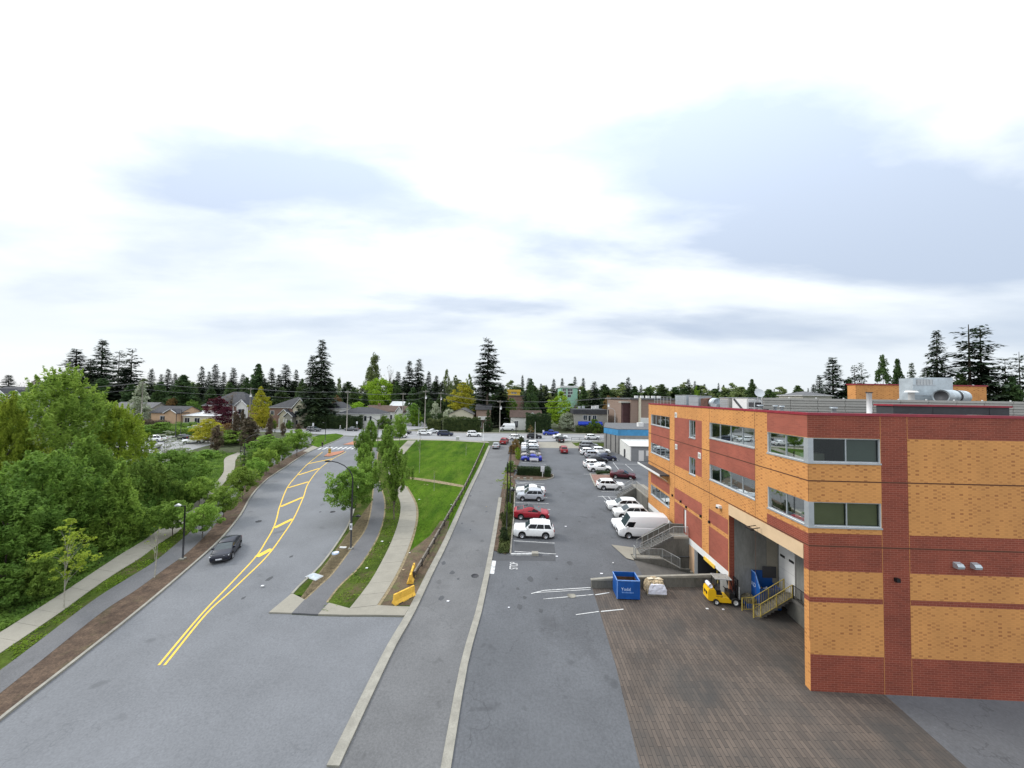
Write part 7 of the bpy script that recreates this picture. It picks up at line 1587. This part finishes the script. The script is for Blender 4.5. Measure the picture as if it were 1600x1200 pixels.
# ================================================================== STREET FURNITURE
def lamp(label, px, pyb, top, arm=None, ped=None, m='black_metal', group='curved street lamps', r=.09, Y=None, armdir=(-1, 0), armlen=2.4):
    p = at(px, pyb) if Y is None else Vector((atY(px, pyb, Y)[0], Y)); g = zg(p.y); Y = p.y
    h = atY(px, top, Y)[1] - g
    t = thing('street_lamp', label, 'street lamp', (p.x, p.y, g), 0, group)
    mb = MB(); mb.box(-.22, .22, -.22, .22, 0, .22, 'kerb_concrete'); mb.build('footing', t)
    d = Vector((armdir[0], armdir[1], 0)).normalized()
    if arm:
        L = armlen; pts = [Vector((0, 0, .22)), Vector((0, 0, h - L * .75))] + [Vector((0, 0, h - L * .75)) + d * (L * (1 - math.cos(a))) + Vector((0, 0, L * .75 * math.sin(a))) for a in (.3, .6, .9, 1.2, 1.45)]
        mb = MB(); mb.tube(pts, [r, r * .85] + [r * .6] * 5, m, 8); mb.build('pole', t)
        e = pts[-1]; hd = MB(); hd.tube([e, e + d * .35 + Vector((0, 0, .02)), e + d * .75], [.05, .11, .08], m, 8); hd.box(e.x + d.x * .55 - .1, e.x + d.x * .55 + .1, e.y + d.y * .55 - .1, e.y + d.y * .55 + .1, e.z - .12, e.z - .09, 'lamp_clear'); hd.build('lamp_head', t)
    else:
        mb = MB(); mb.tube([(0, 0, .22), (0, 0, h)], [r, r * .7], m, 8); mb.build('pole', t)
    if ped:
        z, sgn = ped; mb = MB(); mb.bar((0, 0, z), (sgn * .55, 0, z), .05, m); mb.tube([(sgn * .45, 0, z + .02), (sgn * .7, 0, z + .08), (sgn * 1.0, 0, z + .02)], [.08, .16, .06], m, 8); mb.build('side_lamp', t)
    return t, h
t, h = lamp('tall black lamp with curved arm over the road, beside the bushy young tree', 548, 859, 721, True, (3.6, 1), armlen=2.7)
mb = MB(); mb.box(-.14, .14, -.13, -.11, 2.2, 2.9, 'plate_white'); mb.build('sign_plate', t)
mb = MB(); mb.box(-.06, .06, -.135, -.13, 2.4, 2.7, 'black_metal'); mb.build('sign_symbol', t)
t, h = lamp('short black lamp post standing in the mulch by the left path', 285.5, 875, 790, None, None)
mb = MB(); mb.bar((0, 0, h - .05), (-.55, 0, h - .05), .07, 'black_metal'); mb.tube([(-.4, 0, h - .02), (-.7, 0, h + .06), (-1.05, 0, h - .04)], [.08, .17, .06], 'pole_grey', 8); mb.build('lamp_head', t)
lamp('tall black lamp with a curved arm in front of the brown columnar trees', 381, 728, 679, True, (3.0, -1), armdir=(1, .2), armlen=2.4)
lamp('slim black lamp post left of the tall curved one', 375.5, 722, 692, None, (4.6, -1))
lamp('black lamp post on the corner lawn', 508, 690, 659, None, (5.2, -1))
lamp('black lamp post left of the corner lawn', 484.5, 681, 658, None, None)
lamp('black lamp behind the upright trees near the crossing', 590, 700, 652, True, None, armdir=(-1, 0), armlen=2.6)
lamp('tall black lamp pair leaning over the tan bungalow street, left one', 274, 684, 640, True, None, armdir=(-1, 0), armlen=1.5)
lamp('tall black lamp pair on the car park edge, right one', 282, 683, 640, None, None)
lamp('black twin lamp post rising from the planting strip, nearer one', 791.5, 840, 722, None, (5.6, 1), r=.08)
lamp('black twin lamp post rising from the planting strip, farther one', 797, 794, 696, None, (5.4, 1), r=.08)
lamp('thin black lamp post at the street end of the planting strip', 806, 700, 654, True, None, armdir=(-1, 0), armlen=3.0)
lamp('white light pole at the far corner of the lawn', 755, 690, 661, None, None, m='white_trim', group='white light poles')
lamp('white light pole behind the parking row', 836, 690, 659, None, None, m='white_trim', group='white light poles')
lamp('grey street light with a curved arm beside the tall feathery tree', 146, 0, 620, True, None, m='pole_grey', group='grey street lights', Y=120, armdir=(1, 0), armlen=2.2)
lamp('grey street light with a curved arm by the yellow green tree', 390.5, 0, 628, True, None, m='pole_grey', group='grey street lights', Y=124, armdir=(1, 0), armlen=2.6)
lamp('grey street light with a curved arm by the blue banded building', 965, 0, 638, True, None, m='pole_grey', group='grey street lights', Y=112, armdir=(-1, 0), armlen=1.6)
lamp('white light pole over the lawn corner by the white SUV', 653.5, 690, 636, None, None, m='pole_grey', group='white light poles')
lamp('low lamp standard at the left edge of the photo', 26, 0, 639, True, None, m='pole_grey', group='grey street lights', Y=118, armdir=(-1, 0), armlen=1.0)
# utility poles and wires
POLES = []
def upole(label, px, top, Y, trafo=False, m='wood_pole', arm=1.0):
    X, zt = atY(px, top, Y); g = zg(Y); h = zt - g
    t = thing('utility_pole', label, 'utility pole', (X, Y, g), 0, 'utility poles along the cross street')
    mb = MB(); mb.tube([(0, 0, -.3), (0, 0, h)], [.18, .12], m, 8); mb.build('pole', t)
    mb = MB(); mb.box(-arm, arm, -.07, .07, h - .75, h - .6, m); mb.build('crossarm', t)
    for x in (-arm * .9, 0.3, arm * .9): mb = MB(); mb.cyl((x, 0, h - .6), (x, 0, h - .38), .05, 'insulator', 8); mb.build('insulator', t)
    if trafo: mb = MB(); mb.cyl((.3, -.25, h - 3.4), (.3, -.25, h - 2.2), .32, 'insulator', 12); mb.build('transformer', t)
    POLES.append((X, Y, zt)); return t
upole('weathered pole in front of the pale blossoming tree', 223.5, 596, 126)
upole('wooden pole with transformer by the yellow green tree', 392, 605, 127, True)
upole('pale wooden pole before the cedar hedge at the crossing', 543.5, 610, 126)
upole('pole rising behind the white bungalows and street trees', 630, 613, 134)
upole('pole with transformer beside the side street', 665, 609, 136, True)
upole('pole top among the dark firs right of the side street', 689, 612, 150, True)
upole('wooden pole with transformer right of the lone tall fir', 781.5, 625, 130, True)
upole('tall pole with transformers before the blue awning building', 949.5, 620, 124, True)
upole('pole cut off at the left behind the leafy trees', 40, 606, 135)
def wire(label, a, b, sag, r=.022):
    pts = []
    for k in range(13):
        u = k / 12; p = Vector(a) + (Vector(b) - Vector(a)) * u; p.z -= sag * 4 * u * (1 - u); pts.append(p)
    mb = MB(); mb.tube(pts, r, 'wire', 4); tag(mb.build('overhead_wire'), label, 'wire', 'overhead wires')
order = sorted(POLES)
nm = ['left edge house', 'blossoming tree', 'yellow green tree', 'cedar hedge', 'white bungalows', 'side street', 'fir group', 'lone tall fir', 'blue awning building']
for i in range(len(order) - 1):
    for k, (dx, dz) in enumerate(((-.9, -.4), (.9, -.4), (0, -2.6))):
        a, b = order[i], order[i + 1]
        wire('%s overhead wire from %s pole to %s pole' % (('upper left', 'upper right', 'low')[k], nm[i], nm[i + 1]), (a[0] + dx, a[1] - .05, a[2] + dz), (b[0] + dx, b[1] - .05, b[2] + dz), .7, .045)
a = order[-1]; wire('overhead wire running from the blue awning building pole to the right', (a[0], a[1], a[2] - .4), (a[0] + 45, a[1] + 4, a[2] - .2), .8, .045)
# rail fence along the lane
FN = thing('rail_fence', 'long low fence of dark posts and grey rails between lawn and lane', 'fence', (0, 0, 0))
fl = resample(spline(pix((646.5, 907), (662, 880), (676, 855), (693, 824), (709, 795), (727, 763), (745, 724), (758, 694)), 6), 2.4)
for i, p in enumerate(fl):
    z = zg(p.y); mb = MB(); mb.box(p.x - .1, p.x + .1, p.y - .1, p.y + .1, z - .1, z + .82, 'wood_post'); mb.build('post', FN)
    if i:
        q = fl[i - 1]; mb = MB(); mb.bar((q.x, q.y, zg(q.y) + .72), (p.x, p.y, z + .72), .15, 'wood_rail'); mb.build('rail', FN)
        mb = MB(); mb.bar((q.x, q.y, zg(q.y) + .34), (p.x, p.y, z + .34), .11, 'wood_post'); mb.build('rail', FN)
t = BF = thing('rail_fence', 'low dark pipe barrier along the cross street beside the lot entrance', 'fence', (0, 0, 0))
bl = [at(893, 689.5), at(905, 689.8), at(920, 690.2), at(935, 690.6), at(948, 691)]
for i, p in enumerate(bl):
    z = zg(p.y); mb = MB(); mb.bar((p.x, p.y, z), (p.x, p.y, z + 1.15), .1, 'dark_panel'); mb.build('post', BF)
    if i:
        q = bl[i - 1]
        for h in (1.1, .6): mb = MB(); mb.bar((q.x, q.y, zg(q.y) + h), (p.x, p.y, z + h), .08, 'dark_panel'); mb.build('rail', BF)
t = thing('retaining_wall', 'low pale wall under the dark pipe barrier at the cross street', 'wall', (bl[0].x, bl[0].y, zg(bl[0].y)))
mb = MB(); d = bl[-1] - bl[0]; mb.hexa([(-1.5, -.5, -.2), (d.x, d.y - .5, -.2), (d.x, d.y - .2, -.2), (-1.5, -.2, -.2)], [(-1.5, -.5, .38), (d.x, d.y - .5, .38), (d.x, d.y - .2, .38), (-1.5, -.2, .38)], 'stucco_white'); mb.build('wall_body', t)
drape('lawn', pix((893, 691.5), (948, 693), (945, 698), (900, 697)), .03, 'verge_grass')
# yellow jersey barriers
def barrier(label, a, b):
    a, b = Vector(a), Vector(b); c = (a + b) / 2; L = (b - a).length; ang = math.atan2(b.y - a.y, b.x - a.x)
    t = thing('concrete_barrier', label, 'barrier', (c.x, c.y, zg(c.y) + .08), ang, 'yellow concrete barriers')
    pr = [(-.3, 0), (.3, 0), (.3, .08), (.14, .32), (.08, .82), (-.08, .82), (-.14, .32), (-.3, .08)]
    n = len(pr); mb = MB(); mb.add([(-L / 2, p[0], p[1]) for p in pr] + [(L / 2, p[0], p[1]) for p in pr], [tuple(range(n)), tuple(range(2 * n - 1, n - 1, -1))] + [(i, n + i, n + (i + 1) % n, (i + 1) % n) for i in range(n)], 'yellow_barrier'); mb.build('body', t)
    for x in (-L * .25, L * .25): mb = MB(); mb.box(x - .22, x + .22, -.302, .302, 0.0, .07, 'garage_dark'); mb.build('fork_slot', t)
    for x in (-L * .3, L * .3): mb = MB(); mb.tube([(x - .08, 0, .8), (x - .08, 0, .9), (x + .08, 0, .9), (x + .08, 0, .8)], .02, 'brown_rust', 5); mb.build('lifting_loop', t)
barrier('yellow concrete barrier lying across the foot of the lawn', at(615, 947), at(646.5, 930))
barrier('narrow yellow concrete barrier end on to the fence', at(640.5, 915), at(647, 893))
# signs, boxes, bins and small things
t = thing('median_sign', 'yellow chequered keep right sign board on the brick median', 'sign', (*at(515, 711.5), zg(at(515, 711.5).y) + .16))
mb = MB(); mb.cyl((0, 0, 0), (0, 0, 1.9), .05, 'pole_grey', 8); mb.build('post', t)
mb = MB(); mb.box(-.32, .32, -.07, -.05, .3, 1.5, 'yellow_paint'); bd = mb.build('board', t)
for k in range(3): mb = MB(); mb.add([(-.3, -.075, .4 + k * .38), (.3, -.075, .55 + k * .38), (.3, -.075, .7 + k * .38), (-.3, -.075, .55 + k * .38)], [(0, 1, 2, 3)], 'black_metal'); mb.build('stripe', bd)
mb = MB(); mb.cyl((0, -.06, 1.8), (0, -.04, 1.8), .3, 'plate_white', 16); ds = mb.build('sign_disc', t)
mb = MB(); mb.box(-.05, .05, -.075, -.062, 1.65, 1.95, 'black_metal'); mb.build('arrow', ds)
for px, py, top, lb in ((489, 676, 661, 'small white street sign on a post beside the corner lawn'), (557.5, 671, 658.5, 'narrow white sign before the cedar hedge'), (705.5, 673, 662.5, 'white sign post below the ivy hedge'), (849, 680, 672, 'short white sign beside the blue pickup')):
    p = at(px, py); h = atY(px, top, p.y)[1] - zg(p.y); t = thing('street_sign', lb, 'sign', (p.x, p.y, zg(p.y)), 0, 'small street signs')
    mb = MB(); mb.cyl((0, 0, 0), (0, 0, h), .05, 'pole_grey', 6); mb.build('post', t); mb = MB(); mb.box(-.28, .28, -.07, -.05, h - .9, h, 'plate_white'); mb.build('sign_plate', t)
p = at(847.5, 745); t = thing('notice_board', 'white notice board standing before the square clipped hedge', 'sign', (p.x, p.y - .25, zg(p.y)))
mb = MB(); mb.cyl((0, 0, 0), (0, 0, 1.1), .07, 'white_trim', 8); mb.build('post', t); mb = MB(); mb.box(-.36, .36, -.06, 0, 1.05, 2.1, 'plate_white'); b_ = mb.build('board', t)
mb = MB()
for k in range(5): mb.box(-.26, .1 + .03 * (k % 3), -.066, -.061, 1.25 + k * .15, 1.3 + k * .15, 'pole_grey')
mb.build('print', b_)
p = at(834, 722.5); t = thing('sign_board', 'white low sign board in front of the bright blue car', 'sign', (p.x, p.y - .6, zg(p.y)))
mb = MB(); mb.box(-.95, .95, -.05, .05, .55, 1.1, 'plate_white'); mb.build('board', t)
for x in (-.7, .7): mb = MB(); mb.box(x - .04, x + .04, -.04, .04, 0, .55, 'pole_grey'); mb.build('leg', t)
p = at(715, 688.5); t = thing('utility_box', 'small pale utility box on the far edge of the lawn', 'utility box', (p.x, p.y, zg(p.y) + .1))
mb = MB(); mb.box(-.45, .45, -.3, .3, 0, .95, 'pole_grey'); mb.build('cabinet', t); mb = MB(); mb.box(-.5, .5, -.35, .35, .95, 1.02, 'white_trim'); mb.build('lid', t)
p = at(491, 903); mb = MB(); mb.box(-.75, .75, -.42, .42, 0, .05, 'pole_grey'); mb.box(-.62, .62, -.32, .32, .05, .075, 'galv'); o = mb.build('service_cover', None, (p.x, p.y, zg(p.y) + .1)); o.rotation_euler = (SL, 0, R(-25)); tag(o, 'flat grey metal service cover at the kerb in the verge', 'cover')
p = at(524, 866.5); mb = MB(); mb.cyl((0, 0, 0), (0, 0, .12), .36, 'lettering', 16); mb.cyl((0, 0, .12), (0, 0, .14), .28, 'white_trim', 16); tag(mb.build('valve_cover', None, (p.x, p.y, zg(p.y) + .1)), 'round pale blue valve cover in the grass by the tall lamp', 'cover')
p = at(536, 857.5); mb = MB(); mb.box(-.35, .35, -.12, .12, 0, .1, 'white_trim'); tag(mb.build('concrete_block', None, (p.x, p.y, zg(p.y) + .1)), 'pale flat block beside the foot of the tall lamp', 'block')
p = at(868, 936); mb = MB(); mb.cyl((0, 0, 0), (0, 0, .012), .38, 'kerb_concrete', 20); tag(mb.build('manhole_cover', None, (at(893, 931).x, at(893, 931).y, zg(at(893, 931).y) + .02)), 'round manhole cover between painted lines in the lot', 'manhole cover')
p = at(803, 720.5); t = thing('planter', 'pale round planter beside the lane near the lamp pair', 'planter', (*at(799, 727), zg(at(799, 727).y)))
mb = MB(); mb.cyl((0, 0, 0), (0, 0, .7), .55, 'stucco_cream', 14, .75); mb.build('pot', t); mb = MB(); mb.ball((0, 0, .72), .6, LEAF['ivy'], 10, 6, .5); mb.build('plant', t)
p = at(799, 769); mb = MB(); mb.box(-.2, .2, -.2, .2, 0, .8, 'white_trim'); tag(mb.build('white_post', None, (p.x, p.y, zg(p.y))), 'short white post by the planting strip near the lamp pair', 'post')
for i, q in enumerate(((790, 757), (799, 748), (810, 749.5), (820, 750), (830, 750.5))):
    p = at(*q); t_ = MB(); t_.box(-.25, .25, -.15, .15, 0, .45, 'kerb_concrete'); tag(t_.build('kerb_block', None, (p.x, p.y, zg(p.y))), 'pale kerb block below the square hedge, %s from the left' % ('first', 'second', 'third', 'fourth', 'fifth')[i], 'block', 'kerb blocks under the square hedge')
drape('hedge_bed', pix((800, 748), (812, 751), (850, 750.5), (866, 746), (863, 741), (845, 740.5), (808, 739)), .06, 'mulch'); kerb('kerb', spline(pix((803, 749.5), (830, 751), (852, 750), (864, 746.5), (864, 742)), 4), .15, .15)
# red paved island among the stalls
P = pix((923, 741), (957, 742.5), (972, 751), (958, 756), (928, 764), (921, 742))
drape('paved_island', pix((922, 741.5), (956, 742.5), (958, 752), (936, 757), (931, 760.5)), .05, 'paver_red'); kerb('kerb', spline(pix((957, 741.5), (922, 740.8), (926, 751), (931, 760.5)), 1), .22, .15)
# litter
mb = MB(); rl = random.Random(4)
for q in ((490, 903), (573, 890), (640, 866), (609, 850), (597, 848), (663, 758), (705, 790), (884, 823), (958, 880), (870, 870), (410, 918), (795, 950), (630, 893), (940, 897), (1085, 915), (1130, 953), (1105, 952), (1116, 943), (760, 792), (655, 782), (668, 759), (700, 940)):
    p = at(*q); z = zg(p.y) + .14 if p.x < -5.5 else zg(p.y) + .03; s = rl.uniform(.06, .13); mb.box(p.x - s, p.x + s, p.y - s * .7, p.y + s * .7, z, z + .04, rl.choice(['white_trim', 'plate_white', 'cardboard']))
tag(mb.build('litter'), 'scraps of white litter scattered over lawn and asphalt', 'litter', None, 'stuff')
# ================================================================== PEOPLE
def person(label, px, py, head, cols, pose='walk', h=1.72, hat=None):
    """one skinned body: joints as vertices, limbs as edges"""
    p = at(px, py); hair, top_, leg_ = cols
    st = .26 if pose == 'walk' else .06
    V = dict(pel=(0, 0, .93), sp=(0, 0, 1.15), ch=(0, 0, 1.36), nk=(0, 0, 1.47), hd=(.02, 0, 1.58), ht=(.01, 0, 1.68))
    for s, n in ((1, 'L'), (-1, 'R')):
        f = s * st
        V.update({'hp' + n: (0, s * .09, .90), 'kn' + n: (f * .55 + .05, s * .10, .49), 'an' + n: (f * 1.05 - .02, s * .10, .09), 'to' + n: (f * 1.05 + .14, s * .11, .04), 'sh' + n: (0, s * .18, 1.40), 'el' + n: (-f * .45, s * .24, 1.13), 'wr' + n: (-f * .55 + .12, s * .23, .90), 'ha' + n: (-f * .6 + .16, s * .22, .82)})
    E_ = [('pel', 'sp'), ('sp', 'ch'), ('ch', 'nk'), ('nk', 'hd'), ('hd', 'ht')]
    for n in 'LR': E_ += [('pel', 'hp' + n), ('hp' + n, 'kn' + n), ('kn' + n, 'an' + n), ('an' + n, 'to' + n), ('ch', 'sh' + n), ('sh' + n, 'el' + n), ('el' + n, 'wr' + n), ('wr' + n, 'ha' + n)]
    rad = dict(pel=.14, sp=.125, ch=.145, nk=.055, hd=.10, ht=.075, hp=.10, kn=.062, an=.045, to=.035, sh=.07, el=.045, wr=.032, ha=.036)
    names = list(V); k = h / 1.72
    me = bpy.data.meshes.new('body'); me.from_pydata([tuple(c * k for c in V[n]) for n in names], [(names.index(a), names.index(b)) for a, b in E_], []); me.update()
    o = bpy.data.objects.new('tmp', me); COL.objects.link(o)
    md = o.modifiers.new('s', 'SKIN'); sv = me.skin_vertices[0].data
    for i, n in enumerate(names): r_ = rad.get(n, rad.get(n[:2])) * k; sv[i].radius = (r_, r_); sv[i].use_root = n == 'pel'
    o.modifiers.new('d', 'SUBSURF').levels = 1
    bpy.context.view_layer.update(); dg = bpy.context.evaluated_depsgraph_get()
    m2 = bpy.data.meshes.new_from_object(o.evaluated_get(dg)); bpy.data.objects.remove(o)
    m2.materials.clear()
    for q in ('skin', top_, leg_, hair, 'rubber'): m2.materials.append(MATS[q])
    for f in m2.polygons:
        c = f.center / k
        f.material_index = 4 if c.z < .08 else 2 if c.z < .95 and abs(c.y) < .2 else 0 if c.z < .92 else 1 if c.z < 1.46 else 3 if (c.z > 1.63 or c.x < -.03) else 0
        f.use_smooth = True
    t = thing('person', label, 'person', (p.x, p.y, zg(p.y) + .13), head); obj('body', m2, t)
    if hat: mb = MB(); mb.cyl((0, 0, 1.64 * k), (0, 0, 1.66 * k), .2, hat, 12); mb.cyl((0, 0, 1.66 * k), (0, 0, 1.76 * k), .11, hat, 12); mb.build('hat', t)
person('person in a white top and dark trousers walking on the path by the corner lawn', 488, 694.5, R(200), ('cloth_dark', 'cloth_white', 'cloth_dark'), hat='cloth_white')
person('person in dark clothes standing at the kerb by the crosswalk', 503.5, 701, R(-20), ('cloth_dark', 'cloth_dark', 'cloth_dark'), 'stand')
person('person in white walking past the cedar hedge across the street', 531.5, 671.5, R(180), ('cloth_dark', 'cloth_white', 'cloth_white'))
bpy.context.view_layer.update()
